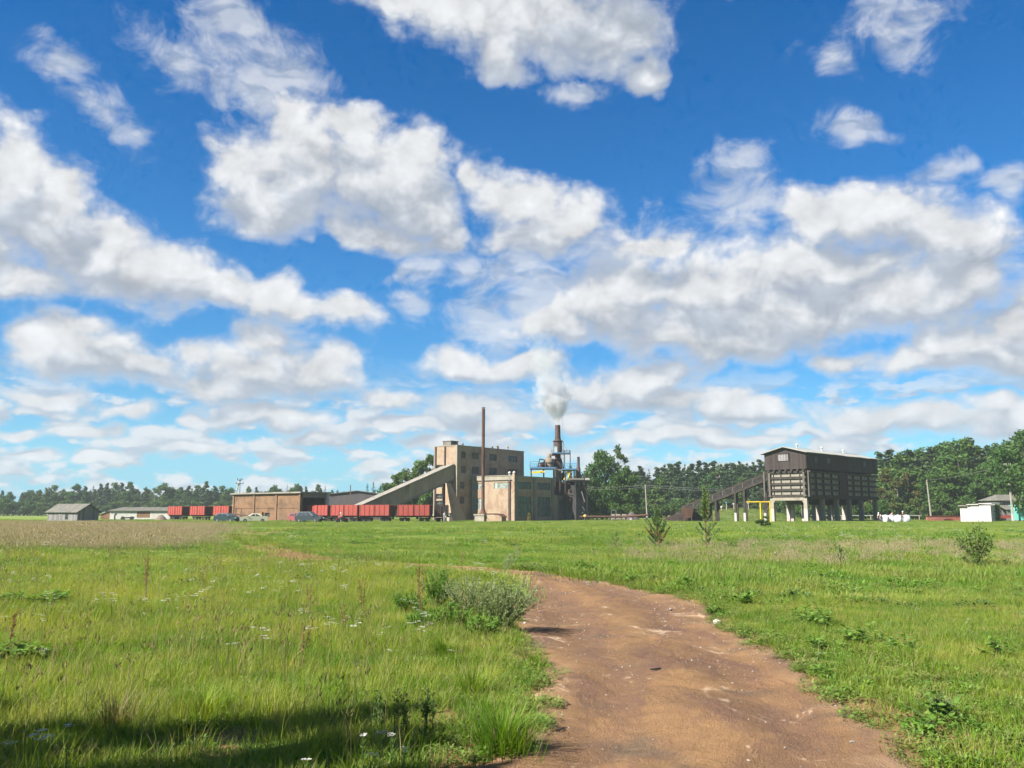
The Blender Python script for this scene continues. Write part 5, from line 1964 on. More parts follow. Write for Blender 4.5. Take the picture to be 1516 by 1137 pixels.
for a, b in (((834.5, 711), (840, 697)), ((839.5, 711), (844, 698)), ((842, 698), (847, 711))):
    mb = MB()
    mb.tube((X(a[0]), PD - 2.2, Z(a[1])), (X(b[0]), PD - 2.2, Z(b[1])), 0.14, n=8)
    mb.build('slanting_pipe', YELLOW_PAINT if a[0] < 841 else RUST, plant)
mb = MB()
mb.bar((X(848), PD - 2.7, Z(734)), (X(852), PD - 2.7, Z(713)), 0.16).bar((X(868), PD - 2.7, Z(734)), (X(862), PD - 2.7, Z(713)), 0.14)
mb.build('brace', STEEL_DARK, plant)
mb = MB()
mb.bar((X(787), PD - 2.4, Z(700)), (X(806), PD - 2.4, Z(699)), 0.35).bar((X(799), PD - 2.7, Z(698.2)), (X(806), PD - 2.7, Z(699.4)), 0.3)
mb.build('cable_duct', YELLOW_PAINT, plant)
mb = MB()
mb.box(X(866), X(871.5), PD - 2.9, PD - 1.5, Z(710.8), Z(708.4))
mb.build('white_box', WHITEWASH, plant)

mb = MB()
mb.box(X(820.5), X(832), PD - 0.8, PD + 2.4, Z(713), Z(694.5))
mb.build('casing', CONC_GREY, plant)
mb = MB()
mb.box(X(820.5), X(848), PD + 0.2, PD + 2.4, Z(742), Z(713.2))
mb.build('boiler_casing', STEEL_DARK, plant)

def rail_run(px0, px1, row, hgt, dy, n):
    """Guard rail along a deck: posts and two rails."""
    z0, z1 = Z(row), Z(row - hgt)
    mb = MB()
    for k in range(n + 1):
        x = X(px0 + (px1 - px0) * k / n)
        mb.bar((x, PD + dy, z0), (x, PD + dy, z1), 0.07)
    for zz in (z1, (z0 + z1) / 2):
        mb.bar((X(px0), PD + dy, zz), (X(px1), PD + dy, zz), 0.07)
    return mb.build('guard_rail', BLUE_PAINT if hgt > 6 else STEEL_DARK, plant)


rail_run(785, 806, 692, 7, 2.7, 6)
rail_run(832, 853, 694.2, 7.5, -2.5, 6)
rail_run(818, 845, 669.8, 5, 1.7, 6)
rail_run(839, 873, 711, 6, 2.5, 8)
rail_run(863, 873, 711, 6, -2.8, 3)
rr_ = random.Random(5)
for k in range(16):
    px = rr_.uniform(823, 868)
    r0 = rr_.choice((734, 738, 728))
    mb = MB()
    mb.tube((X(px), PD - rr_.uniform(0.5, 2.6), Z(r0 + 22)), (X(px + rr_.uniform(-1, 1)), PD - rr_.uniform(0.5, 2.6), Z(rr_.uniform(697, 714))), rr_.uniform(0.07, 0.2), n=7)
    mb.build('pipe', rr_.choice((STEEL_DARK, RUST_DARK, RUST, STEEL_GREY)), plant)
for k in range(9):
    r0 = rr_.uniform(714, 736)
    a = rr_.uniform(822, 852)
    mb = MB()
    mb.bar((X(a), PD - 2.2, Z(r0)), (X(a + rr_.uniform(6, 16)), PD - 2.2, Z(r0 + rr_.uniform(-5, 5))), rr_.uniform(0.1, 0.25))
    mb.build('brace', rr_.choice((STEEL_DARK, RUST_DARK, TIMBER_PALE)), plant)
for px, r0, r1, w_ in ((848, 736, 714, 1.0), (862, 742, 716, 0.8), (833, 711, 699, 0.6)):
    mb = MB()
    mb.lathe([(w_ * 0.4, 0), (w_, 0.5), (w_, Z(r1) - Z(r0) - 0.5), (w_ * 0.4, Z(r1) - Z(r0))], (X(px), PD + 0.4, Z(r0)), 12)
    mb.build('tank', rr_.choice((STEEL_DARK, RUST_DARK)), plant)
mb = MB()
for k in range(26):
    z = Z(694) + k * 0.45
    mb.bar((X(833.8) - 0.2, PD - 0.2, z), (X(833.8) + 0.2, PD - 0.2, z), 0.05)
mb.bar((X(833.8) - 0.2, PD - 0.2, Z(694)), (X(833.8) - 0.2, PD - 0.2, Z(652)), 0.06).bar((X(833.8) + 0.2, PD - 0.2, Z(694)), (X(833.8) + 0.2, PD - 0.2, Z(652)), 0.06)
mb.build('ladder', STEEL_DARK, plant)

cyc = thing('dust_cyclone', (X(813.6), PD - 0.3, 0), 0, 'cream dust cyclone with domed top beside the smoking chimney', 'cyclone')
mb = MB()
r = lambda w: w / 2 * PD / 1276
mb.lathe([(r(13), Z(691.9)), (r(14), Z(686.2)), (r(11), Z(685.6)), (r(16.5), Z(684.6)), (r(17), Z(682)), (r(15.5), Z(679.5)), (r(12), Z(678.2)), (r(7), Z(677.4))], (0, 0, 0), 20)
mb.build('body', CREAM_STEEL, cyc, smooth_a=35)
mb = MB()
mb.lathe([(r(6.4), Z(677.4)), (r(6.6), Z(674.5)), (r(5.2), Z(672)), (r(2.4), Z(670.6)), (0.05, Z(670.2))], (0, 0, 0), 16)
mb.build('dome', CREAM_STEEL, cyc, smooth_a=35)
mb = MB()
mb.tube((0.5, 0, Z(672.5)), (1.4, 0.2, Z(671.5)), 0.3, 0.3, 10)
mb.tube((1.4, 0.2, Z(671.5)), (1.5, 0.2, Z(679)), 0.3, 0.36, 10)
mb.build('duct', RUST, cyc)

chim = thing('smoking_chimney', (X(827), PD + 0.9, 0), 0, 'stout dark steel chimney giving off thick white steam', 'chimney')
mb = MB()
mb.lathe([(r(17), Z(694)), (r(17), Z(689)), (r(11.5), Z(680)), (r(8.6), Z(676)), (r(8.6), Z(671))], (0, 0, 0), 20)
mb.build('base_cone', RUST_DARK, chim, smooth_a=35)
mb = MB()
mb.lathe([(r(13), Z(671)), (r(13), Z(651.6)), (r(9.6), Z(648.6))], (0, 0, 0), 20)
mb.build('casing', RUST_DARK, chim, smooth_a=35)
mb = MB()
mb.lathe([(r(9.4), Z(648.6)), (r(8.4), Z(643)), (r(7.8), Z(626.8)), (r(6.6), Z(626.8)), (r(6.6), Z(628.5))], (0, 0, 0), 20)
mb.build('flue', RUST_DARK, chim, smooth_a=35)
mb = MB()
mb.lathe([(r(13.4), Z(652.3)), (r(15.6), Z(652.0)), (r(15.6), Z(650.9)), (r(10), Z(650.6))], (0, 0, 0), 20)
mb.build('collar', RUST_DARK, chim)
mb = MB()
mb.box(-r(11.5), -r(2.4), -r(13) - 0.02, -r(8), Z(669.4), Z(660))
mb.build('hatch', pm('pale hatch paint', (0.46, 0.56, 0.52), (0.38, 0.47, 0.44), 1.5, 0.6), chim)
for a, b in (((-r(13), 0, Z(652)), (X(815) - X(827), -1, Z(670))), ((r(13), 0, Z(652)), (X(843) - X(827), -1, Z(669)))):
    mb = MB()
    mb.path([a, b], 0.025, 4)
    mb.build('guy_wire', STEEL_GREY, chim)

st2 = thing('short_stack', (X(856.6), PD - 1.0, 0), 0, 'short thin steel stack on the lower deck right of the boiler plant', 'chimney')
mb = MB()
mb.lathe([(r(6.5), Z(708.5)), (r(6.2), Z(694)), (r(4.2), Z(691)), (r(3.9), Z(676)), (r(3.2), Z(676)), (r(3.2), Z(677))], (0, 0, 0), 14)
mb.build('flue', RUST_DARK, st2, smooth_a=40)
mb = MB()
mb.lathe([(r(7.6), Z(708.4)), (r(7.6), Z(706.8)), (r(6.6), Z(706.6))], (0, 0, 0), 14)
mb.build('flange', STEEL_GREY, st2)

tow = thing('ash_hopper', (X(853), PD - 4.6, 0), 0.5, 'tall dark ash hopper with slanting chutes in front of the boiler wing', 'hopper')
mb = MB()
mb.hexa([(-0.9, -0.7, 0), (0.9, -0.7, 0), (0.9, 0.7, 0), (-0.9, 0.7, 0), (-0.75, -0.6, 4.6), (0.75, -0.6, 4.6), (0.75, 0.6, 4.6), (-0.75, 0.6, 4.6)])
mb.build('shaft', STEEL_DARK, tow)
mb = MB()
mb.hexa([(-0.7, -0.6, 4.62), (0.7, -0.6, 4.62), (0.7, 0.6, 4.62), (-0.7, 0.6, 4.62), (-1.1, -0.9, 6.8), (1.1, -0.9, 6.8), (1.1, 0.9, 6.8), (-1.1, 0.9, 6.8)])
mb.build('funnel', STEEL_DARK, tow)
for p0, p1 in (((0.3, -0.95, 5.6), (1.0, -0.95, 3.6)), ((0.5, -0.95, 2.6), (1.0, -0.95, 1.9)), ((0.4, -0.95, 1.5), (1.1, -0.95, 1.2))):
    mb = MB()
    mb.bar(p0, p1, 0.3, 0.1)
    mb.build('chute', STEEL_GREY, tow)
mb = MB()
mb.tube((1.75, -0.3, 0), (1.75, -0.3, 6.2), 0.13, 0.13, 8)
mb.build('riser_pipe', STEEL_GREY, tow)

# ---- steam
def steam():
    m, nt, out = new_mat('steam')
    geo = nt.nodes.new('ShaderNodeTexCoord')
    P_ = geo.outputs['Object']
    s = nt.nodes.new('ShaderNodeSeparateXYZ')
    L(nt, P_, s.inputs[0])
    z = s.outputs[2]
    HT = 27.0
    wv = noise(nt, P_, 0.30, 2.0, 0.5, out='Color')
    q = VM(nt, 'ADD', P_, VM(nt, 'MULTIPLY', VM(nt, 'SUBTRACT', wv, (0.5, 0.5, 0.5)), (3.0, 3.0, 2.0)))
    s2 = nt.nodes.new('ShaderNodeSeparateXYZ')
    L(nt, q, s2.inputs[0])
    t = M(nt, 'DIVIDE', z, HT)
    # the plume leans a little to the left as it rises
    cxn = M(nt, 'MULTIPLY', M(nt, 'POWER', M(nt, 'MAXIMUM', t, 0.0), 1.15), -5.6)
    near_mouth = smooth(nt, t, 0.0, 0.10)
    dx = M(nt, 'SUBTRACT', M(nt, 'ADD', M(nt, 'MULTIPLY', s2.outputs[0], near_mouth), M(nt, 'MULTIPLY', s.outputs[0], M(nt, 'SUBTRACT', 1.0, near_mouth))), cxn)
    rr = M(nt, 'SQRT', M(nt, 'ADD', M(nt, 'MULTIPLY', dx, dx), M(nt, 'MULTIPLY', s2.outputs[1], s2.outputs[1])))
    # narrow at the mouth, a thick head at a fifth of the height, a loose tail above
    rad = M(nt, 'ADD', 0.45, M(nt, 'MULTIPLY', smooth(nt, t, 0.0, 0.15), 3.0))
    rad = M(nt, 'ADD', rad, M(nt, 'MULTIPLY', smooth(nt, t, 0.3, 1.0), 1.6))
    e = M(nt, 'SUBTRACT', 1.0, M(nt, 'DIVIDE', rr, rad))
    n = noise(nt, P_, 0.42, 5.0, 0.6)
    e = M(nt, 'ADD', e, M(nt, 'MULTIPLY', M(nt, 'SUBTRACT', n, 0.5), M(nt, 'MULTIPLY_ADD', smooth(nt, t, 0.02, 0.2), 2.6, 0.2)))
    e = M(nt, 'SUBTRACT', e, M(nt, 'MULTIPLY', smooth(nt, t, 0.22, 0.9), 0.35))
    d = smooth(nt, e, 0.0, 0.5)
    fade = M(nt, 'ADD', M(nt, 'MULTIPLY', smooth(nt, t, 0.42, 0.12), 0.78), M(nt, 'MULTIPLY', smooth(nt, t, 1.0, 0.25), 0.22))
    d = M(nt, 'MULTIPLY', M(nt, 'MULTIPLY', d, fade), 0.95)
    pv = nt.nodes.new('ShaderNodeVolumePrincipled')
    pv.inputs['Color'].default_value = (0.74, 0.75, 0.775, 1)
    pv.inputs['Anisotropy'].default_value = 0.25
    L(nt, d, pv.inputs['Density'])
    L(nt, pv.outputs[0], out.inputs['Volume'])
    m.cycles.volume_step_rate = 1.0
    b = MB()
    prof = [(0.45, 0), (1.4, 0.8), (3.6, 2.6), (4.6, 5.0), (5.0, 9), (5.0, 15), (5.4, 22), (5.0, 27)]
    b.lathe(prof, (0, 0, 0), 16)
    for i, v in enumerate(b.v):
        b.v[i] = (v[0] - 5.6 * (max(v[2], 0) / HT) ** 1.15, v[1], v[2])
    ob = b.build('steam', m)
    ob.location = (X(827), PD + 0.9, Z(627))
    tag(ob, 'white steam billowing from the stout dark chimney', None, None, 'stuff')


steam()

# ---- brick engine shed through which the train runs
ob_ = (gx_at(344, 165.5), 165.5)
oe = (gx_at(445, 152.5), 152.5)
angb = math.atan2(oe[1] - ob_[1], oe[0] - ob_[0])
BL = math.hypot(oe[0] - ob_[0], oe[1] - ob_[1])
bd = (math.cos(angb), math.sin(angb))
HB = zrow(730, 152.5)
shed = thing('brick_shed', (ob_[0], ob_[1], 0), angb, 'long old orange brick shed with open end through which the wagons run', 'brick shed')
wb = [(along(392, ob_, bd), along(399.5, ob_, bd), 0.75, 1.5)]
BW = 6.1
mb = MB()
wall(mb, BL, -0.2, HB, wb, FX, 0.35)
mb.face([(0.0, BW, -0.2), (BL, BW, -0.2), (BL, BW, HB), (0, BW, HB)])
mb.face([(BL - 0.45, 0.36, -0.2), (BL - 0.45, BW, -0.2), (BL - 0.45, BW, -0.1), (BL - 0.45, 0.36, -0.1)])
mb.build('wall', BRICK_OLD, shed)
for px in (345.5, 376, 409, 443.5):
    u = along(px, ob_, bd)
    mb = MB()
    mb.box(u - 0.24, u + 0.24, -0.16, -0.003, 0, HB - 0.05)
    mb.build('pilaster', BRICK_OLD, shed)
mb = MB()
mb.box(0.2, BL - 0.2, -0.07, -0.002, zrow(752.3, 158), zrow(751.4, 158))
mb.build('string_course', BRICK_OLD, shed)
u = along(388, ob_, bd)
mb = MB()
mb.box(u - 0.55, u + 0.45, -0.35, -0.003, 0, 1.65)
mb.build('brick_pier', BRICK_OLD, shed)
window(shed, FX, wb[0], FRAME_DARK, GLASS_DARK, 2, 1, 0.25)
for k in range(8):
    a, b = -0.4 + (BL + 0.8) * k / 8, -0.4 + (BL + 0.8) * (k + 1) / 8 - 0.03
    mb = MB()
    mb.box(a, b, -0.45, BW + 0.45, HB + 0.004 * (k % 2), HB + 0.24 + 0.02 * ((k * 3) % 4))
    mb.build('roof_slab', ROOF_SLAB, shed)
mb = MB()
mb.box(BL - 0.5, BL, 0.4, BW - 0.4, HB - 0.75, HB - 0.003)
mb.build('lintel', CONC_GREY, shed)
mb = MB()
mb.box(BL - 0.45, BL + 0.02, BW - 0.42, BW + 0.04, 0, HB - 0.004)
mb.build('corner_post', WHITEWASH, shed)
mb = MB()
mb.box(BL - 0.45, BL - 0.02, 0.003, 0.38, 0, HB - 0.76)
mb.build('corner_post', BRICK_OLD, shed)

# dark grey shed further back
o5 = (gx_at(487, 188), 188)
gs = thing('grey_shed', (o5[0], o5[1], 0), 0.02, 'dark grey sheet shed with low gable behind the red wagons', 'shed')
W5 = gx_at(566, 188) - gx_at(487, 188)
mb = MB()
mb.prism([(0, -0.1), (W5, -0.1), (W5, zrow(732, 188)), (W5 * 0.52, zrow(727, 188)), (0, zrow(731.5, 188))], 'y', 0, 14)
mb.build('wall', pm('dark grey sheeting', (0.115, 0.098, 0.105), (0.088, 0.078, 0.085), 0.8, 0.8, None, streak=3), gs)
for a, b, za, zb_ in ((-0.3, W5 * 0.52, zrow(731.8, 188), zrow(726.8, 188)), (W5 * 0.52, W5 + 0.3, zrow(726.8, 188), zrow(732.2, 188))):
    mb = MB()
    mb.hexa([(a, -0.3, za), (b, -0.3, zb_), (b, 14.3, zb_), (a, 14.3, za), (a, -0.3, za + 0.14), (b, -0.3, zb_ + 0.14), (b, 14.3, zb_ + 0.14), (a, 14.3, za + 0.14)])
    mb.build('roof', STEEL_GREY, gs)

# ---- timber bunker on stilts
ok = (gx_at(1197, 142), 142)
BROT = R(45)
Z0, Z1, Z2 = zrow(735, 142), zrow(694.5, 142), zrow(668, 142)
BX, BY = along(1302, ok, (0.7071, 0.7071)), 7.1
bunk = thing('loading_bunker', (ok[0], ok[1], 0), BROT, 'big timber loading bunker with gabled house on whitewashed concrete stilts', 'bunker')
mb = MB()
mb.box(0.25, BX - 0.25, 0.25, BY - 0.25, Z0, Z1 - 0.1)
mb.build('bin', PLANK_DARK, bunk)
rows_z = np.linspace(Z0 + 0.12, Z1 - 0.35, 5)
pan_me = {}


def panel(plane, u0, u1, z0, z1, key):
    if key not in pan_me:
        mb = MB()
        mb.hexa([plane(u, z, d) for d in (0.0, 0.12) for u, z in ((0, 0), (u1 - u0, 0), (u1 - u0, z1 - z0), (0, z1 - z0))])
        p = mb.build('panel', PANEL_PALE, bunk)
        pan_me[key] = p.data
    else:
        p = bpy.data.objects.new('panel', pan_me[key])
        COL.objects.link(p)
        p.parent = bunk
    p.location = plane(u0, z0, 0.10 + 0.02 * rng.random())
    return p


gu = [0.62, 1.25, 2.95, 4.65, 6.0, 6.45]
for j in range(4):
    a, b = rows_z[j] + 0.22, rows_z[j + 1] - 0.17
    for i in range(len(gu) - 1):
        panel(FY, gu[i] + 0.06, gu[i + 1] - 0.06, a, b, ('g', i))
lu = [0.5, 3.3, 6.1, 9.3, 12.4, 15.6, 18.4, 21.8, 25.1, BX - 0.35]
lu = [x * BX / 29.5 for x in lu[:-1]] + [BX - 0.35]
for j in range(4):
    a, b = rows_z[j] + 0.22, rows_z[j + 1] - 0.17
    for i in range(len(lu) - 1):
        if i == 4:
            continue
        panel(FX, lu[i] + 0.08, lu[i + 1] - 0.08, a, b, ('l', i))
for z in rows_z:
    mb = MB()
    mb.box(-0.14, 0.10, 0.02, BY - 0.02, z - 0.16, z + 0.16)
    mb.build('beam', TIMBER, bunk)
    mb = MB()
    mb.box(0.12, BX - 0.02, -0.14, 0.10, z - 0.16, z + 0.16)
    mb.build('beam', TIMBER, bunk)
for u in gu[1:-1]:
    mb = MB()
    mb.box(-0.05, 0.118, u - 0.05, u + 0.05, rows_z[0], rows_z[-1])
    mb.build('stud', TIMBER, bunk)
for u in lu[1:-1]:
    mb = MB()
    mb.box(u - 0.11, u + 0.11, -0.2, 0.118, Z0, Z1 - 0.12)
    mb.build('stud', TIMBER, bunk)
for u in (0.45, 6.65):
    mb = MB()
    mb.box(-0.3, -0.145, u - 0.17, u + 0.17, Z0, Z1 - 0.15)
    mb.build('post', TIMBER_PALE, bunk)
for (x, y) in ((0.0, -0.28), (0.5, -0.32)):
    mb = MB()
    mb.box(x - 0.1, x + 0.12, y - 0.1, y + 0.1, Z0, Z1 - 0.15)
    mb.build('post', TIMBER_PALE, bunk)
mb = MB()
mb.box(-0.35, -0.18, BY + 0.35, BY + 0.6, Z0, Z1 - 0.2)
mb.build('post', TIMBER_PALE, bunk)
mb = MB()
for k in range(4):
    z0, z1 = rows_z[k], rows_z[k + 1]
    mb.bar((-0.2, 0.15, z0), (-0.2, 0.62, z1), 0.12)
    mb.bar((0.1, -0.25, z0), (0.55, -0.25, z1), 0.12)
mb.build('corner_brace', TIMBER_PALE, bunk)
# reddish chute column in the middle of the long side
mb = MB()
mb.box(lu[4] + 0.15, lu[5] - 0.15, -0.1, 0.2, Z0 - 0.4, Z1 - 0.1)
mb.build('chute_board', pm('dark red boards', (0.07, 0.035, 0.032), (0.045, 0.028, 0.028), 1.0, 0.85), bunk)
for k in range(7):
    y = 0.4 + (BY - 0.8) * k / 6
    mb = MB()
    mb.tube((-0.45, y, Z1 - 0.08), (0.6, y, Z1 - 0.08), 0.2, 0.2, 8)
    mb.build('joist', TIMBER, bunk)
# the house on top
HZ0, HZ1, AP = Z1 + 0.12, Z2, zrow(661, 144.5)
YL = BY + 0.35
hat = (3.0, 4.9, HZ0 + 1.45, HZ0 + 2.55)
mb = MB()
mb.box(-0.15, BX + 0.1, -0.12, 0.0, HZ0, HZ1)
mb.box(-0.15, BX + 0.1, YL - 0.12, YL, HZ0, HZ1)
mb.prism([(0.003, HZ0), (YL - 0.123, HZ0), (YL - 0.123, HZ1), (YL / 2, AP - 0.05), (0.003, HZ1)], 'x', -0.15, 0.0)
mb.prism([(0.003, HZ0), (YL - 0.123, HZ0), (YL - 0.123, HZ1), (YL / 2, AP - 0.05), (0.003, HZ1)], 'x', BX - 0.05, BX + 0.1)
mb.build('house_wall', PLANK_BROWN, bunk)
mb = MB()
mb.box(-0.25, -0.153, hat[0], hat[1], hat[2], hat[3])
h_ = mb.build('loading_hatch', PLANK_GREY, bunk)
mb = MB()
mb.box(-0.29, -0.153, hat[0] - 0.12, hat[0] - 0.003, hat[2], hat[3]).box(-0.29, -0.153, hat[1] + 0.003, hat[1] + 0.12, hat[2], hat[3]).box(-0.29, -0.153, hat[0] - 0.12, hat[1] + 0.12, hat[3] + 0.003, hat[3] + 0.14)
mb.build('hatch_frame', PLANK_DARK, h_)
for u, w_ in ((7.5, 1.3), (22.5, 1.0), (3.0, 0.7)):
    mb = MB()
    mb.box(u, u + w_, -0.16, -0.123, HZ0 + 1.2, HZ0 + 2.1)
    mb.build('shutter', pm(f'shutter paint {u}', (0.10, 0.13, 0.14), (0.07, 0.09, 0.10), 2.0, 0.8), bunk)
for s, nm in ((0, 'roof_slope'), (1, 'roof_slope')):
    ya, yb = (-0.55, YL / 2) if s == 0 else (YL / 2, YL + 0.55)
    sl_ = (AP - HZ1) / (YL / 2)
    za = HZ1 - 0.55 * sl_ if s == 0 else AP
    zb2 = AP if s == 0 else HZ1 - 0.55 * sl_
    for k in range(6):
        xa, xb = -0.75 + (BX + 1.5) * k / 6, -0.75 + (BX + 1.5) * (k + 1) / 6 - 0.03
        w1, w2 = rng.uniform(-0.05, 0.05), rng.uniform(-0.05, 0.05)
        mb = MB()
        mb.hexa([(xa, ya, za + w1), (xb, ya, za + w2), (xb, yb, zb2), (xa, yb, zb2), (xa, ya, za + 0.10 + w1), (xb, ya, za + 0.10 + w2), (xb, yb, zb2 + 0.10), (xa, yb, zb2 + 0.10)])
        mb.build(nm, ROOF_PALE, bunk)
for x in (4.5, 14.0, 23.0):
    mb = MB()
    mb.lathe([(0.16, 0), (0.16, 0.5), (0.26, 0.52), (0.22, 0.7), (0.05, 0.82)], (x, YL / 2, AP + 0.05), 8)
    mb.build('roof_vent', WHITEWASH, bunk)
# stilts
def stilt(x, y, w, top, wh, dark=False, foot=True):
    mb = MB()
    mb.cur = 0
    mb.box(x - w / 2, x + w / 2, y - w / 2, y + w / 2, wh, top)
    mb.cur = 1
    mb.box(x - w / 2 - 0.015, x + w / 2 + 0.015, y - w / 2 - 0.015, y + w / 2 + 0.015, -0.1, wh)
    return mb.build('stilt', [CONC_GREY if dark else CONC_PALE, CONC_GREY if dark else STILT_WHITE], bunk)


for y in (0.5, 6.5):
    stilt(0.35, y, 0.62, Z0 - 0.02, 2.2)
    mb = MB()
    sg = 1 if y < 3 else -1
    mb.prism([(y - 0.31 - (0.25 if sg < 0 else 0), Z0 - 0.05), (y + 0.31 + (0.25 if sg > 0 else 0), Z0 - 0.05), (y + 0.31 + (0.75 if sg > 0 else 0.0), Z0 - 0.5) if False else (y + 0.31 + (0.7 if sg > 0 else 0), Z0 - 0.25), (y + 0.31, Z0 - 1.0), (y - 0.31, Z0 - 1.0), (y - 0.31 - (0.7 if sg < 0 else 0), Z0 - 0.25)], 'x', 0.06, 0.034 + 0.6)
    mb.build('bracket', CONC_PALE, bunk)
mb = MB()
mb.box(-0.02, 0.55, 0.82, 6.18, Z0 - 0.62, Z0 - 0.1)
mb.build('crossbeam', CONC_PALE, bunk)
for x in (6.4, 12.0, 17.2, 22.4, BX - 0.6):
    stilt(x * BX / 29.5 if x < 25 else x, 0.5, 0.66, Z0 - 0.02, 2.2, True)
for x in (6.0, 11.5, 17.0, 22.5, BX - 0.6):
    stilt(x, 6.5, 0.6, Z0 - 0.02, 2.2)
for x, y in ((3.6, 2.6), (3.6, 4.6), (9.0, 3.4), (15.0, 3.4)):
    stilt(x, y, 0.5, Z0 - 0.02, 2.0)
for k in range(5):
    xa = 1.2 + k * (BX - 2.0) / 5
    xb = xa + (BX - 2.0) / 5 - 0.8
    mb = MB()
    mb.hexa([(xa + 1.4, 2.4, Z0 - 1.3), (xb - 1.4, 2.4, Z0 - 1.3), (xb - 1.4, 4.4, Z0 - 1.3), (xa + 1.4, 4.4, Z0 - 1.3), (xa, 0.9, Z0 - 0.01), (xb, 0.9, Z0 - 0.01), (xb, 6.1, Z0 - 0.01), (xa, 6.1, Z0 - 0.01)])
    mb.build('hopper', STEEL_DARK, bunk)
mb = MB()
mb.box(0.2, BX, -0.05, 0.2, Z0 - 0.35, Z0 - 0.005).box(0.2, BX, BY - 0.3, BY - 0.05, Z0 - 0.35, Z0 - 0.005)
mb.build('edge_beam', TIMBER, bunk)

# ---- conveyor up to the bunker
cu = Vector((gx_at(1143, 148.6), 148.6, zrow(697.5, 148.6)))
cl = Vector((gx_at(1008, 156), 156, zrow(751, 156)))
cang = math.atan2(cu.y - cl.y, cu.x - cl.x)
CLn = math.hypot(cu.x - cl.x, cu.y - cl.y)
cs = (cu.z - cl.z) / CLn
conv = thing('belt_conveyor', (cl.x, cl.y, 0), cang, 'dark timber belt conveyor on trestles climbing to the bunker', 'conveyor')
zt = lambda x: cl.z + cs * x
for y in (0.0, 1.5):
    mb = MB()
    mb.bar((0, y, zt(0)), (CLn, y, zt(CLn)), 0.14, 0.2)
    mb.build('handrail', TIMBER, conv)
    mb = MB()
    mb.bar((0, y, zt(0) - 1.15), (CLn, y, zt(CLn) - 1.15), 0.22, 0.42)
    mb.build('girder', TIMBER, conv)
    mb = MB()
    mb.bar((0, y + 0.02, zt(0) - 0.62), (CLn, y + 0.02, zt(CLn) - 0.62), 0.06, 0.5)
    mb.build('side_board', PLANK_DARK, conv)
    for k in range(9):
        x = CLn * (k + 0.3) / 9
        mb = MB()
        mb.bar((x, y, zt(x) - 1.1), (x, y, zt(x) + 0.05), 0.13)
        mb.build('upright', TIMBER_PALE, conv)
mb = MB()
mb.hexa([(0, 0.2, zt(0) - 1.0), (CLn, 0.2, zt(CLn) - 1.0), (CLn, 1.3, zt(CLn) - 1.0), (0, 1.3, zt(0) - 1.0), (0, 0.2, zt(0) - 0.9), (CLn, 0.2, zt(CLn) - 0.9), (CLn, 1.3, zt(CLn) - 0.9), (0, 1.3, zt(0) - 0.9)])
mb.build('belt', RUBBER, conv)
cd_ = (math.cos(cang), math.sin(cang))
for px, white in ((1049.5, 0), (1060, 0), (1089, 1), (1102.5, 1), (1133, 1)):
    x = along(px, (cl.x, cl.y), cd_)
    for y in (0.0, 1.5):
        mb = MB()
        mb.cur = 0
        mb.bar((x, y, 1.5), (x, y, zt(x) - 1.3), 0.32)
        mb.cur = 1
        mb.bar((x, y, -0.1), (x, y, 1.5), 0.36)
        mb.build('trestle_leg', [TIMBER, WHITEWASH if white and y < 1 else TIMBER], conv)
# feed house of the conveyor in the peat
fd = thing('feed_hopper', (gx_at(1018, 154), 154, 0), -0.2, 'rusty feed hopper at the foot of the belt conveyor', 'hopper')
mb = MB()
mb.hexa([(-0.7, -0.6, 0.6), (0.7, -0.6, 0.6), (0.7, 0.6, 0.6), (-0.7, 0.6, 0.6), (-1.1, -0.9, 2.4), (1.1, -0.9, 2.4), (1.1, 0.9, 2.4), (-1.1, 0.9, 2.4)])
mb.build('funnel', RUST, fd)
for x, y in ((-0.65, -0.55), (0.65, -0.55), (0.65, 0.55), (-0.65, 0.55)):
    mb = MB()
    mb.bar((x, y, -0.1), (x, y, 0.7), 0.16)
    mb.build('leg', RUST, fd)


def mound_obj(name, px, depth, rx_, ry_, h, mat, label, cat, kind=None, seed=1):
    n, k = 26, 12
    V, Q = [(0, 0, h)], []
    rr = np.random.default_rng(seed)
    for i in range(1, k + 1):
        t = i / k
        for j in range(n):
            a = 2 * PI * j / n
            z = h * max(0, math.cos(t * PI / 2)) ** 1.3 + rr.normal() * 0.05 * h * (1 - t) - 0.08 * (i == k)
            V.append((math.cos(a) * rx_ * t, math.sin(a) * ry_ * t, z))
    F = [(0, 1 + j, 1 + (j + 1) % n) for j in range(n)]
    for i in range(k - 1):
        for j in range(n):
            a, b = 1 + i * n + j, 1 + i * n + (j + 1) % n
            F.append((a, a + n, b + n, b))
    me = bpy.data.meshes.new(name)
    me.from_pydata(V, [], F)
    me.materials.append(mat)
    me.shade_smooth()
    ob = bpy.data.objects.new(name, me)
    ob.location = (gx_at(px, depth), depth, 0)
    COL.objects.link(ob)
    return tag(ob, label, cat, None, kind)


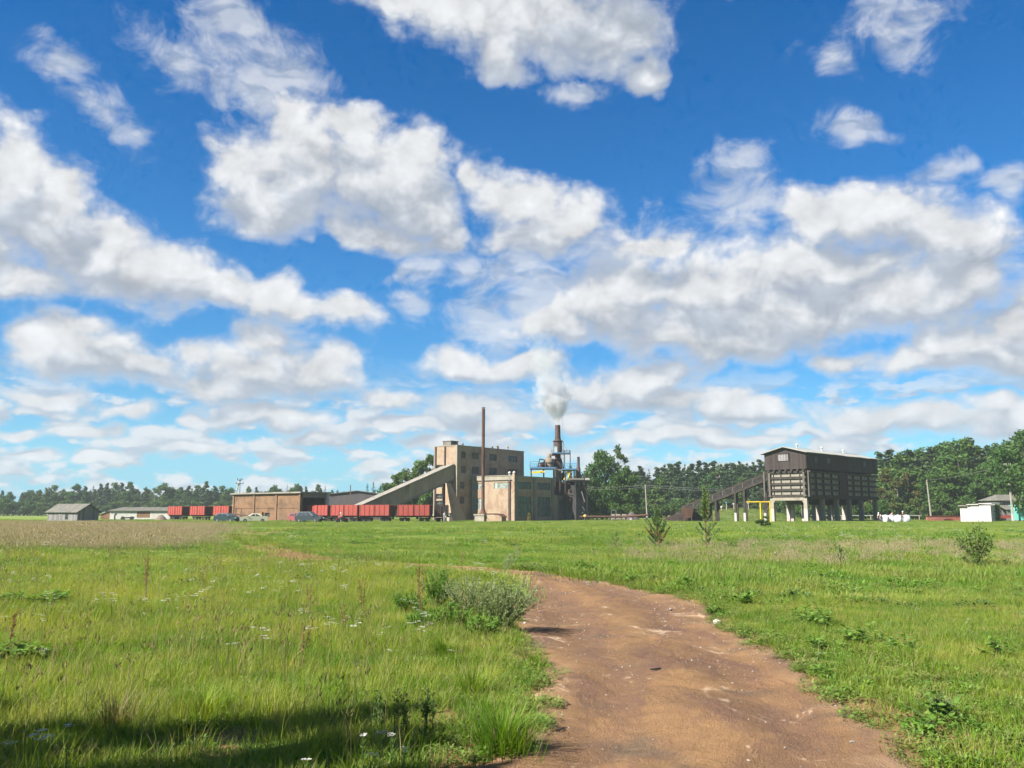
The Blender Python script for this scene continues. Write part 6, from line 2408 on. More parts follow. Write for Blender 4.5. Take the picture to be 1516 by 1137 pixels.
mound_obj('peat_heap', 1017, 158, 4.2, 3.0, 2.1, PEAT, 'dark heap of loose peat at the foot of the belt conveyor', 'peat heap', None, 4)
mound_obj('peat_heap', 1001, 157, 3.0, 2.6, 1.1, PEAT, 'low dark spill of peat left of the feed hopper', 'peat heap', None, 5)
gmnd, nt, out = new_mat('mound turf')
geo = nt.nodes.new('ShaderNodeNewGeometry')
p1 = noise(nt, geo.outputs['Position'], 0.5, 6.0, 0.65)
p3 = noise(nt, geo.outputs['Position'], 3.0, 4.0, 0.7)
c_ = mixc(nt, smooth(nt, p1, 0.35, 0.65), (0.10, 0.155, 0.035), (0.155, 0.165, 0.06))
c_ = mixc(nt, smooth(nt, p3, 0.5, 0.75), c_, (0.07, 0.115, 0.025))
principled(nt, out, c_, 0.95, 0.1, p3, 0.25)
hill = mound_obj('earth_mound', 1096, 172, 13, 6, 2.35, gmnd, None, None, 'structure', 8)
Pm = []
for k in range(900):
    a, t = rng.random() * 6.28, math.sqrt(rng.random())
    Pm.append((hill.location.x + math.cos(a) * 13 * t, 172 + math.sin(a) * 6 * t, 2.35 * math.cos(t * PI / 2) ** 1.3 - 0.05))
scatter('mound_grass', V_D, np.array(Pm), rng.random(900) * 6.28, rng.uniform(0.7, 1.4, 900), rng.integers(0, 5, 900), 'grass covering the earth mound behind the conveyor')

# ------------------------------------------------------------------ the red train
def wagon(loc, rz, label, group, body_m, frame_m, ln=5.6, name='peat_wagon'):
    w = thing(name, loc, rz, label, 'wagon', group)
    W, ZB, ZT_ = 1.05, 1.02, 2.84
    mb = MB()
    mb.box(-ln / 2 + 0.12, ln / 2 - 0.12, -W + 0.08, W - 0.08, ZB, ZT_ - 0.1)
    mb.build('body', frame_m, w)
    for s in (-1, 1):
        for k in (-1, 1):
            x0, x1 = (-ln / 2 + 0.1, -0.07) if k < 0 else (0.07, ln / 2 - 0.1)
            mb = MB()
            y0, y1 = (W - 0.075, W) if s > 0 else (-W, -W + 0.075)
            mb.box(x0, x1, y0, y1, ZB + 0.03, ZT_)
            p = mb.build('side_door', body_m, w)
            n = 4
            mb = MB()
            for i in range(n):
                x = x0 + 0.05 + (x1 - x0 - 0.1) * i / (n - 1)
                ya, yb = (W + 0.003, W + 0.055) if s > 0 else (-W - 0.055, -W - 0.003)
                mb.box(x - 0.045, x + 0.045, ya, yb, ZB + 0.06, ZT_ - 0.03)
            mb.build('rib', body_m, p)
    for s in (-1, 1):
        mb = MB()
        x0, x1 = (-ln / 2, -ln / 2 + 0.095) if s < 0 else (ln / 2 - 0.095, ln / 2)
        mb.box(x0, x1, -W + 0.02, W - 0.02, ZB, ZT_ - 0.04)
        mb.build('end_wall', frame_m, w)
    mb = MB()
    mb.box(-ln / 2 - 0.1, ln / 2 + 0.1, -0.75, 0.75, 0.78, ZB - 0.003)
    fr = mb.build('frame', frame_m, w)
    for s in (-1, 1):
        mb = MB()
        mb.tube((s * (ln / 2 + 0.1), 0, 0.85), (s * (ln / 2 + 0.36), 0, 0.85), 0.09, 0.13, 8)
        mb.build('coupler', STEEL_DARK, fr)
    for x in (-ln / 2 + 1.1, ln / 2 - 1.1):
        mb = MB()
        mb.box(x - 0.8, x + 0.8, -0.55, 0.55, 0.42, 0.72)
        bg = mb.build('bogie', STEEL_DARK, w)
        for dx in (-0.5, 0.5):
            for s in (-1, 1):
                mb = MB()
                mb.tube((x + dx, s * 0.36, 0.30), (x + dx, s * 0.46, 0.30), 0.29, 0.29, 14)
                mb.build('wheel', STEEL_DARK, bg)
    return w


A_DIR = bd
cent = (ob_[0] + 3.05 * -math.sin(angb), ob_[1] + 3.05 * math.cos(angb))
TRACK = []
for s in (-24, -16, -8, 0, 8, 16, 22, 26):
    TRACK.append((cent[0] + bd[0] * s, cent[1] + bd[1] * s))
TRACK += [(gx_at(500, 149.3), 149.3), (gx_at(558, 146.4), 146.4), (gx_at(614, 145.2), 145.2), (gx_at(660, 145.2), 145.2), (gx_at(706, 147), 147)]
TR = spline(TRACK, 16)
tr_px = CX + 1276 * TR[:, 0] / TR[:, 1]
w0 = None
WAG = [(261, 'red peat wagon, first from the left, in front of the long white shed'), (298.5, 'red peat wagon, second from the left, above the dark green car'), (333, 'red peat wagon, third from the left, half hidden by the brick shed'),
       (476, 'red peat wagon just coming out of the dark brick shed'), (514, 'red peat wagon behind the motorcycle rider'), (558, 'red peat wagon under the lower end of the sloping gallery'), (614.5, 'red peat wagon at the right end of the red train')]
for px, lab in WAG:
    i = int(np.argmin(np.abs(tr_px - px)))
    d = TR[min(i + 3, len(TR) - 1)] - TR[max(i - 3, 0)]
    loc, rz = (TR[i][0], TR[i][1], 0), math.atan2(d[1], d[0])
    if w0 is None:
        w0 = wagon(loc, rz, lab, 'red peat wagons of the train', RED_PAINT, RED_DARK)
    else:
        dup(w0, loc, rz, lab)
wagon((gx_at(653.5, 146.2), 146.2, 0), 0.1, 'short dark brown wagon below the sloping gallery', None, RUST_DARK, STEEL_DARK, 2.4, 'dark_wagon')
for side in (-0.36, 0.36):
    q = np.gradient(TR, axis=0)
    q /= np.linalg.norm(q, axis=1, keepdims=True)
    P_ = TR + np.stack([-q[:, 1], q[:, 0]], 1) * side
    mb = MB()
    for a, b in zip(P_[:-1:4], P_[4::4]):
        mb.bar((a[0], a[1], -0.03), (b[0], b[1], -0.03), 0.07, 0.12)
    tag(mb.build('rail', RUST, None), f'rusty steel rail, {"nearer" if side < 0 else "further"} of the pair under the red wagons', 'rail', None)


# ------------------------------------------------------------------ cars
def car(loc, rz, label, paint, kind='hatch', ln=4.2, h=1.45, lamps=True):
    c = thing('parked_car', loc, rz, label, 'car', 'cars parked by the brick shed')
    W = 0.84
    L2 = ln / 2
    # x forward; outlines as (x, z)
    if kind == 'sedan':
        low = [(-L2, 0.42), (-L2, 0.86), (-L2 + 0.15, 0.93), (L2 - 1.1, 0.95), (L2 - 0.1, 0.80), (L2, 0.62), (L2 - 0.03, 0.36), (-L2 + 0.1, 0.30)]
        cab = [(-L2 + 0.75, 0.935), (-L2 + 1.2, h - 0.03), (-L2 + 1.6, h), (L2 - 1.85, h), (L2 - 1.2, 0.955)]
    elif kind == 'van':
        low = [(-L2, 0.42), (-L2, 0.95), (-L2 + 0.05, 1.02), (L2 - 1.0, 1.02), (L2 - 0.12, 0.82), (L2, 0.62), (L2 - 0.03, 0.36), (-L2 + 0.1, 0.30)]
        cab = [(-L2 + 0.06, 1.025), (-L2 + 0.32, h - 0.06), (-L2 + 0.6, h), (L2 - 2.0, h), (L2 - 1.1, 1.025)]
    else:
        low = [(-L2, 0.42), (-L2, 0.88), (-L2 + 0.06, 0.96), (L2 - 1.0, 0.96), (L2 - 0.1, 0.78), (L2, 0.60), (L2 - 0.03, 0.36), (-L2 + 0.1, 0.30)]
        cab = [(-L2 + 0.10, 0.965), (-L2 + 0.55, h - 0.05), (-L2 + 0.9, h), (L2 - 1.9, h), (L2 - 1.05, 0.965)]
    mb = MB()
    mb.prism(low, 'y', -W, W)
    body = mb.build('body', paint, c, 0.05)
    mb = MB()
    n = len(cab)
    o_ = len(mb.v)
    for s in (-1, 1):
        for x, z in cab:
            mb.v.append((x, s * (W - 0.03 - 0.17 * (z - 0.95) / 0.5), z))
    mb.f += [tuple(range(n)), tuple(range(n, 2 * n))[::-1]] + [(k, (k + 1) % n, n + (k + 1) % n, n + k) for k in range(n)]
    mb.mi += [0] * (n + 2)
    cabin = mb.build('cabin', paint, c, 0.03)
    zt_, zb_ = h - 0.09, 1.02 if kind == 'van' else 0.98

    def yy(z):
        return W - 0.03 - 0.17 * (z - 0.95) / 0.5 + 0.006
    xa, xb = cab[0][0], cab[-1][0]
    ta, tb = cab[2][0], cab[-2][0]
    cols = 3 if kind == 'van' else 2
    for s in (-1, 1):
        for k in range(cols):
            f0, f1 = k / cols, (k + 1) / cols
            b0, b1 = xa + 0.22 + (xb - xa - 0.5) * f0, xa + 0.22 + (xb - xa - 0.5) * f1 - 0.08
            t0, t1 = ta + 0.02 + (tb - ta - 0.06) * f0, ta + 0.02 + (tb - ta - 0.06) * f1 - 0.08
            m2 = MB()
            m2.face([(b0, s * yy(zb_), zb_), (b1, s * yy(zb_), zb_), (t1, s * yy(zt_), zt_), (t0, s * yy(zt_), zt_)])
            m2.build('side_window', CAR_GLASS, cabin)
    for (x0, z0), (x1, z1), nm, off in ((cab[-1], cab[-2], 'windscreen', 0.02), (cab[0], cab[1], 'rear_window', -0.02)):
        m2 = MB()
        q0, q1 = 0.12, 0.88
        pa = (x0 + (x1 - x0) * q0 + off, z0 + (z1 - z0) * q0)
        pb = (x0 + (x1 - x0) * q1 + off, z0 + (z1 - z0) * q1)
        m2.face([(pa[0], -W + 0.16, pa[1]), (pa[0], W - 0.16, pa[1]), (pb[0], W - 0.26, pb[1]), (pb[0], -W + 0.26, pb[1])])
        m2.build(nm, CAR_GLASS, cabin)
    for x in (-L2 + 0.75, L2 - 0.8):
        for s in (-1, 1):
            m2 = MB()
            m2.lathe([(0.16, -0.09), (0.29, -0.1), (0.31, -0.06), (0.31, 0.06), (0.29, 0.1), (0.16, 0.09)], (0, 0, 0), 16)
            m2.v = [(v[0], v[2], v[1]) for v in m2.v]
            wh = m2.build('wheel', RUBBER, c)
            wh.location = (x, s * (W - 0.09), 0.31)
            m2 = MB()
            m2.lathe([(0.17, -0.095), (0.17, 0.105), (0.06, 0.115)], (0, 0, 0), 12)
            m2.v = [(v[0], v[2] * (1 if s > 0 else -1), v[1]) for v in m2.v]
            m2.build('rim', STEEL_GREY, wh)
    for s in (-1, 1):
        m2 = MB()
        m2.box(L2 - 0.10, L2 + 0.012, s * 0.58 - 0.17, s * 0.58 + 0.17, 0.62, 0.77)
        m2.build('headlight', LAMP_GLASS, body)
        m2 = MB()
        m2.box(-L2 - 0.012, -L2 + 0.05, s * 0.62 - 0.14, s * 0.62 + 0.14, 0.68, 0.84)
        m2.build('tail_light', RED_PAINT, body)
        m2 = MB()
        m2.box(L2 - 1.25, L2 - 1.1, s * 0.92 - 0.07, s * 0.92 + 0.07, 0.93, 1.06)
        m2.build('mirror', paint, body)
    for x in (-L2 - 0.03, L2 - 0.02):
        m2 = MB()
        m2.box(x - 0.02, x + 0.08, -W + 0.03, W - 0.03, 0.36, 0.52)
        m2.build('bumper', STEEL_GREY if kind == 'sedan' else RUBBER, body)
    return c


CAR_GLASS = glass_mat('car glass', (0.018, 0.024, 0.028), 0.10)
CAR_GREEN = plain('dark green car paint', (0.018, 0.040, 0.040), 0.45, 0.25)
CAR_CREAM = plain('pale cream car paint', (0.56, 0.54, 0.38), 0.35, 0.5)
CAR_RED = plain('dull red car paint', (0.26, 0.06, 0.06), 0.35, 0.5)
CAR_SLATE = plain('slate blue green car paint', (0.030, 0.046, 0.052), 0.55, 0.2)
car((gx_at(337.5, 139), 139, 0), -0.42, 'dark green hatchback facing right, first car from the left before the wagons', CAR_GREEN, 'hatch', 4.3)
car((gx_at(376, 138), 138, 0), PI + 0.30, 'pale cream saloon car parked in front of the brick shed', CAR_CREAM, 'sedan', 4.2, 1.40)
car((gx_at(441, 142.5), 142.5, 0), -0.9, 'dull red car half hidden behind the dark people carrier', CAR_RED, 'hatch', 3.9)
car((gx_at(459, 138), 138, 0), -0.30, 'dark slate people carrier at the open end of the brick shed', CAR_SLATE, 'van', 4.4, 1.68)


# ------------------------------------------------------------------ people
def skinned(name, joints, edges, mat, parent, levels=1):
    """joints: name -> ((x, y, z), radius); one continuous surface grown over the skeleton."""
    ks = list(joints)
    me = bpy.data.meshes.new(name)
    me.from_pydata([joints[k][0] for k in ks], [(ks.index(a), ks.index(b)) for a, b in edges], [])
    me.materials.append(mat)
    ob = bpy.data.objects.new(name, me)
    COL.objects.link(ob)
    ob.parent = parent
    md = ob.modifiers.new('skin', 'SKIN')
    for i, k in enumerate(ks):
        rr = joints[k][1]
        me.skin_vertices[0].data[i].radius = rr if isinstance(rr, tuple) else (rr, rr)
    me.skin_vertices[0].data[0].use_root = True
    md.use_smooth_shade = True
    sb = ob.modifiers.new('smooth', 'SUBSURF')
    sb.levels = sb.render_levels = levels
    return ob


def person(loc, rz, label, top, legs, skin, hair, pose='stand'):
    p = thing('person', loc, rz, label, 'person')
    # faces -y
    hip = Vector((0, 0, 0.93))
    lean, knee_f = 0.0, 0.0
    if pose == 'bend':
        lean = 0.75
    if pose == 'ride':
        hip, lean = Vector((0, 0.1, 0.80)), 0.42
    up = Vector((0, -math.sin(lean), math.cos(lean)))
    fw = Vector((0, -math.cos(lean), -math.sin(lean)))
    chest, neck = hip + up * 0.36, hip + up * 0.53
    headb, headt = neck + up * 0.07 + fw * 0.02, neck + up * 0.26 + fw * 0.03
    J = {'pelvis': (hip, (0.15, 0.11)), 'waist': (hip + up * 0.16, (0.135, 0.10)), 'chest': (chest, (0.17, 0.115)), 'neck': (neck, 0.06), 'chin': (headb, 0.075), 'face': (headb + up * 0.09 + fw * 0.02, 0.098), 'crown': (headt, 0.07)}
    E = [('pelvis', 'waist'), ('waist', 'chest'), ('chest', 'neck'), ('neck', 'chin'), ('chin', 'face'), ('face', 'crown')]
    TJ, TE = {k: (J[k][0], tuple(q + 0.014 for q in (J[k][1] if isinstance(J[k][1], tuple) else (J[k][1],) * 2))) for k in ('pelvis', 'waist', 'chest')}, [('pelvis', 'waist'), ('waist', 'chest')]
    LJ, LE = {'pelvis': (hip + Vector((0, 0, -0.02)), (0.165, 0.125))}, []
    SJ, SE = [], []
    for s, sn in ((-1, 'l'), (1, 'r')):
        sh = chest + up * 0.09 + Vector((s * 0.19, 0, 0))
        if pose == 'stand':
            el, wr = sh + Vector((s * 0.06, 0.02, -0.29)), sh + Vector((s * 0.06, -0.10, -0.53))
            kn, an = Vector((s * 0.11, -0.02, 0.50)), Vector((s * 0.12, 0.02, 0.09))
        elif pose == 'bend':
            el, wr = sh + Vector((s * 0.05, -0.12, -0.26)), sh + Vector((s * 0.0, -0.26, -0.47))
            kn, an = Vector((s * 0.13, -0.10, 0.50)), Vector((s * 0.14, 0.02, 0.09))
        else:
            el, wr = sh + Vector((s * 0.08, -0.20, -0.20)), sh + Vector((s * 0.10, -0.44, -0.22))
            kn, an = Vector((s * 0.20, -0.36, 0.72)), Vector((s * 0.19, -0.12, 0.34))
        hp = hip + Vector((s * 0.09, 0, -0.05))
        toe = an + Vector((s * 0.02, -0.16, -0.05))
        hand = wr + (wr - el).normalized() * 0.10
        for nm, pt, r_ in (('sh', sh, 0.062), ('el', el, 0.046), ('wr', wr, 0.034), ('hand', hand, (0.040, 0.022)), ('hp', hp, 0.092), ('kn', kn, 0.064), ('an', an, 0.044), ('toe', toe, (0.045, 0.032))):
            J[nm + sn] = (pt, r_)
        E += [('chest', 'sh' + sn), ('sh' + sn, 'el' + sn), ('el' + sn, 'wr' + sn), ('wr' + sn, 'hand' + sn), ('pelvis', 'hp' + sn), ('hp' + sn, 'kn' + sn), ('kn' + sn, 'an' + sn), ('an' + sn, 'toe' + sn)]
        # fingers and a thumb, rooted in the palm
        d = (hand - wr).normalized()
        for q in range(4):
            b0 = hand + Vector(((q - 1.5) * 0.018, 0, 0))
            ln_ = (0.052, 0.064, 0.060, 0.046)[q]
            J[f'f{q}a{sn}'], J[f'f{q}b{sn}'] = (b0 + d * ln_ * 0.6, 0.009), (b0 + d * ln_ + Vector((0, -0.018, 0)), 0.008)
            E += [('hand' + sn, f'f{q}a{sn}'), (f'f{q}a{sn}', f'f{q}b{sn}')]
        J['th' + sn] = (wr + d * 0.06 + Vector((-s * 0.045, -0.02, 0)), 0.010)
        E += [('hand' + sn, 'th' + sn)]
        mid = sh.lerp(el, 0.85)
        TJ['sh' + sn], TJ['mid' + sn] = (sh, 0.082), (mid, 0.066)
        TE += [('chest', 'sh' + sn), ('sh' + sn, 'mid' + sn)]
        LJ['hp' + sn], LJ['kn' + sn], LJ['an' + sn] = (hp, 0.108), (kn, 0.082), (an + Vector((0, 0, 0.03)), 0.062)
        LE += [('pelvis', 'hp' + sn), ('hp' + sn, 'kn' + sn), ('kn' + sn, 'an' + sn)]
    nose = J['face'][0] + fw * 0.105
    J['nose'] = (nose, 0.016)
    E.append(('face', 'nose'))
    skinned('body', J, E, skin, p)
    skinned('shirt', TJ, TE, top, p)
    skinned('trousers', LJ, LE, legs, p)
    mb = MB()
    mb.lathe([(0.112, -0.02), (0.116, 0.05), (0.09, 0.105), (0.03, 0.128)], (0, 0, 0), 12)
    hb = mb.build('hair' if hair[1] == 'hair' else 'cap', hair[0], p, smooth_a=60)
    hb.location = J['face'][0] + up * 0.045 - fw * 0.012
    hb.rotation_euler = (lean, 0, 0)
    return p


SKIN = plain('skin', (0.50, 0.29, 0.21), 0.6)
CLOTH_WHITE = plain('white cloth', (0.74, 0.73, 0.71), 0.9)
CLOTH_GREY = plain('grey cloth', (0.30, 0.30, 0.31), 0.9)
CLOTH_RED = plain('dark red cloth', (0.13, 0.03, 0.035), 0.9)
CLOTH_BLUE = plain('blue work cloth', (0.07, 0.09, 0.14), 0.9)
CLOTH_PINK = plain('pink cloth', (0.60, 0.36, 0.34), 0.9)
CLOTH_PALE = plain('pale blue cloth', (0.50, 0.55, 0.60), 0.9)
HAIR = plain('dark hair', (0.03, 0.022, 0.018), 0.8)
person((gx_at(1303, 138.5), 138.5, 0), -0.9, 'person in a white shirt bending beside the first white sack', CLOTH_WHITE, CLOTH_BLUE, SKIN, (CLOTH_WHITE, 'cap'), 'bend')
person((gx_at(1320.5, 141.5), 141.5, 0), 0.4, 'person in a pink shirt standing behind the white sacks', CLOTH_PINK, CLOTH_BLUE, SKIN, (HAIR, 'hair'))
person((gx_at(1336, 138), 138, 0), 1.2, 'person in dark red shirt and white cap at the last white sack', CLOTH_RED, CLOTH_BLUE, SKIN, (CLOTH_WHITE, 'cap'))
person((gx_at(658.5, 144), 144, 0), 0.5, 'person in pale clothes standing by the dark wagon under the gallery', CLOTH_PALE, CLOTH_PALE, SKIN, (HAIR, 'hair'))

# motorcycle and its rider
mo = thing('motorcycle', (gx_at(507, 135), 135, 0), -PI / 2 + 0.35, 'small bright red motorcycle in the grass before the red wagons', 'motorcycle')
MOTO_RED = plain('bright red paint', (0.55, 0.03, 0.025), 0.3, 0.5)
for y in (-0.62, 0.62):
    mb = MB()
    mb.lathe([(0.22, -0.05), (0.29, -0.05), (0.31, 0), (0.29, 0.05), (0.22, 0.05)], (0, 0, 0), 18)
    mb.v = [(v[2], v[0], v[1]) for v in mb.v]
    w_ = mb.build('wheel', RUBBER, mo)
    w_.location = (0, y, 0.31)
    mb = MB()
    mb.tube((-0.05, 0, 0), (0.05, 0, 0), 0.07, 0.07, 8)
    for a in range(6):
        q = a * PI / 3
        mb.bar((0, 0.05 * math.cos(q), 0.05 * math.sin(q)), (0, 0.23 * math.cos(q), 0.23 * math.sin(q)), 0.02)
    mb.build('spokes', STEEL_GREY, w_)
    mb = MB()
    for k in range(5):
        a0, a1 = R(30 + 24 * k), R(54 + 24 * k)
        mb.bar((0, y + 0.36 * math.cos(a0), 0.31 + 0.36 * math.sin(a0)), (0, y + 0.36 * math.cos(a1), 0.31 + 0.36 * math.sin(a1)), 0.13, 0.03, (1, 0, 0))
    mb.build('mudguard', MOTO_RED, mo)
mb = MB()
mb.tube((0, -0.6, 0.31), (0, -0.38, 0.95), 0.04, 0.04, 8).tube((0, 0.6, 0.31), (0, 0.05, 0.45), 0.04, 0.04, 8).tube((0, 0.05, 0.45), (0, -0.38, 0.85), 0.05, 0.05, 8).tube((0, 0.6, 0.31), (0, 0.35, 0.72), 0.035, 0.035, 8)
mb.build('frame', STEEL_DARK, mo)
mb = MB()
mb.lathe([(0.06, -0.30), (0.15, -0.2), (0.17, 0.05), (0.10, 0.26)], (0, 0, 0), 12)
mb.v = [(v[0], -v[2], v[1] * 0.9) for v in mb.v]
t_ = mb.build('fuel_tank', MOTO_RED, mo, smooth_a=50)
t_.location = (0, -0.18, 0.84)
mb = MB()
mb.box(-0.13, 0.13, 0.02, 0.62, 0.73, 0.82)
mb.build('seat', RUBBER, mo, 0.03)
mb = MB()
mb.box(-0.15, 0.15, -0.2, 0.16, 0.34, 0.66)
mb.build('engine', STEEL_GREY, mo, 0.03)
mb = MB()
mb.path([(-0.34, -0.26, 1.0), (-0.15, -0.4, 0.98), (0.15, -0.4, 0.98), (0.34, -0.26, 1.0)], 0.02, 6)
mb.build('handlebar', CHROME, mo)
mb = MB()
mb.lathe([(0.04, -0.08), (0.09, 0.02), (0.09, 0.06)], (0, 0, 0), 12)
mb.v = [(v[0], -0.5 - v[2], 0.86 + v[1]) for v in mb.v]
mb.build('headlight', LAMP_GLASS, mo)
person((gx_at(507, 135), 135, 0.0), -PI / 2 + 0.35, 'person in grey with white helmet sitting on the red motorcycle', CLOTH_GREY, CLOTH_BLUE, SKIN, (CLOTH_WHITE, 'cap'), 'ride')

# ------------------------------------------------------------------ white sacks
for i, (px, y, lab) in enumerate(((1310, 138.6, 'bulging white sack, first from the bunker'), (1318, 139.4, 'bulging white sack, second from the bunker'), (1328.5, 138.4, 'bulging white sack, third from the bunker'), (1341, 139.6, 'bulging white sack, last in the row by the person in red'))):
    e = thing('bulk_sack', (gx_at(px, y), y, 0), 0.3 * i, lab, 'sack', 'white bulk sacks in the grass')
    mb = MB()
    n = 18
    prof = [(0.42, -0.05), (0.54, 0.12), (0.60, 0.45), (0.57, 0.8), (0.46, 1.02), (0.22, 1.12), (0.10, 1.22)]
    mb.lathe(prof, (0, 0, 0), n)
    for j, v in enumerate(mb.v):
        a = math.atan2(v[1], v[0])
        k = (1 + 0.10 * math.cos(4 * a)) * (1 + 0.04 * math.sin(7 * a + v[2] * 6 + i))
        mb.v[j] = (v[0] * k, v[1] * k, v[2])
    mb.build('bag', BAG_WHITE, e, smooth_a=70)
    for q in range(4):
        a = q * PI / 2 + PI / 4
        c_, s_ = math.cos(a), math.sin(a)
        mb = MB()
        mb.path([(0.45 * c_ - 0.08 * s_, 0.45 * s_ + 0.08 * c_, 1.0), (0.42 * c_, 0.42 * s_, 1.22), (0.45 * c_ + 0.08 * s_, 0.45 * s_ - 0.08 * c_, 1.0)], 0.022, 4)
        mb.build('lifting_loop', BAG_WHITE, e)


# ------------------------------------------------------------------ left sheds
oc_ = (gx_at(115, 150), 150)
ba = R(60)
barn = thing('grey_barn', (oc_[0], oc_[1], 0), ba, 'small grey board barn with slate gable roof in the left field', 'barn')
GB, LBn = along(146.5, oc_, (math.cos(ba), math.sin(ba))), along(71, oc_, (-math.sin(ba), math.cos(ba)))
ev, rg = zrow(758, 150) + 0.12, zrow(746.3, 153)
mb = MB()
wall(mb, LBn, -0.2, ev, [(2.6, 3.5, 0.3, 1.2)], FY, 0.12)
mb.prism([(0.003, -0.2), (GB, -0.2), (GB, ev), (GB / 2, rg), (0.003, ev)], 'y', 0.003, 0.06)
mb.face([(GB, 0, -0.2), (GB, LBn, -0.2), (GB, LBn, ev), (GB, 0, ev)])
mb.prism([(0.003, -0.2), (GB, -0.2), (GB, ev), (GB / 2, rg), (0.003, ev)], 'y', LBn - 0.06, LBn)
mb.build('wall', PLANK_GREY, barn)
window(barn, FY, (2.6, 3.5, 0.3, 1.2), FRAME_DARK, GLASS_DARK, 1, 1, 0.1)
mb = MB()
mb.box(-0.07, -0.003, 4.4, 5.6, 0.0, 1.5)
mb.build('door', PLANK_GREY, barn)
sl_ = (rg - ev) / (GB / 2)
for s in (0, 1):
    for k in range(4):
        y0, y1 = -0.4 + (LBn + 0.8) * k / 4, -0.4 + (LBn + 0.8) * (k + 1) / 4 - 0.02
        xa, xb = (-0.35, GB / 2) if s == 0 else (GB / 2, GB + 0.35)
        za, zb_ = (ev - 0.35 * sl_, rg) if s == 0 else (rg, ev - 0.35 * sl_)
        mb = MB()
        d = 0.006 * (k % 2)
        mb.hexa([(xa, y0, za + d), (xb, y0, zb_ + d), (xb, y1, zb_ + d), (xa, y1, za + d), (xa, y0, za + d + 0.07), (xb, y0, zb_ + d + 0.07), (xb, y1, zb_ + d + 0.07), (xa, y1, za + d + 0.07)])
        mb.build('roof_sheet', SLATE, barn)

o6 = (gx_at(163, 198), 198)
ws = thing('white_shed', (o6[0], o6[1], 0), -0.10, 'long low whitewashed shed with a bare brick patch left of the wagons', 'shed')
LW = along(252, o6, (math.cos(-0.10), math.sin(-0.10)))
hw = zrow(756.5, 198)
u0, u1 = along(203, o6, (math.cos(-0.10), math.sin(-0.10))), along(222.5, o6, (math.cos(-0.10), math.sin(-0.10)))
mb = MB()
wall(mb, LW, -0.2, hw, [(u0, u1, 0.35, hw - 0.1)], FX, 0.06)
mb.face([(LW, 0, -0.2), (LW, 5.5, -0.2), (LW, 5.5, hw), (LW, 0, hw)])
mb.face([(0, 0.0, -0.2), (0, 5.5, -0.2), (0, 5.5, hw), (0, 0, hw)])
mb.build('wall', WHITEWASH, ws)
mb = MB()
mb.box(u0 + 0.003, u1 - 0.003, 0.05, 0.2, 0.353, hw - 0.103)
mb.build('brick_patch', BRICK_OLD, ws)
for k in range(6):
    a, b = -0.3 + (LW + 0.6) * k / 6, -0.3 + (LW + 0.6) * (k + 1) / 6 - 0.02
    mb = MB()
    w1 = 0.05 * math.sin(k * 2.1)
    mb.hexa([(a, -0.4, hw + 0.003), (b, -0.4, hw + 0.003), (b, 5.9, hw + 0.75 + w1), (a, 5.9, hw + 0.75 - w1), (a, -0.4, hw + 0.13), (b, -0.4, hw + 0.13), (b, 5.9, hw + 0.9 + w1), (a, 5.9, hw + 0.9 - w1)])
    mb.build('roof_sheet', SLATE, ws)
mb = MB()
mb.prism([(-0.002, -0.2), (-2.4, -0.2), (-2.4, zrow(762, 198)), (-0.002, hw)], 'y', 0.3, 4.5)
mb.build('lean_to', BRICK_OLD, ws)
mb = MB()
mb.hexa([(-2.7, 0.1, zrow(762.4, 198)), (0, 0.1, hw + 0.003), (0, 4.7, hw + 0.003), (-2.7, 4.7, zrow(762.4, 198)), (-2.7, 0.1, zrow(761.6, 198)), (0, 0.1, hw + 0.09), (0, 4.7, hw + 0.09), (-2.7, 4.7, zrow(761.6, 198))])
mb.build('lean_to_roof', SLATE, ws)
cr = thing('iron_crank', (gx_at(171, 173), 173, 0), 0.2, 'dark bent iron post in front of the white shed', 'post')
mb = MB()
mb.bar((0, 0, -0.1), (-0.1, 0, 1.0), 0.22).bar((-0.1, 0, 1.0), (0.25, 0, 1.3), 0.3)
mb.build('post', STEEL_DARK, cr)
sc_h = thing('scrap_axle', (gx_at(190, 172), 172, 0), 0.1, 'dark low scrap axle with two wheels lying before the white shed', 'scrap')
mb = MB()
mb.bar((-1.2, 0, 0.45), (1.2, 0, 0.6), 0.3, 0.25)
mb.build('beam', STEEL_DARK, sc_h)
for x in (-0.9, 0.8):
    mb = MB()
    mb.tube((x, -0.3, 0.4), (x, -0.15, 0.4), 0.4, 0.4, 12)
    mb.build('wheel', STEEL_DARK, sc_h)
sh_ = mound_obj('spoil_heap', 239, 165, 1.4, 1.0, 1.1, pm('grey spoil', (0.24, 0.19, 0.15), (0.17, 0.135, 0.11), 2.0, 1.0, None, bump=0.05), 'small grey brown spoil heap before the first red wagon', 'heap', None, 12)

# pipe railing before the brick shed
rl = thing('pipe_railing', (0, 0, 0), 0, 'rusty pipe barrier sloping in front of the brick shed', 'railing')
mb = MB()
mb.tube((gx_at(341, 146), 146, zrow(760.5, 146)), (gx_at(384, 143), 143, zrow(765, 143)), 0.11, 0.11, 8)
mb.build('rail', RUST, rl)
for px in (349, 356.5, 371):
    mb = MB()
    y = 145.4 - (px - 349) * 0.06
    mb.tube((gx_at(px, y), y + 0.15, -0.1), (gx_at(px, y), y + 0.15, zrow(752 if px < 370 else 764, y)), 0.06, 0.06, 6)
    mb.build('post', RUST, rl)


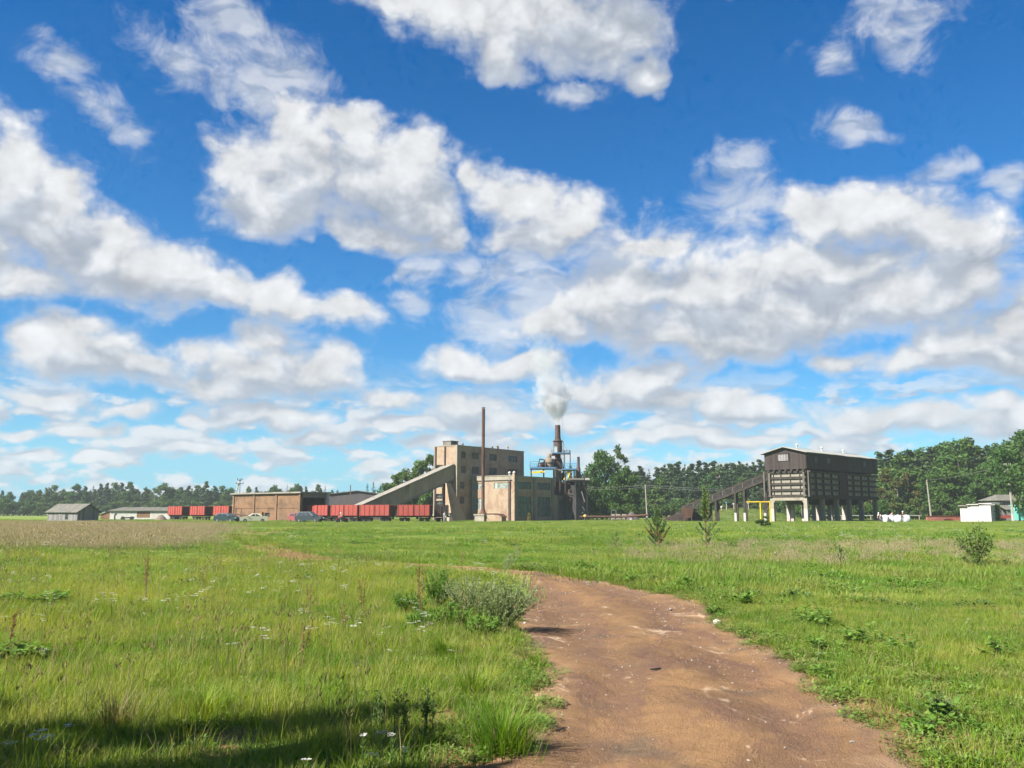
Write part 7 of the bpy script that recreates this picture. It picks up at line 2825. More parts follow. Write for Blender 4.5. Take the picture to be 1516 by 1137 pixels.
# ------------------------------------------------------------------ right side buildings
o7 = (gx_at(1467, 140), 140)
wd = thing('whitewashed_shed', (o7[0], o7[1], 0), R(45), 'small whitewashed block shed with broken white roof edge', 'shed')
A7, B7 = along(1481, o7, (0.7071, 0.7071)), along(1421, o7, (-0.7071, 0.7071))
h7 = zrow(748, 141)
us = along(1437, o7, (-0.7071, 0.7071))
mb = MB()
mb.box(0.0, A7, 0.0, us - 0.02, -0.2, h7)
mb.build('wall', WHITEWASH, wd)
mb = MB()
mb.box(0.12, A7, us + 0.002, B7, -0.2, h7 - 0.12)
mb.build('wall', WHITEWASH, wd)
for k, (y0, y1, t) in enumerate(((-0.25, us * 0.55, 0.16), (us * 0.57, us + 0.5, 0.02), (us + 0.55, B7 + 0.15, -0.18))):
    mb = MB()
    mb.hexa([(-0.3, y0, h7 + 0.05 + t), (A7 + 0.2, y0, h7 + 0.2 + t), (A7 + 0.2, y1, h7 + 0.15 + t), (-0.3, y1, h7 + 0.05 + t), (-0.3, y0, h7 + 0.17 + t), (A7 + 0.2, y0, h7 + 0.32 + t), (A7 + 0.2, y1, h7 + 0.27 + t), (-0.3, y1, h7 + 0.17 + t)])
    mb.build('roof_sheet', WHITEWASH if k < 2 else ROOF_SLAB, wd)
lb = LB(31)
n = 500
pp = np.stack([rng.normal(A7 * 0.55, 0.55, n), np.full(n, -0.25) + rng.normal(0, 0.16, n), rng.random(n) * (h7 + 0.2)], 1)
lb.tufts_of_quads(pp, 0.14)
lb.build('creeper', F_SHRUB, wd)

o8 = (gx_at(1480, 172), 172)
hs_ = thing('grey_house', (o8[0], o8[1], 0), 0.06, 'grey house with hipped roof and lower porch roof by the right wood', 'house')
Wd = gx_at(1514, 172) - gx_at(1480, 172) + 2.5
e1, e2, rg8 = zrow(748.5, 171), zrow(741, 172), zrow(732, 174)
mb = MB()
wall(mb, Wd, -0.2, e2, [(1.6, 2.7, e1 + 0.35, e2 - 0.25)], FX, 0.12)
mb.face([(0, 0, -0.2), (0, 6, -0.2), (0, 6, e2), (0, 0, e2)])
mb.face([(Wd, 0, -0.2), (Wd, 6, -0.2), (Wd, 6, e2), (Wd, 0, e2)])
mb.build('wall', PLANK_GREY, hs_)
window(hs_, FX, (1.6, 2.7, e1 + 0.35, e2 - 0.25), FRAME_PALE, GLASS_DARK, 2, 1, 0.1)
mb = MB()
v = [(-0.5, -0.5, e2 + 0.003), (Wd + 0.5, -0.5, e2 + 0.003), (Wd + 0.5, 6.5, e2 + 0.003), (-0.5, 6.5, e2 + 0.003), (1.4, 3, rg8), (Wd - 1.4, 3, rg8)]
for f in ((0, 1, 5, 4), (1, 2, 5), (2, 3, 4, 5), (3, 0, 4), (3, 2, 1, 0)):
    mb.face([v[i] for i in f])
mb.build('roof', SLATE, hs_)
mb = MB()
mb.hexa([(-0.3, -2.6, e1 - 0.85), (Wd + 0.4, -2.6, e1 - 0.85), (Wd + 0.4, -0.003, e1), (-0.3, -0.003, e1), (-0.3, -2.6, e1 - 0.75), (Wd + 0.4, -2.6, e1 - 0.75), (Wd + 0.4, -0.003, e1 + 0.1), (-0.3, -0.003, e1 + 0.1)])
mb.build('porch_roof', SLATE, hs_)
mb = MB()
mb.box(0.0, Wd, -2.3, -2.15, -0.1, e1 - 1.0)
mb.build('porch_wall', PLANK_GREY, hs_)

lw = thing('red_wagon', (gx_at(1493, 160), 160, 0), 0.05, 'low red flat wagon at the foot of the grey house', 'wagon')
mb = MB()
mb.box(-2.2, 3.0, -0.9, 0.9, 0.5, 1.05)
mb.build('deck', RED_PAINT, lw)
for x in (-1.4, 2.1):
    mb = MB()
    mb.tube((x, -0.8, 0.3), (x, 0.8, 0.3), 0.32, 0.32, 10)
    mb.build('wheel', STEEL_DARK, lw)

o9 = (gx_at(1508, 151), 151)
tq = thing('turquoise_shed', (o9[0], o9[1], 0), -0.12, 'turquoise painted shed cut by the right edge', 'shed')
mb = MB()
mb.box(0, 3.4, 0, 3.0, 0.25, zrow(749, 151))
mb.build('wall', TURQ, tq)
mb = MB()
mb.box(-0.2, 3.6, -0.2, 3.2, zrow(749, 151) + 0.003, zrow(747.4, 151))
mb.build('roof', TURQ, tq)
mb = MB()
mb.box(-0.05, 3.45, -0.05, 3.05, -0.1, 0.247)
mb.build('plinth', CONC_GREY, tq)

rw = thing('red_brick_wall', (gx_at(1372, 150), 150, 0), 0.02, 'long low red brick wall left of the whitewashed shed', 'wall')
LR = gx_at(1421, 150) - gx_at(1372, 150) + 1
mb = MB()
mb.box(0, LR, 0, 0.4, -0.1, 0.85)
mb.build('wall', BRICK_RED, rw)
mb = MB()
mb.box(-0.05, LR * 0.85, -0.06, 0.46, 0.853, 1.02)
mb.build('coping', RED_DARK, rw)
mb = MB()
n = 10
mb.prism([(LR * 0.55 + 0.85 * math.cos(PI * k / n), 0.25 + 0.28 * math.sin(PI * k / n)) for k in range(n + 1)], 'y', -0.05, -0.003)
mb.build('arch_mark', RED_DARK, rw)

# ------------------------------------------------------------------ yellow gas portal, marker posts, pipes
gp_ = thing('yellow_gas_portal', (0, 0, 0), 0, 'tall yellow gas pipe portal beside the bunker', 'gas pipe')
ya = 138.5
zt_ = zrow(743.2, ya)
mb = MB()
mb.path([(gx_at(1106, ya), ya, zt_), (gx_at(1140.5, ya), ya, zt_)], 0.10, 10)
mb.build('cross_pipe', YELLOW_PAINT, gp_)
for px in (1126, 1140.5):
    mb = MB()
    mb.tube((gx_at(px, ya), ya, -0.1), (gx_at(px, ya), ya, zt_ + (0.10 if px > 1130 else -0.09)), 0.095, 0.095, 10)
    mb.build('upright', YELLOW_PAINT, gp_)
mb = MB()
mb.tube((gx_at(1133.5, ya), ya + 0.3, zrow(760, ya)), (gx_at(1140, ya), ya + 0.3, zrow(749, ya)), 0.05, 0.05, 6)
mb.build('stay', TIMBER_PALE, gp_)
for i, (px, r0, r1, lab) in enumerate(((1068.5, 756, 752, 'short white marker post, first from the left on the mound'), (1076, 755, 745.5, 'tall marker post with blue and white cap on the mound'), (1087, 755, 747.5, 'marker post with white cap behind the trestle legs'), (1108.5, 755, 746, 'marker post with white cap left of the yellow portal'))):
    y = 171
    e = thing('marker_post', (gx_at(px, y), y, 0), 0, lab, 'post', 'marker posts on the mound')
    zt2 = zrow(r1, y)
    mb = MB()
    mb.tube((0, 0, 0.5), (0, 0, zt2), 0.12, 0.12, 8)
    mb.build('post', CONC_PALE, e)
    mb = MB()
    mb.lathe([(0.16, 0), (0.24, 0.1), (0.24, 0.28), (0.08, 0.36)], (0, 0, zt2), 8)
    mb.build('cap', BLUE_PAINT if i == 1 else WHITEWASH, e)

pl_ = thing('low_pipeline', (0, 0, 0), 0, 'rusty pipeline on low supports right of the boiler plant', 'pipeline')
y = 161
z = zrow(765, y)
mb = MB()
mb.path([(gx_at(858, y), y, z), (gx_at(918, y), y, z), (gx_at(958, y), y - 1.5, z + 0.35)], 0.2, 8)
mb.build('pipe', RUST, pl_)
for px in (884, 903, 926, 936, 955.5):
    mb = MB()
    mb.bar((gx_at(px, y), y - (1.4 if px > 950 else 0.3), -0.1), (gx_at(px, y), y - (1.4 if px > 950 else 0.3), z - 0.1), 0.28)
    mb.build('support', STEEL_DARK if px != 936 else CONC_GREY, pl_)
mb = MB()
mb.box(gx_at(931.5, y), gx_at(935, y), y - 0.7, y - 0.3, -0.1, z - 0.25)
mb.build('support', WHITEWASH, pl_)
for i, (px, w_, lab) in enumerate(((908.5, 5, 'pale concrete block, left one resting on the pipeline'), (915.8, 7, 'pale concrete block, middle one resting on the pipeline'), (924.8, 7, 'pale concrete block, right one resting on the pipeline'))):
    e = thing('concrete_block', (gx_at(px, y), y + 0.9, 0), 0.03 * i, lab, 'block', 'concrete blocks on the pipeline')
    hw_ = w_ / 2 * y / 1276
    mb = MB()
    mb.hexa([(-hw_, -0.4, 0), (hw_, -0.4, 0), (hw_, 0.4, 0), (-hw_, 0.4, 0), (-hw_ * 0.8, -0.3, zrow(761, y)), (hw_ * 0.85, -0.3, zrow(761, y)), (hw_ * 0.85, 0.3, zrow(761, y)), (-hw_ * 0.8, 0.3, zrow(761, y))])
    mb.build('block', CONC_PALE, e)
fr_ = thing('small_pipe_frame', (gx_at(910, y), y + 1.6, 0), 0, 'small grey pipe frame standing up behind the concrete blocks', 'frame')
for x in (-0.45, 0.45):
    mb = MB()
    mb.tube((x, 0, 0), (x, 0, zrow(755.5, y)), 0.06, 0.06, 6)
    mb.build('upright', STEEL_GREY, fr_)
mb = MB()
mb.tube((-0.5, 0, zrow(755.5, y)), (0.5, 0, zrow(755.5, y)), 0.06, 0.06, 6)
mb.build('crossbar', STEEL_GREY, fr_)
hp_ = mound_obj('rubble_heap', 935, y + 1.2, 1.7, 1.2, zrow(758.5, y), pm('grey rubble', (0.17, 0.145, 0.13), (0.11, 0.095, 0.088), 2.5, 1.0, None, bump=0.08), 'grey rubble heap behind the right end of the pipeline', 'heap', None, 14)
ll = thing('yellow_valve_lamp', (gx_at(866, 158), 158, 0), 0, 'small yellow lamp on a short dark post at the pipeline start', 'lamp')
mb = MB()
mb.tube((0, 0, -0.1), (0, 0, 0.75), 0.12, 0.12, 8)
mb.build('post', RUST, ll)
mb = MB()
mb.lathe([(0.1, 0), (0.27, 0.1), (0.27, 0.3), (0.1, 0.42)], (0, 0, 0.75), 10)
mb.build('head', plain('yellow lamp head', (0.82, 0.62, 0.16), 0.4), ll)
wf = thing('white_rail', (0, 0, 0), 0, 'thin white pipe rail running low behind the bunker', 'railing')
mb = MB()
mb.tube((gx_at(1200, 178), 178, zrow(763.2, 178)), (gx_at(1362, 178), 178, zrow(763.2, 178)), 0.075, 0.075, 6)
mb.build('rail', WHITEWASH, wf)
for k in range(12):
    px = 1203 + k * 14.3
    mb = MB()
    mb.tube((gx_at(px, 178), 178, -0.1), (gx_at(px, 178), 178, zrow(763.8, 178)), 0.06, 0.06, 6)
    mb.build('post', WHITEWASH, wf)


# ------------------------------------------------------------------ utility poles and wires
POLE_CONC = pm('pole concrete', (0.42, 0.39, 0.33), (0.33, 0.305, 0.26), 1.0, 0.9, None, streak=4, bump=0.01)


def pole(px, depth, top, label, white=1.2, arm=0.0, lean=0.0, mat=None, wdt=0.2):
    x, zt2 = gx_at(px, depth), zrow(top, depth)
    e = thing('utility_pole', (x, depth, 0), 0, label, 'pole', 'utility poles of the works')
    mb = MB()
    mb.hexa([(-wdt / 2, -wdt / 2, white), (wdt / 2, -wdt / 2, white), (wdt / 2, wdt / 2, white), (-wdt / 2, wdt / 2, white), (lean - wdt * .3, -wdt * .3, zt2), (lean + wdt * .3, -wdt * .3, zt2), (lean + wdt * .3, wdt * .3, zt2), (lean - wdt * .3, wdt * .3, zt2)])
    mb.build('shaft', mat or POLE_CONC, e)
    mb = MB()
    mb.box(-wdt / 2 - 0.02, wdt / 2 + 0.02, -wdt / 2 - 0.02, wdt / 2 + 0.02, -0.2, white)
    mb.build('painted_foot', WHITEWASH if white > 0.3 else (mat or POLE_CONC), e)
    if arm:
        mb = MB()
        mb.bar((lean - arm, -0.1, zt2 - 0.35), (lean + arm, -0.1, zt2 - 0.35), 0.1)
        a = mb.build('crossarm', STEEL_GREY, e)
        for s in (-1, -0.45, 0.45, 1):
            mb = MB()
            mb.lathe([(0.03, 0), (0.07, 0.06), (0.05, 0.12), (0.07, 0.18), (0.03, 0.22)], (lean + s * arm, -0.1, zt2 - 0.3), 8)
            mb.build('insulator', WHITEWASH, a)
    return e, Vector((x + lean, depth, zt2 - 0.1))


pA, tA = pole(1499, 150, 685, 'tall concrete pole with lamp beside the whitewashed shed', 1.3, 0.55, -0.25, None, 0.27)
mb = MB()
mb.path([(-0.2, -0.1, tA.z - 1.1), (-0.65, -0.15, tA.z - 1.2)], 0.03, 6)
br_ = mb.build('lamp_arm', STEEL_GREY, pA)
mb = MB()
mb.lathe([(0.27, -0.26), (0.24, -0.1), (0.1, 0.05), (0.05, 0.12)], (-0.7, -0.15, tA.z - 1.25), 12)
mb.build('lamp_shade', WHITEWASH, br_)
pB, tB = pole(1377.5, 163, 710, 'leaning concrete pole above the low red wall', 1.0, 0.0, -0.3)
pC, tC = pole(957.5, 163, 717, 'slim concrete pole before the pine wood, right of the boiler plant', 0.9, 0.0, -0.2)
pD, tD = pole(518, 166, 717.5, 'dark timber pole between the wagons and the grey shed', 0.0, 0.0, 0.0, TIMBER_PALE, 0.24)
pF, tF = pole(470.6, 196, 722, 'short dark timber pole showing above the roof of the brick shed', 0.0, 0.0, 0.0, TIMBER, 0.22)

# braced A pole behind the left end of the brick shed
y = 174
pe = thing('braced_pole', (gx_at(353.5, y), y, 0), 0, 'braced pole with two crossarms behind the left end of the brick shed', 'pole')
zt2 = zrow(708, y)
mb = MB()
mb.tube((0, 0, -0.2), (-0.05, 0, zt2), 0.16, 0.11, 8)
mb.build('shaft', POLE_CONC, pe)
mb = MB()
mb.tube((gx_at(338.5, y) - gx_at(353.5, y), 0.1, 0), (-0.25, 0.1, zrow(714, y)), 0.15, 0.11, 8)
mb.build('brace', WHITEWASH, pe)
for zz, w_ in ((zrow(710.5, y), 0.45), (zrow(716, y), 0.72)):
    mb = MB()
    mb.bar((-0.05 - w_, -0.15, zz), (-0.05 + w_, -0.15, zz), 0.12)
    a = mb.build('crossarm', STEEL_DARK, pe)
    for s in (-1, 1):
        mb = MB()
        mb.lathe([(0.04, 0), (0.09, 0.08), (0.06, 0.16), (0.08, 0.24), (0.03, 0.3)], (-0.05 + s * w_, -0.15, zz + 0.06), 8)
        mb.build('insulator', STEEL_DARK, a)


def wire(a, b, sag, label, r_=0.022):
    a, b = Vector(a), Vector(b)
    pts = [a.lerp(b, t / 14) - Vector((0, 0, sag * 4 * (t / 14) * (1 - t / 14))) for t in range(15)]
    mb = MB()
    mb.path(pts, r_, 4)
    tag(mb.build('overhead_wire', STEEL_GREY), label, 'wire', 'overhead wires')


wire((X(866), PD - 2.5, Z(721)), tC, 0.25, 'upper overhead wire between the boiler plant and the slim pole')
wire((X(866), PD - 2.5, Z(724)), tC - Vector((0, 0, 0.35)), 0.3, 'lower overhead wire between the boiler plant and the slim pole')
wire(tC, (gx_at(1141, 149), 149, zrow(724, 149)), 0.3, 'upper overhead wire between the slim pole and the bunker')
wire(tC - Vector((0, 0, 0.35)), (gx_at(1141, 149), 149.2, zrow(727, 149)), 0.3, 'lower overhead wire between the slim pole and the bunker')
wire(tA - Vector((0, 0, 0.2)), tB, 0.35, 'overhead wire between the lamp pole and the leaning pole')

# ------------------------------------------------------------------ single plants near the road
def plant(name, px, row, label, cat='plant', group=None, rz=None):
    p = on_ground(px, row)
    z = float(gz(p.x, p.y))
    return thing(name, (p.x, p.y, z), rng.random() * 6.28 if rz is None else rz, label, cat, group), p.y


def stems_mesh(tops, r0, mat, parent, bend=0.1, name='stem'):
    mb = MB()
    for b, t in tops:
        b, t = Vector(b), Vector(t)
        m = (b + t) / 2 + Vector((0, 0, bend * (t - b).length))
        mb.tube(b, m, r0, r0 * 0.7, 4, False).tube(m, t, r0 * 0.7, r0 * 0.25, 4, False)
    return mb.build(name, mat, parent)


STEM_GREEN = plain('green stem', (0.10, 0.15, 0.04), 0.8)
STEM_BROWN = plain('brown stem', (0.16, 0.10, 0.06), 0.85)


def feathery(e, seed, h, w, n_st, mat, leaf=0.035, per=60, lean=(0, 0)):
    """Wormwood: many fine upright stems, closely set with narrow leaves."""
    lb = LB(seed)
    r = lb.r
    st_ = []
    for k in range(n_st):
        a, q = r.random() * 6.28, math.sqrt(r.random())
        hh = h * (1 - 0.35 * q * q) * r.uniform(0.75, 1.05)
        b = np.array([math.cos(a) * 0.08 * q, math.sin(a) * 0.08 * q, 0])
        t = np.array([math.cos(a) * w * 0.5 * q + lean[0] * hh, math.sin(a) * w * 0.5 * q + lean[1] * hh, hh])
        st_.append((b, t))
        s = r.uniform(0.22, 1.0, per) ** 0.8
        c = b + (t - b) * s[:, None] + np.array([0, 0, 0.1 * hh]) * (4 * s * (1 - s))[:, None] + r.normal(size=(per, 3)) * 0.012
        d = (t - b) / np.linalg.norm(t - b) * 0.7 + r.normal(size=(per, 3)) * 0.55
        lb.leaves(c, d, r.normal(size=(per, 3)), leaf * r.uniform(0.6, 1.4, per) * (1.15 - 0.5 * s), leaf * 0.22, tip=s)
    stems_mesh(st_, 0.005, STEM_GREEN, e)
    lb.build('foliage', mat, e)


e, d = plant('wormwood_bush', 742, 934, 'big feathery grey green wormwood bush leaning over the road edge')
feathery(e, 1, 0.78, 1.0, 75, G_GREY, 0.05, 80, (0.22, 0.0))
e.rotation_euler = (0, 0, 0)
e, d = plant('wormwood_bush', 694, 915, 'wormwood bush behind and left of the big grey green one')
feathery(e, 2, 0.70, 0.95, 60, G_GREY, 0.05, 70)
e, d = plant('green_weed', 648, 902, 'dark green bushy weed left of the wormwood bushes')
feathery(e, 3, 0.72, 0.7, 50, G_HERB, 0.06, 50)
for i, (px, row, h, w, lab) in enumerate(((608, 912, 0.42, 0.6, 'low green weed, left end of the weeds by the wormwood'), (668, 932, 0.40, 0.6, 'low green weed in front of the second wormwood bush'), (712, 946, 0.34, 0.5, 'low green weed at the foot of the big wormwood bush'), (625, 935, 0.30, 0.5, 'low green weed beside the tallest sorrel spike'))):
    e, d = plant('green_weed', px, row, lab, 'plant', 'green weeds round the wormwood')
    feathery(e, 10 + i, h, w, 30, G_HERB, 0.06, 45)
e, d = plant('wormwood_sprig', 745, 853, 'thin pale wormwood sprig leaning right at the far edge of the road')
feathery(e, 4, 0.85, 0.5, 12, G_GREY, 0.055, 50, (0.45, 0))
e.rotation_euler = (0, 0, 0)
e, d = plant('dock_stalk', 685, 846, 'single brown dock stalk standing before the road bend')
feathery(e, 5, 0.8, 0.14, 3, G_RUST, 0.05, 40)


# rust coloured sorrel spikes
for i, (px, row, h, lab) in enumerate(((622, 925, 0.98, 'tall rust brown sorrel spike left of the wormwood bushes'), (536, 917, 0.62, 'short rust brown sorrel spike in the middle of the left meadow'), (458, 912, 0.55, 'rust sorrel spike among the white yarrow, left of the short one'), (215, 905, 0.95, 'tall lone sorrel spike far left in the meadow'),
                                       (512, 946, 0.5, 'small sorrel spike below the short one'), (446, 1000, 0.55, 'reddish sorrel spike above the large shadow'), (10, 985, 0.6, 'leaning dry sorrel spike at the left edge of the meadow'), (300, 880, 0.5, 'faint brown sorrel spike beyond the yarrow patch'))):
    e, d = plant('sorrel_plant', px, row, lab, 'plant', 'sorrel spikes in the meadow')
    lb = LB(20 + i)
    r = lb.r
    n = int(85 * h)
    st_ = []
    for k in range(3 if h > 0.6 else 2):
        t = np.array([r.normal() * 0.05, r.normal() * 0.05, h * r.uniform(0.8, 1.0)])
        st_.append(((0, 0, 0), t))
        s = r.uniform(0.42, 1.0, n)
        c = t * s[:, None] + r.normal(size=(n, 3)) * 0.014 * (1.25 - s)[:, None]
        lb.leaves(c, r.normal(size=(n, 3)) * 0.6 + [0, 0, 0.7], r.normal(size=(n, 3)), 0.028, 0.013, tip=s)
    stems_mesh(st_, 0.005, STEM_BROWN, e)
    lb.build('seed_head', G_RUST, e)

# the thick tuft at the road edge and a few more
for i, (px, row, n, h, sp, lab) in enumerate(((742, 1116, 620, 0.38, 0.22, 'thick bright green grass tuft at the near left edge of the road'), (700, 1035, 240, 0.36, 0.12, 'upright grass tuft above the thick bright one'), (655, 975, 240, 0.34, 0.14, 'lush grass tuft in the meadow near the middle of the road edge'), (300, 1065, 260, 0.32, 0.16, 'coarse grass tuft beside the bare patch'), (170, 1085, 220, 0.38, 0.14, 'brownish grass tuft in the shade at the left'), (790, 985, 200, 0.20, 0.13, 'leafy tuft where the grass juts into the road'))):
    e, d = plant('grass_tuft', px, row, lab, 'grass tuft', 'large grass tufts')
    lb = LB(40 + i)
    r = lb.r
    q = np.abs(r.normal(size=n)) * sp * 0.55
    a = r.random(n) * 6.28
    base = np.stack([np.cos(a) * q, np.sin(a) * q, np.full(n, -0.01)], 1)
    lb.blades(base, a + r.normal(size=n) * 0.5, h * r.uniform(0.55, 1.1, n), r.uniform(0.2, 0.9, n), 0.0058 * r.uniform(0.7, 1.3, n))
    lb.build('blades', G_SHORT if i != 4 else G_STALK, e)


# broad leaved weeds along the right edge
def leafy(e, seed, h, w, n, ln, wd, mat, stem=STEM_GREEN):
    lb = LB(seed)
    r = lb.r
    st_ = []
    for k in range(max(5, n // 14)):
        a, q = r.random() * 6.28, math.sqrt(r.random())
        t = np.array([math.cos(a) * w * 0.45 * q, math.sin(a) * w * 0.45 * q, h * (1 - 0.5 * q) * r.uniform(0.7, 1.05)])
        st_.append(((0, 0, 0), t))
        m = 14
        s = r.uniform(0.25, 1.0, m)
        c = t * s[:, None]
        aa = r.random(m) * 6.28
        d = np.stack([np.cos(aa), np.sin(aa), r.uniform(-0.25, 0.6, m)], 1)
        lb.leaves(c, d, np.tile([0.0, 0.0, 1.0], (m, 1)) + r.normal(size=(m, 3)) * 0.25, ln * r.uniform(0.55, 1.2, m), wd * r.uniform(0.7, 1.2, m))
    stems_mesh(st_, 0.005, stem, e)
    lb.build('foliage', mat, e)


for i, (px, row, h, w, lab) in enumerate(((1105, 893, 0.34, 0.9, 'leafy weed at the far right edge of the road, first from the bend'), (1196, 921, 0.42, 0.75, 'leafy weed right of the white stone'), (1226, 928, 0.40, 0.7, 'leafy weed close right of the one by the white stone'), (1212, 960, 0.26, 0.6, 'low leafy weed between the road and the taller weeds'), (1262, 950, 0.38, 0.75, 'leafy weed in the middle of the right verge'), (1300, 956, 0.34, 0.7, 'leafy weed on the verge with reddish stems behind'), (1334, 964, 0.32, 0.6, 'leafy weed at the end of the weed row on the right verge'),
                                          (1388, 1076, 0.36, 0.62, 'fresh green burdock plant near the right lower corner'), (1362, 1092, 0.16, 0.4, 'small leafy weed in front of the burdock plant'), (1215, 1000, 0.15, 0.45, 'creeping weed at the right road edge'), (1060, 905, 0.18, 0.6, 'low weed behind the white stone'), (1480, 975, 0.3, 0.7, 'leafy weed in the right meadow'),
                                          (868, 846, 0.42, 1.1, 'leafy weed at the outer edge of the road bend'), (930, 862, 0.3, 0.8, 'low leafy weed on the outside of the bend'), (1015, 868, 0.26, 0.7, 'pale leafy weed above the right road edge'))):
    e, d = plant('broadleaf_weed', px, row, lab, 'weed', 'leafy weeds along the road')
    leafy(e, 60 + i, h, w, int(110 * w / 0.6), 0.085 if row > 900 else 0.11, 0.05 if row > 900 else 0.07, G_HERB)
for i, (px, row, h, w, lab) in enumerate(((66, 908, 0.42, 0.9, 'dark green dock clump far left in the meadow'), (20, 905, 0.34, 0.7, 'dark dock clump at the left edge, beside the larger clump'), (30, 985, 0.3, 0.7, 'low dark clump at the left edge below the leaning spike'))):
    e, d = plant('dock_clump', px, row, lab, 'plant', 'dark dock clumps')
    leafy(e, 90 + i, h, w, 200, 0.13, 0.06, G_HERB)
for i, (px, row, h, lab) in enumerate(((590, 1100, 0.38, 'dark thistle stalk, left of the pair at the edge of the shadow'), (636, 1096, 0.36, 'dark thistle stalk, right of the pair at the edge of the shadow'), (560, 1090, 0.28, 'short dark thistle stalk left of the pair'))):
    e, d = plant('thistle', px, row, lab, 'plant', 'dark thistle stalks')
    feathery(e, 110 + i, h, 0.12, 6, G_DARK, 0.045, 36)
# white yarrow heads close to the camera
for i, (px, row, h, lab) in enumerate(((536, 1150, 0.24, 'white yarrow flower, left one of three in the large shadow'), (563, 1158, 0.28, 'white yarrow flower, middle and tallest of three in the large shadow'), (579, 1150, 0.24, 'white yarrow flower, right one of three in the large shadow'), (551, 1172, 0.20, 'white yarrow flower low below the group of three'), (598, 1150, 0.16, 'small flat yarrow flower right of the group of three'), (455, 1168, 0.16, 'pale yarrow flower left of the group, near the lower edge'), (8, 1150, 0.20, 'white yarrow flower in the lower left corner'), (96, 1160, 0.34, 'dry branching yarrow stalk in the left shade'))):
    e, d = plant('yarrow_plant', px, row, lab, 'flower', 'white yarrow near the camera')
    lb = LB(130 + i)
    r = lb.r
    st_, c = [], LB(150 + i)
    for k in range(4):
        t = np.array([r.normal() * 0.018, r.normal() * 0.018, h * r.uniform(0.93, 1.02)])
        st_.append(((0, 0, 0), t))
        n = 12
        a = r.random(n) * 6.28
        q = np.sqrt(r.random(n)) * 0.016
        p_ = t + np.stack([np.cos(a) * q, np.sin(a) * q, 0.004 * r.random(n)], 1)
        c.leaves(p_, np.stack([np.cos(a), np.sin(a), 0.4 * np.ones(n)], 1), np.tile([0.2, 0.1, 1.0], (n, 1)), 0.011, 0.010)
    n = 40
    s = r.uniform(0.05, 0.85, n)
    aa = r.random(n) * 6.28
    lb.leaves(np.stack([r.normal(size=n) * 0.006, r.normal(size=n) * 0.006, h * s], 1), np.stack([np.cos(aa), np.sin(aa), 0.6 * np.ones(n)], 1), r.normal(size=(n, 3)), 0.04, 0.007)
    stems_mesh(st_, 0.0025, STEM_GREEN, e)
    lb.build('foliage', G_HERB, e)
    c.build('umbel', G_WHITE, e)
e, d = plant('seedling', 704, 1138, 'small upright herb on the bare soil at the lower edge', 'plant')
leafy(e, 170, 0.16, 0.06, 60, 0.03, 0.014, G_CLOVER)
e, d = plant('seedling', 1398, 1072, 'pale woolly herb with whitish heads beside the burdock plant', 'plant')
feathery(e, 171, 0.24, 0.16, 10, G_GREY, 0.03, 30)


# ------------------------------------------------------------------ young trees in the field
def young_pine(px, row, h, whorls, label, seed, rust=0.0, n_per=120, mat=None):
    """whorls: (height, branch length, number of branches, upward tilt), in parts of the tree's height where they are lengths."""
    p = on_ground(px, row)
    e = thing('young_pine', (p.x, p.y, float(gz(p.x, p.y))), 0, label, 'young tree', 'young pines in the field')
    lb = LB(seed)
    r = lb.r
    mb = MB()
    mb.tube((0, 0, -0.05), (r.normal() * 0.02, 0, h * 0.95), 0.012 * h + 0.006, 0.004, 6, False)
    lbr = LB(seed + 1)
    for zf, lf, nb, upn in whorls:
        a0 = r.random() * 6.28
        for q in range(nb):
            z = h * (zf + r.uniform(-0.02, 0.02))
            a = a0 + 6.28 * q / nb + r.uniform(-0.5, 0.5)
            u_ = upn * r.uniform(0.6, 1.5)
            d = np.array([math.cos(a), math.sin(a), u_])
            d /= np.linalg.norm(d)
            L_ = lf * h * r.uniform(0.5, 1.25)
            b0 = np.array([0, 0, z])
            tip = b0 + d * L_ + np.array([0, 0, 0.22 * L_])
            mid = b0 + d * L_ * 0.55
            mb.tube(tuple(b0), tuple(mid), 0.005 * h, 0.004, 4, False).tube(tuple(mid), tuple(tip), 0.004, 0.002, 4, False)
            m = int(n_per * min(1.4, 0.4 + L_ / (0.25 * h)))
            s = r.uniform(0.15, 1.05, m) ** 0.75
            c = np.where((s < 0.55)[:, None], b0 + (mid - b0) * (s / 0.55)[:, None], mid + (tip - mid) * ((s - 0.55) / 0.45)[:, None])
            dd = (tip - b0) / L_ * 0.8 + r.normal(size=(m, 3)) * 0.5
            tgt = lbr if (rust and zf < 0.3 and r.random() < rust) else lb
            tgt.leaves(c, dd, r.normal(size=(m, 3)), 0.07 * h ** 0.4 * r.uniform(0.6, 1.3, m), 0.018, tip=s)
    mb.build('trunk', BARK_PINE, e)
    lb.build('crown', mat or F_SAP, e)
    if rust and lbr.n:
        lbr.build('dead_needles', F_DEAD, e)
    return e


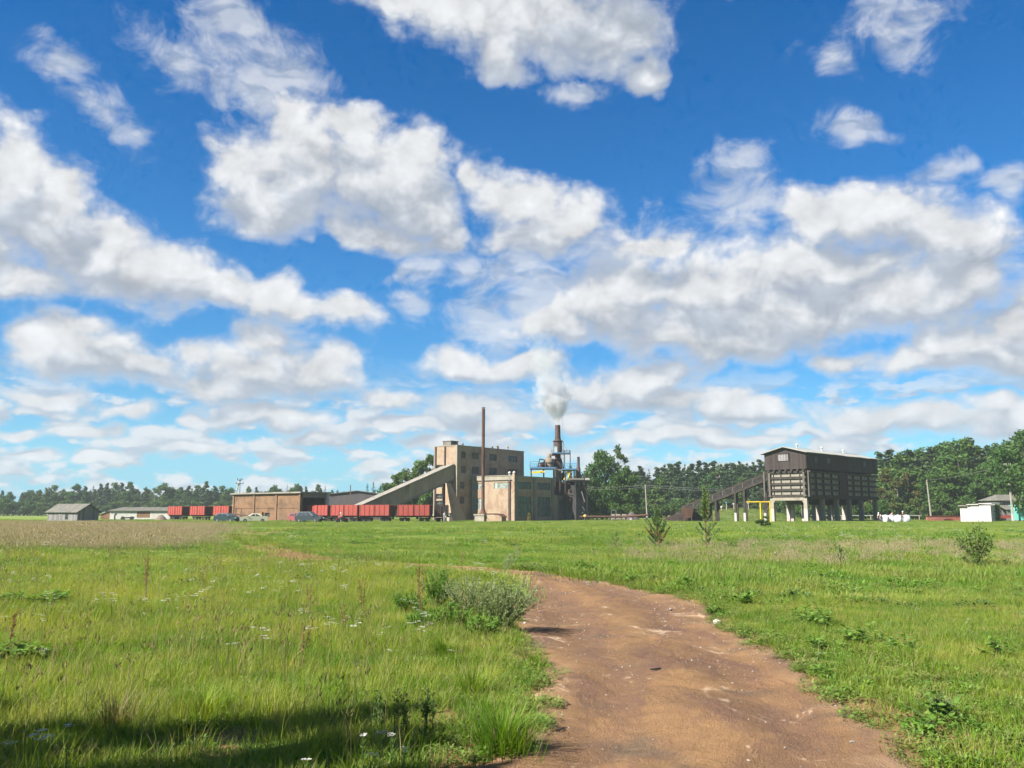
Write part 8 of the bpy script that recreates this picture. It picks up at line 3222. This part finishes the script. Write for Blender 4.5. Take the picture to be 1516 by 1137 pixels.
F_DEAD = leaf_mat('dead pine needles', (0.24, 0.14, 0.06), (0.30, 0.19, 0.09), None, 0.2, 0.5)
F_SAP2 = leaf_mat('fresh pine needles', (0.16, 0.25, 0.085), (0.24, 0.31, 0.13), None, 0.3, 0.5, None, 0.2)
young_pine(973, 808, 1.78, [(0.05, 0.30, 6, 0.5), (0.14, 0.36, 7, 0.6), (0.25, 0.38, 8, 0.8), (0.36, 0.36, 8, 1.0), (0.48, 0.32, 7, 1.2), (0.60, 0.27, 6, 1.5), (0.73, 0.20, 5, 2.0), (0.86, 0.15, 4, 3.0)], 'bushy young pine with rusty dead needles low inside, left of the slender one', 301, 0.5, 120, F_SAP)
young_pine(1046, 812, 2.75, [(0.10, 0.16, 3, 0.2), (0.19, 0.20, 4, 0.5), (0.28, 0.16, 4, 0.7), (0.44, 0.12, 5, 1.2), (0.52, 0.17, 7, 1.4), (0.61, 0.18, 7, 1.7), (0.70, 0.16, 6, 2.0), (0.79, 0.13, 5, 2.6), (0.88, 0.11, 4, 4.0)], 'slender young pine with bare lower trunk, in front of the belt conveyor', 303, 0.0, 190, F_SAP2)
young_pine(912, 809, 0.85, [(0.1, 0.5, 4, 0.3), (0.35, 0.35, 4, 0.8), (0.65, 0.3, 3, 1.8)], 'small sparse young pine left of the bushy one', 305, 0.0, 40)
young_pine(1245, 836, 0.62, [(0.1, 0.6, 4, 0.3), (0.4, 0.4, 4, 0.8), (0.7, 0.3, 3, 2)], 'tiny dark seedling pine in the right meadow', 307, 0.0, 40)
young_pine(1150, 828, 0.45, [(0.1, 0.6, 4, 0.3), (0.4, 0.4, 4, 0.8)], 'tiny reddish seedling pine left of the dark one', 309, 0.9, 30)


F_SAPLING = leaf_mat('sapling leaves', (0.085, 0.16, 0.03), (0.16, 0.235, 0.05), None, 0.4, 0.8, None, 0.3)


def sapling(px, row, h, w, label, seed, n=900, leaf=0.055, base=0.12, dens=7):
    p = on_ground(px, row)
    e = thing('sapling', (p.x, p.y, float(gz(p.x, p.y))), 0, label, 'young tree')
    lb = LB(seed)
    r = lb.r
    st_ = []
    for k in range(dens):
        a, q = r.random() * 6.28, r.uniform(0.2, 1.0)
        t = np.array([math.cos(a) * w * 0.5 * q, math.sin(a) * w * 0.5 * q * 0.7, h * (1.0 - 0.45 * q) * r.uniform(0.85, 1.02)])
        b = (0, 0, h * base * r.random())
        st_.append((b, t))
        m = n // dens
        s = r.uniform(0.35, 1.05, m)
        c = np.array(b) + (t - np.array(b)) * s[:, None] + r.normal(size=(m, 3)) * 0.055 * h
        lb.leaves(c, r.normal(size=(m, 3)) + [0, 0, 0.2], r.normal(size=(m, 3)) + [0, 0, 0.8], leaf * r.uniform(0.6, 1.3, m), leaf * 0.6)
    stems_mesh(st_, 0.014 * h, BARK, e, 0.06, 'trunk')
    lb.build('crown', F_SAPLING, e)
    return e


sapling(1447, 836, 1.62, 1.25, 'leafy green sapling standing before the whitewashed shed', 320, 950, 0.085, 0.1, 10)
sapling(1440, 838, 0.55, 1.3, 'low brownish scrub around the foot of the sapling', 322, 500, 0.06, 0.0, 8)
sapling(1490, 837, 0.32, 0.7, 'low dark scrub right of the sapling', 323, 250, 0.06, 0.0, 6)
c, t, h0 = PROTO['bush'][2]
e = thing('bush', (gx_at(1132, 98), 98, 0), 1.0, 'dark round bush at the foot of the yellow gas portal', 'bush')
e.scale = (0.42, 0.42, 0.30)
for n_, me in (('crown', c), ('trunk', t)):
    o = bpy.data.objects.new(n_, me)
    COL.objects.link(o)
    o.parent = e

# ------------------------------------------------------------------ stones and sticks on the road
STONE = pm('road stone', (0.33, 0.29, 0.24), (0.24, 0.20, 0.165), 8.0, 0.9, None, bump=0.01)
STONE_PALE = pm('pale stone', (0.62, 0.58, 0.50), (0.50, 0.46, 0.39), 9.0, 0.9, None, bump=0.01)


def stone(px, row, sx, sy, sz, label, mat, seed, name='stone', cat='stone'):
    p = on_ground(px, row)
    bm = bmesh.new()
    bmesh.ops.create_icosphere(bm, subdivisions=3, radius=1.0)
    rr = random.Random(seed)
    pl = [(Vector((rr.gauss(0, 1), rr.gauss(0, 1), rr.gauss(0, 0.7))).normalized(), rr.uniform(0.55, 0.85)) for _ in range(11)]
    for v in bm.verts:
        for n_, d in pl:
            k = v.co.dot(n_)
            if k > d:
                v.co -= n_ * (k - d)
        v.co = Vector((v.co.x * sx, v.co.y * sy, v.co.z * sz))
    me = bpy.data.meshes.new(name)
    bm.to_mesh(me)
    bm.free()
    me.materials.append(mat)
    o = bpy.data.objects.new(name, me)
    o.location = (p.x, p.y, float(gz(p.x, p.y)) + sz * 0.45)
    o.rotation_euler = (0, 0, rr.random() * 3)
    COL.objects.link(o)
    return tag(o, label, cat, 'stones on the road')


stone(1061, 917, 0.085, 0.06, 0.05, 'whitish flat stone at the right edge of the road', STONE_PALE, 1)
stone(1262, 1104, 0.028, 0.02, 0.013, 'small grey stone near the right lower road edge', STONE, 2)
stone(955, 936, 0.03, 0.025, 0.02, 'small dark stone in the middle of the road bend', STONE, 3)
stone(777, 921, 0.03, 0.03, 0.022, 'pale pebble at the foot of the wormwood bush', STONE_PALE, 4)
stone(993, 898, 0.04, 0.035, 0.028, 'dark stone on the far right half of the road', STONE, 5)
stone(1064, 1096, 0.014, 0.012, 0.009, 'tiny white pebble low on the right half of the road', STONE_PALE, 6)
stone(1108, 1129, 0.022, 0.016, 0.010, 'small flat stone near the lower edge of the road', STONE_PALE, 7)
stone(1015, 992, 0.022, 0.02, 0.014, 'small dark clod right of the sticks', STONE, 8)
stone(828, 1040, 0.035, 0.02, 0.008, 'pale flake of stone on the left side of the road', STONE_PALE, 9)
stone(985, 915, 0.03, 0.02, 0.014, 'reddish stone above the middle of the road', STONE, 10)
for i, (x0, y0, x1, y1, lab) in enumerate(((963, 994, 978, 993, 'short dark stick lying across the middle of the road'), (966, 997, 974, 996, 'thin splinter lying just below the dark stick'), (832, 1038, 841, 1046, 'pale stick lying aslant on the left half of the road'))):
    a, b = on_ground(x0, y0), on_ground(x1, y1)
    za = float(gz(a.x, a.y)) + 0.012
    mb = MB()
    mb.bar((a.x, a.y, za), (b.x, b.y, za + 0.008), 0.022 if i == 0 else 0.010, 0.016 if i == 0 else 0.008)
    tag(mb.build('stick', TIMBER if i < 2 else TIMBER_PALE), lab, 'stick', 'sticks on the road')
# crumbs of soil and grit
V_P = []
for i in range(3):
    bm = bmesh.new()
    bmesh.ops.create_icosphere(bm, subdivisions=1, radius=1.0)
    for v in bm.verts:
        v.co = Vector((v.co.x * rng.uniform(0.7, 1.2), v.co.y * rng.uniform(0.6, 1.1), v.co.z * rng.uniform(0.4, 0.8)))
    me = bpy.data.meshes.new(f'crumb_{i}')
    bm.to_mesh(me)
    bm.free()
    me.materials.append((STONE, STONE_PALE, STONE)[i])
    V_P.append(me)
P = wedge(42000, 3, 22, 0.3, 2.0)
P = P[(road_sd(P) < 0.15) & (rng.random(len(P)) < 0.25 + 0.75 * (fbm(P[:, 0], P[:, 1], 1.2, 55) > 0.52))]
Pz = lift(P)
Pz[:, 2] += 0.004
scatter('gravel', V_P, Pz, rng.random(len(P)) * 6.28, 0.0025 + 0.010 * rng.random(len(P)) ** 6, rng.integers(0, 3, len(P)), 'scattered grit and crumbs of soil on the road')

# ------------------------------------------------------------------ summer haze
hm, nt, out = new_mat('summer haze')
pv = nt.nodes.new('ShaderNodeVolumePrincipled')
pv.inputs['Color'].default_value = (0.80, 0.90, 1.0, 1)
pv.inputs['Density'].default_value = 0.00018
pv.inputs['Anisotropy'].default_value = 0.0
L(nt, pv.outputs[0], out.inputs['Volume'])
mb = MB()
mb.box(-700, 700, -60, 720, -1.2, 48)
tag(mb.build('haze', hm), 'thin summer haze over the field', None, None, 'stuff')
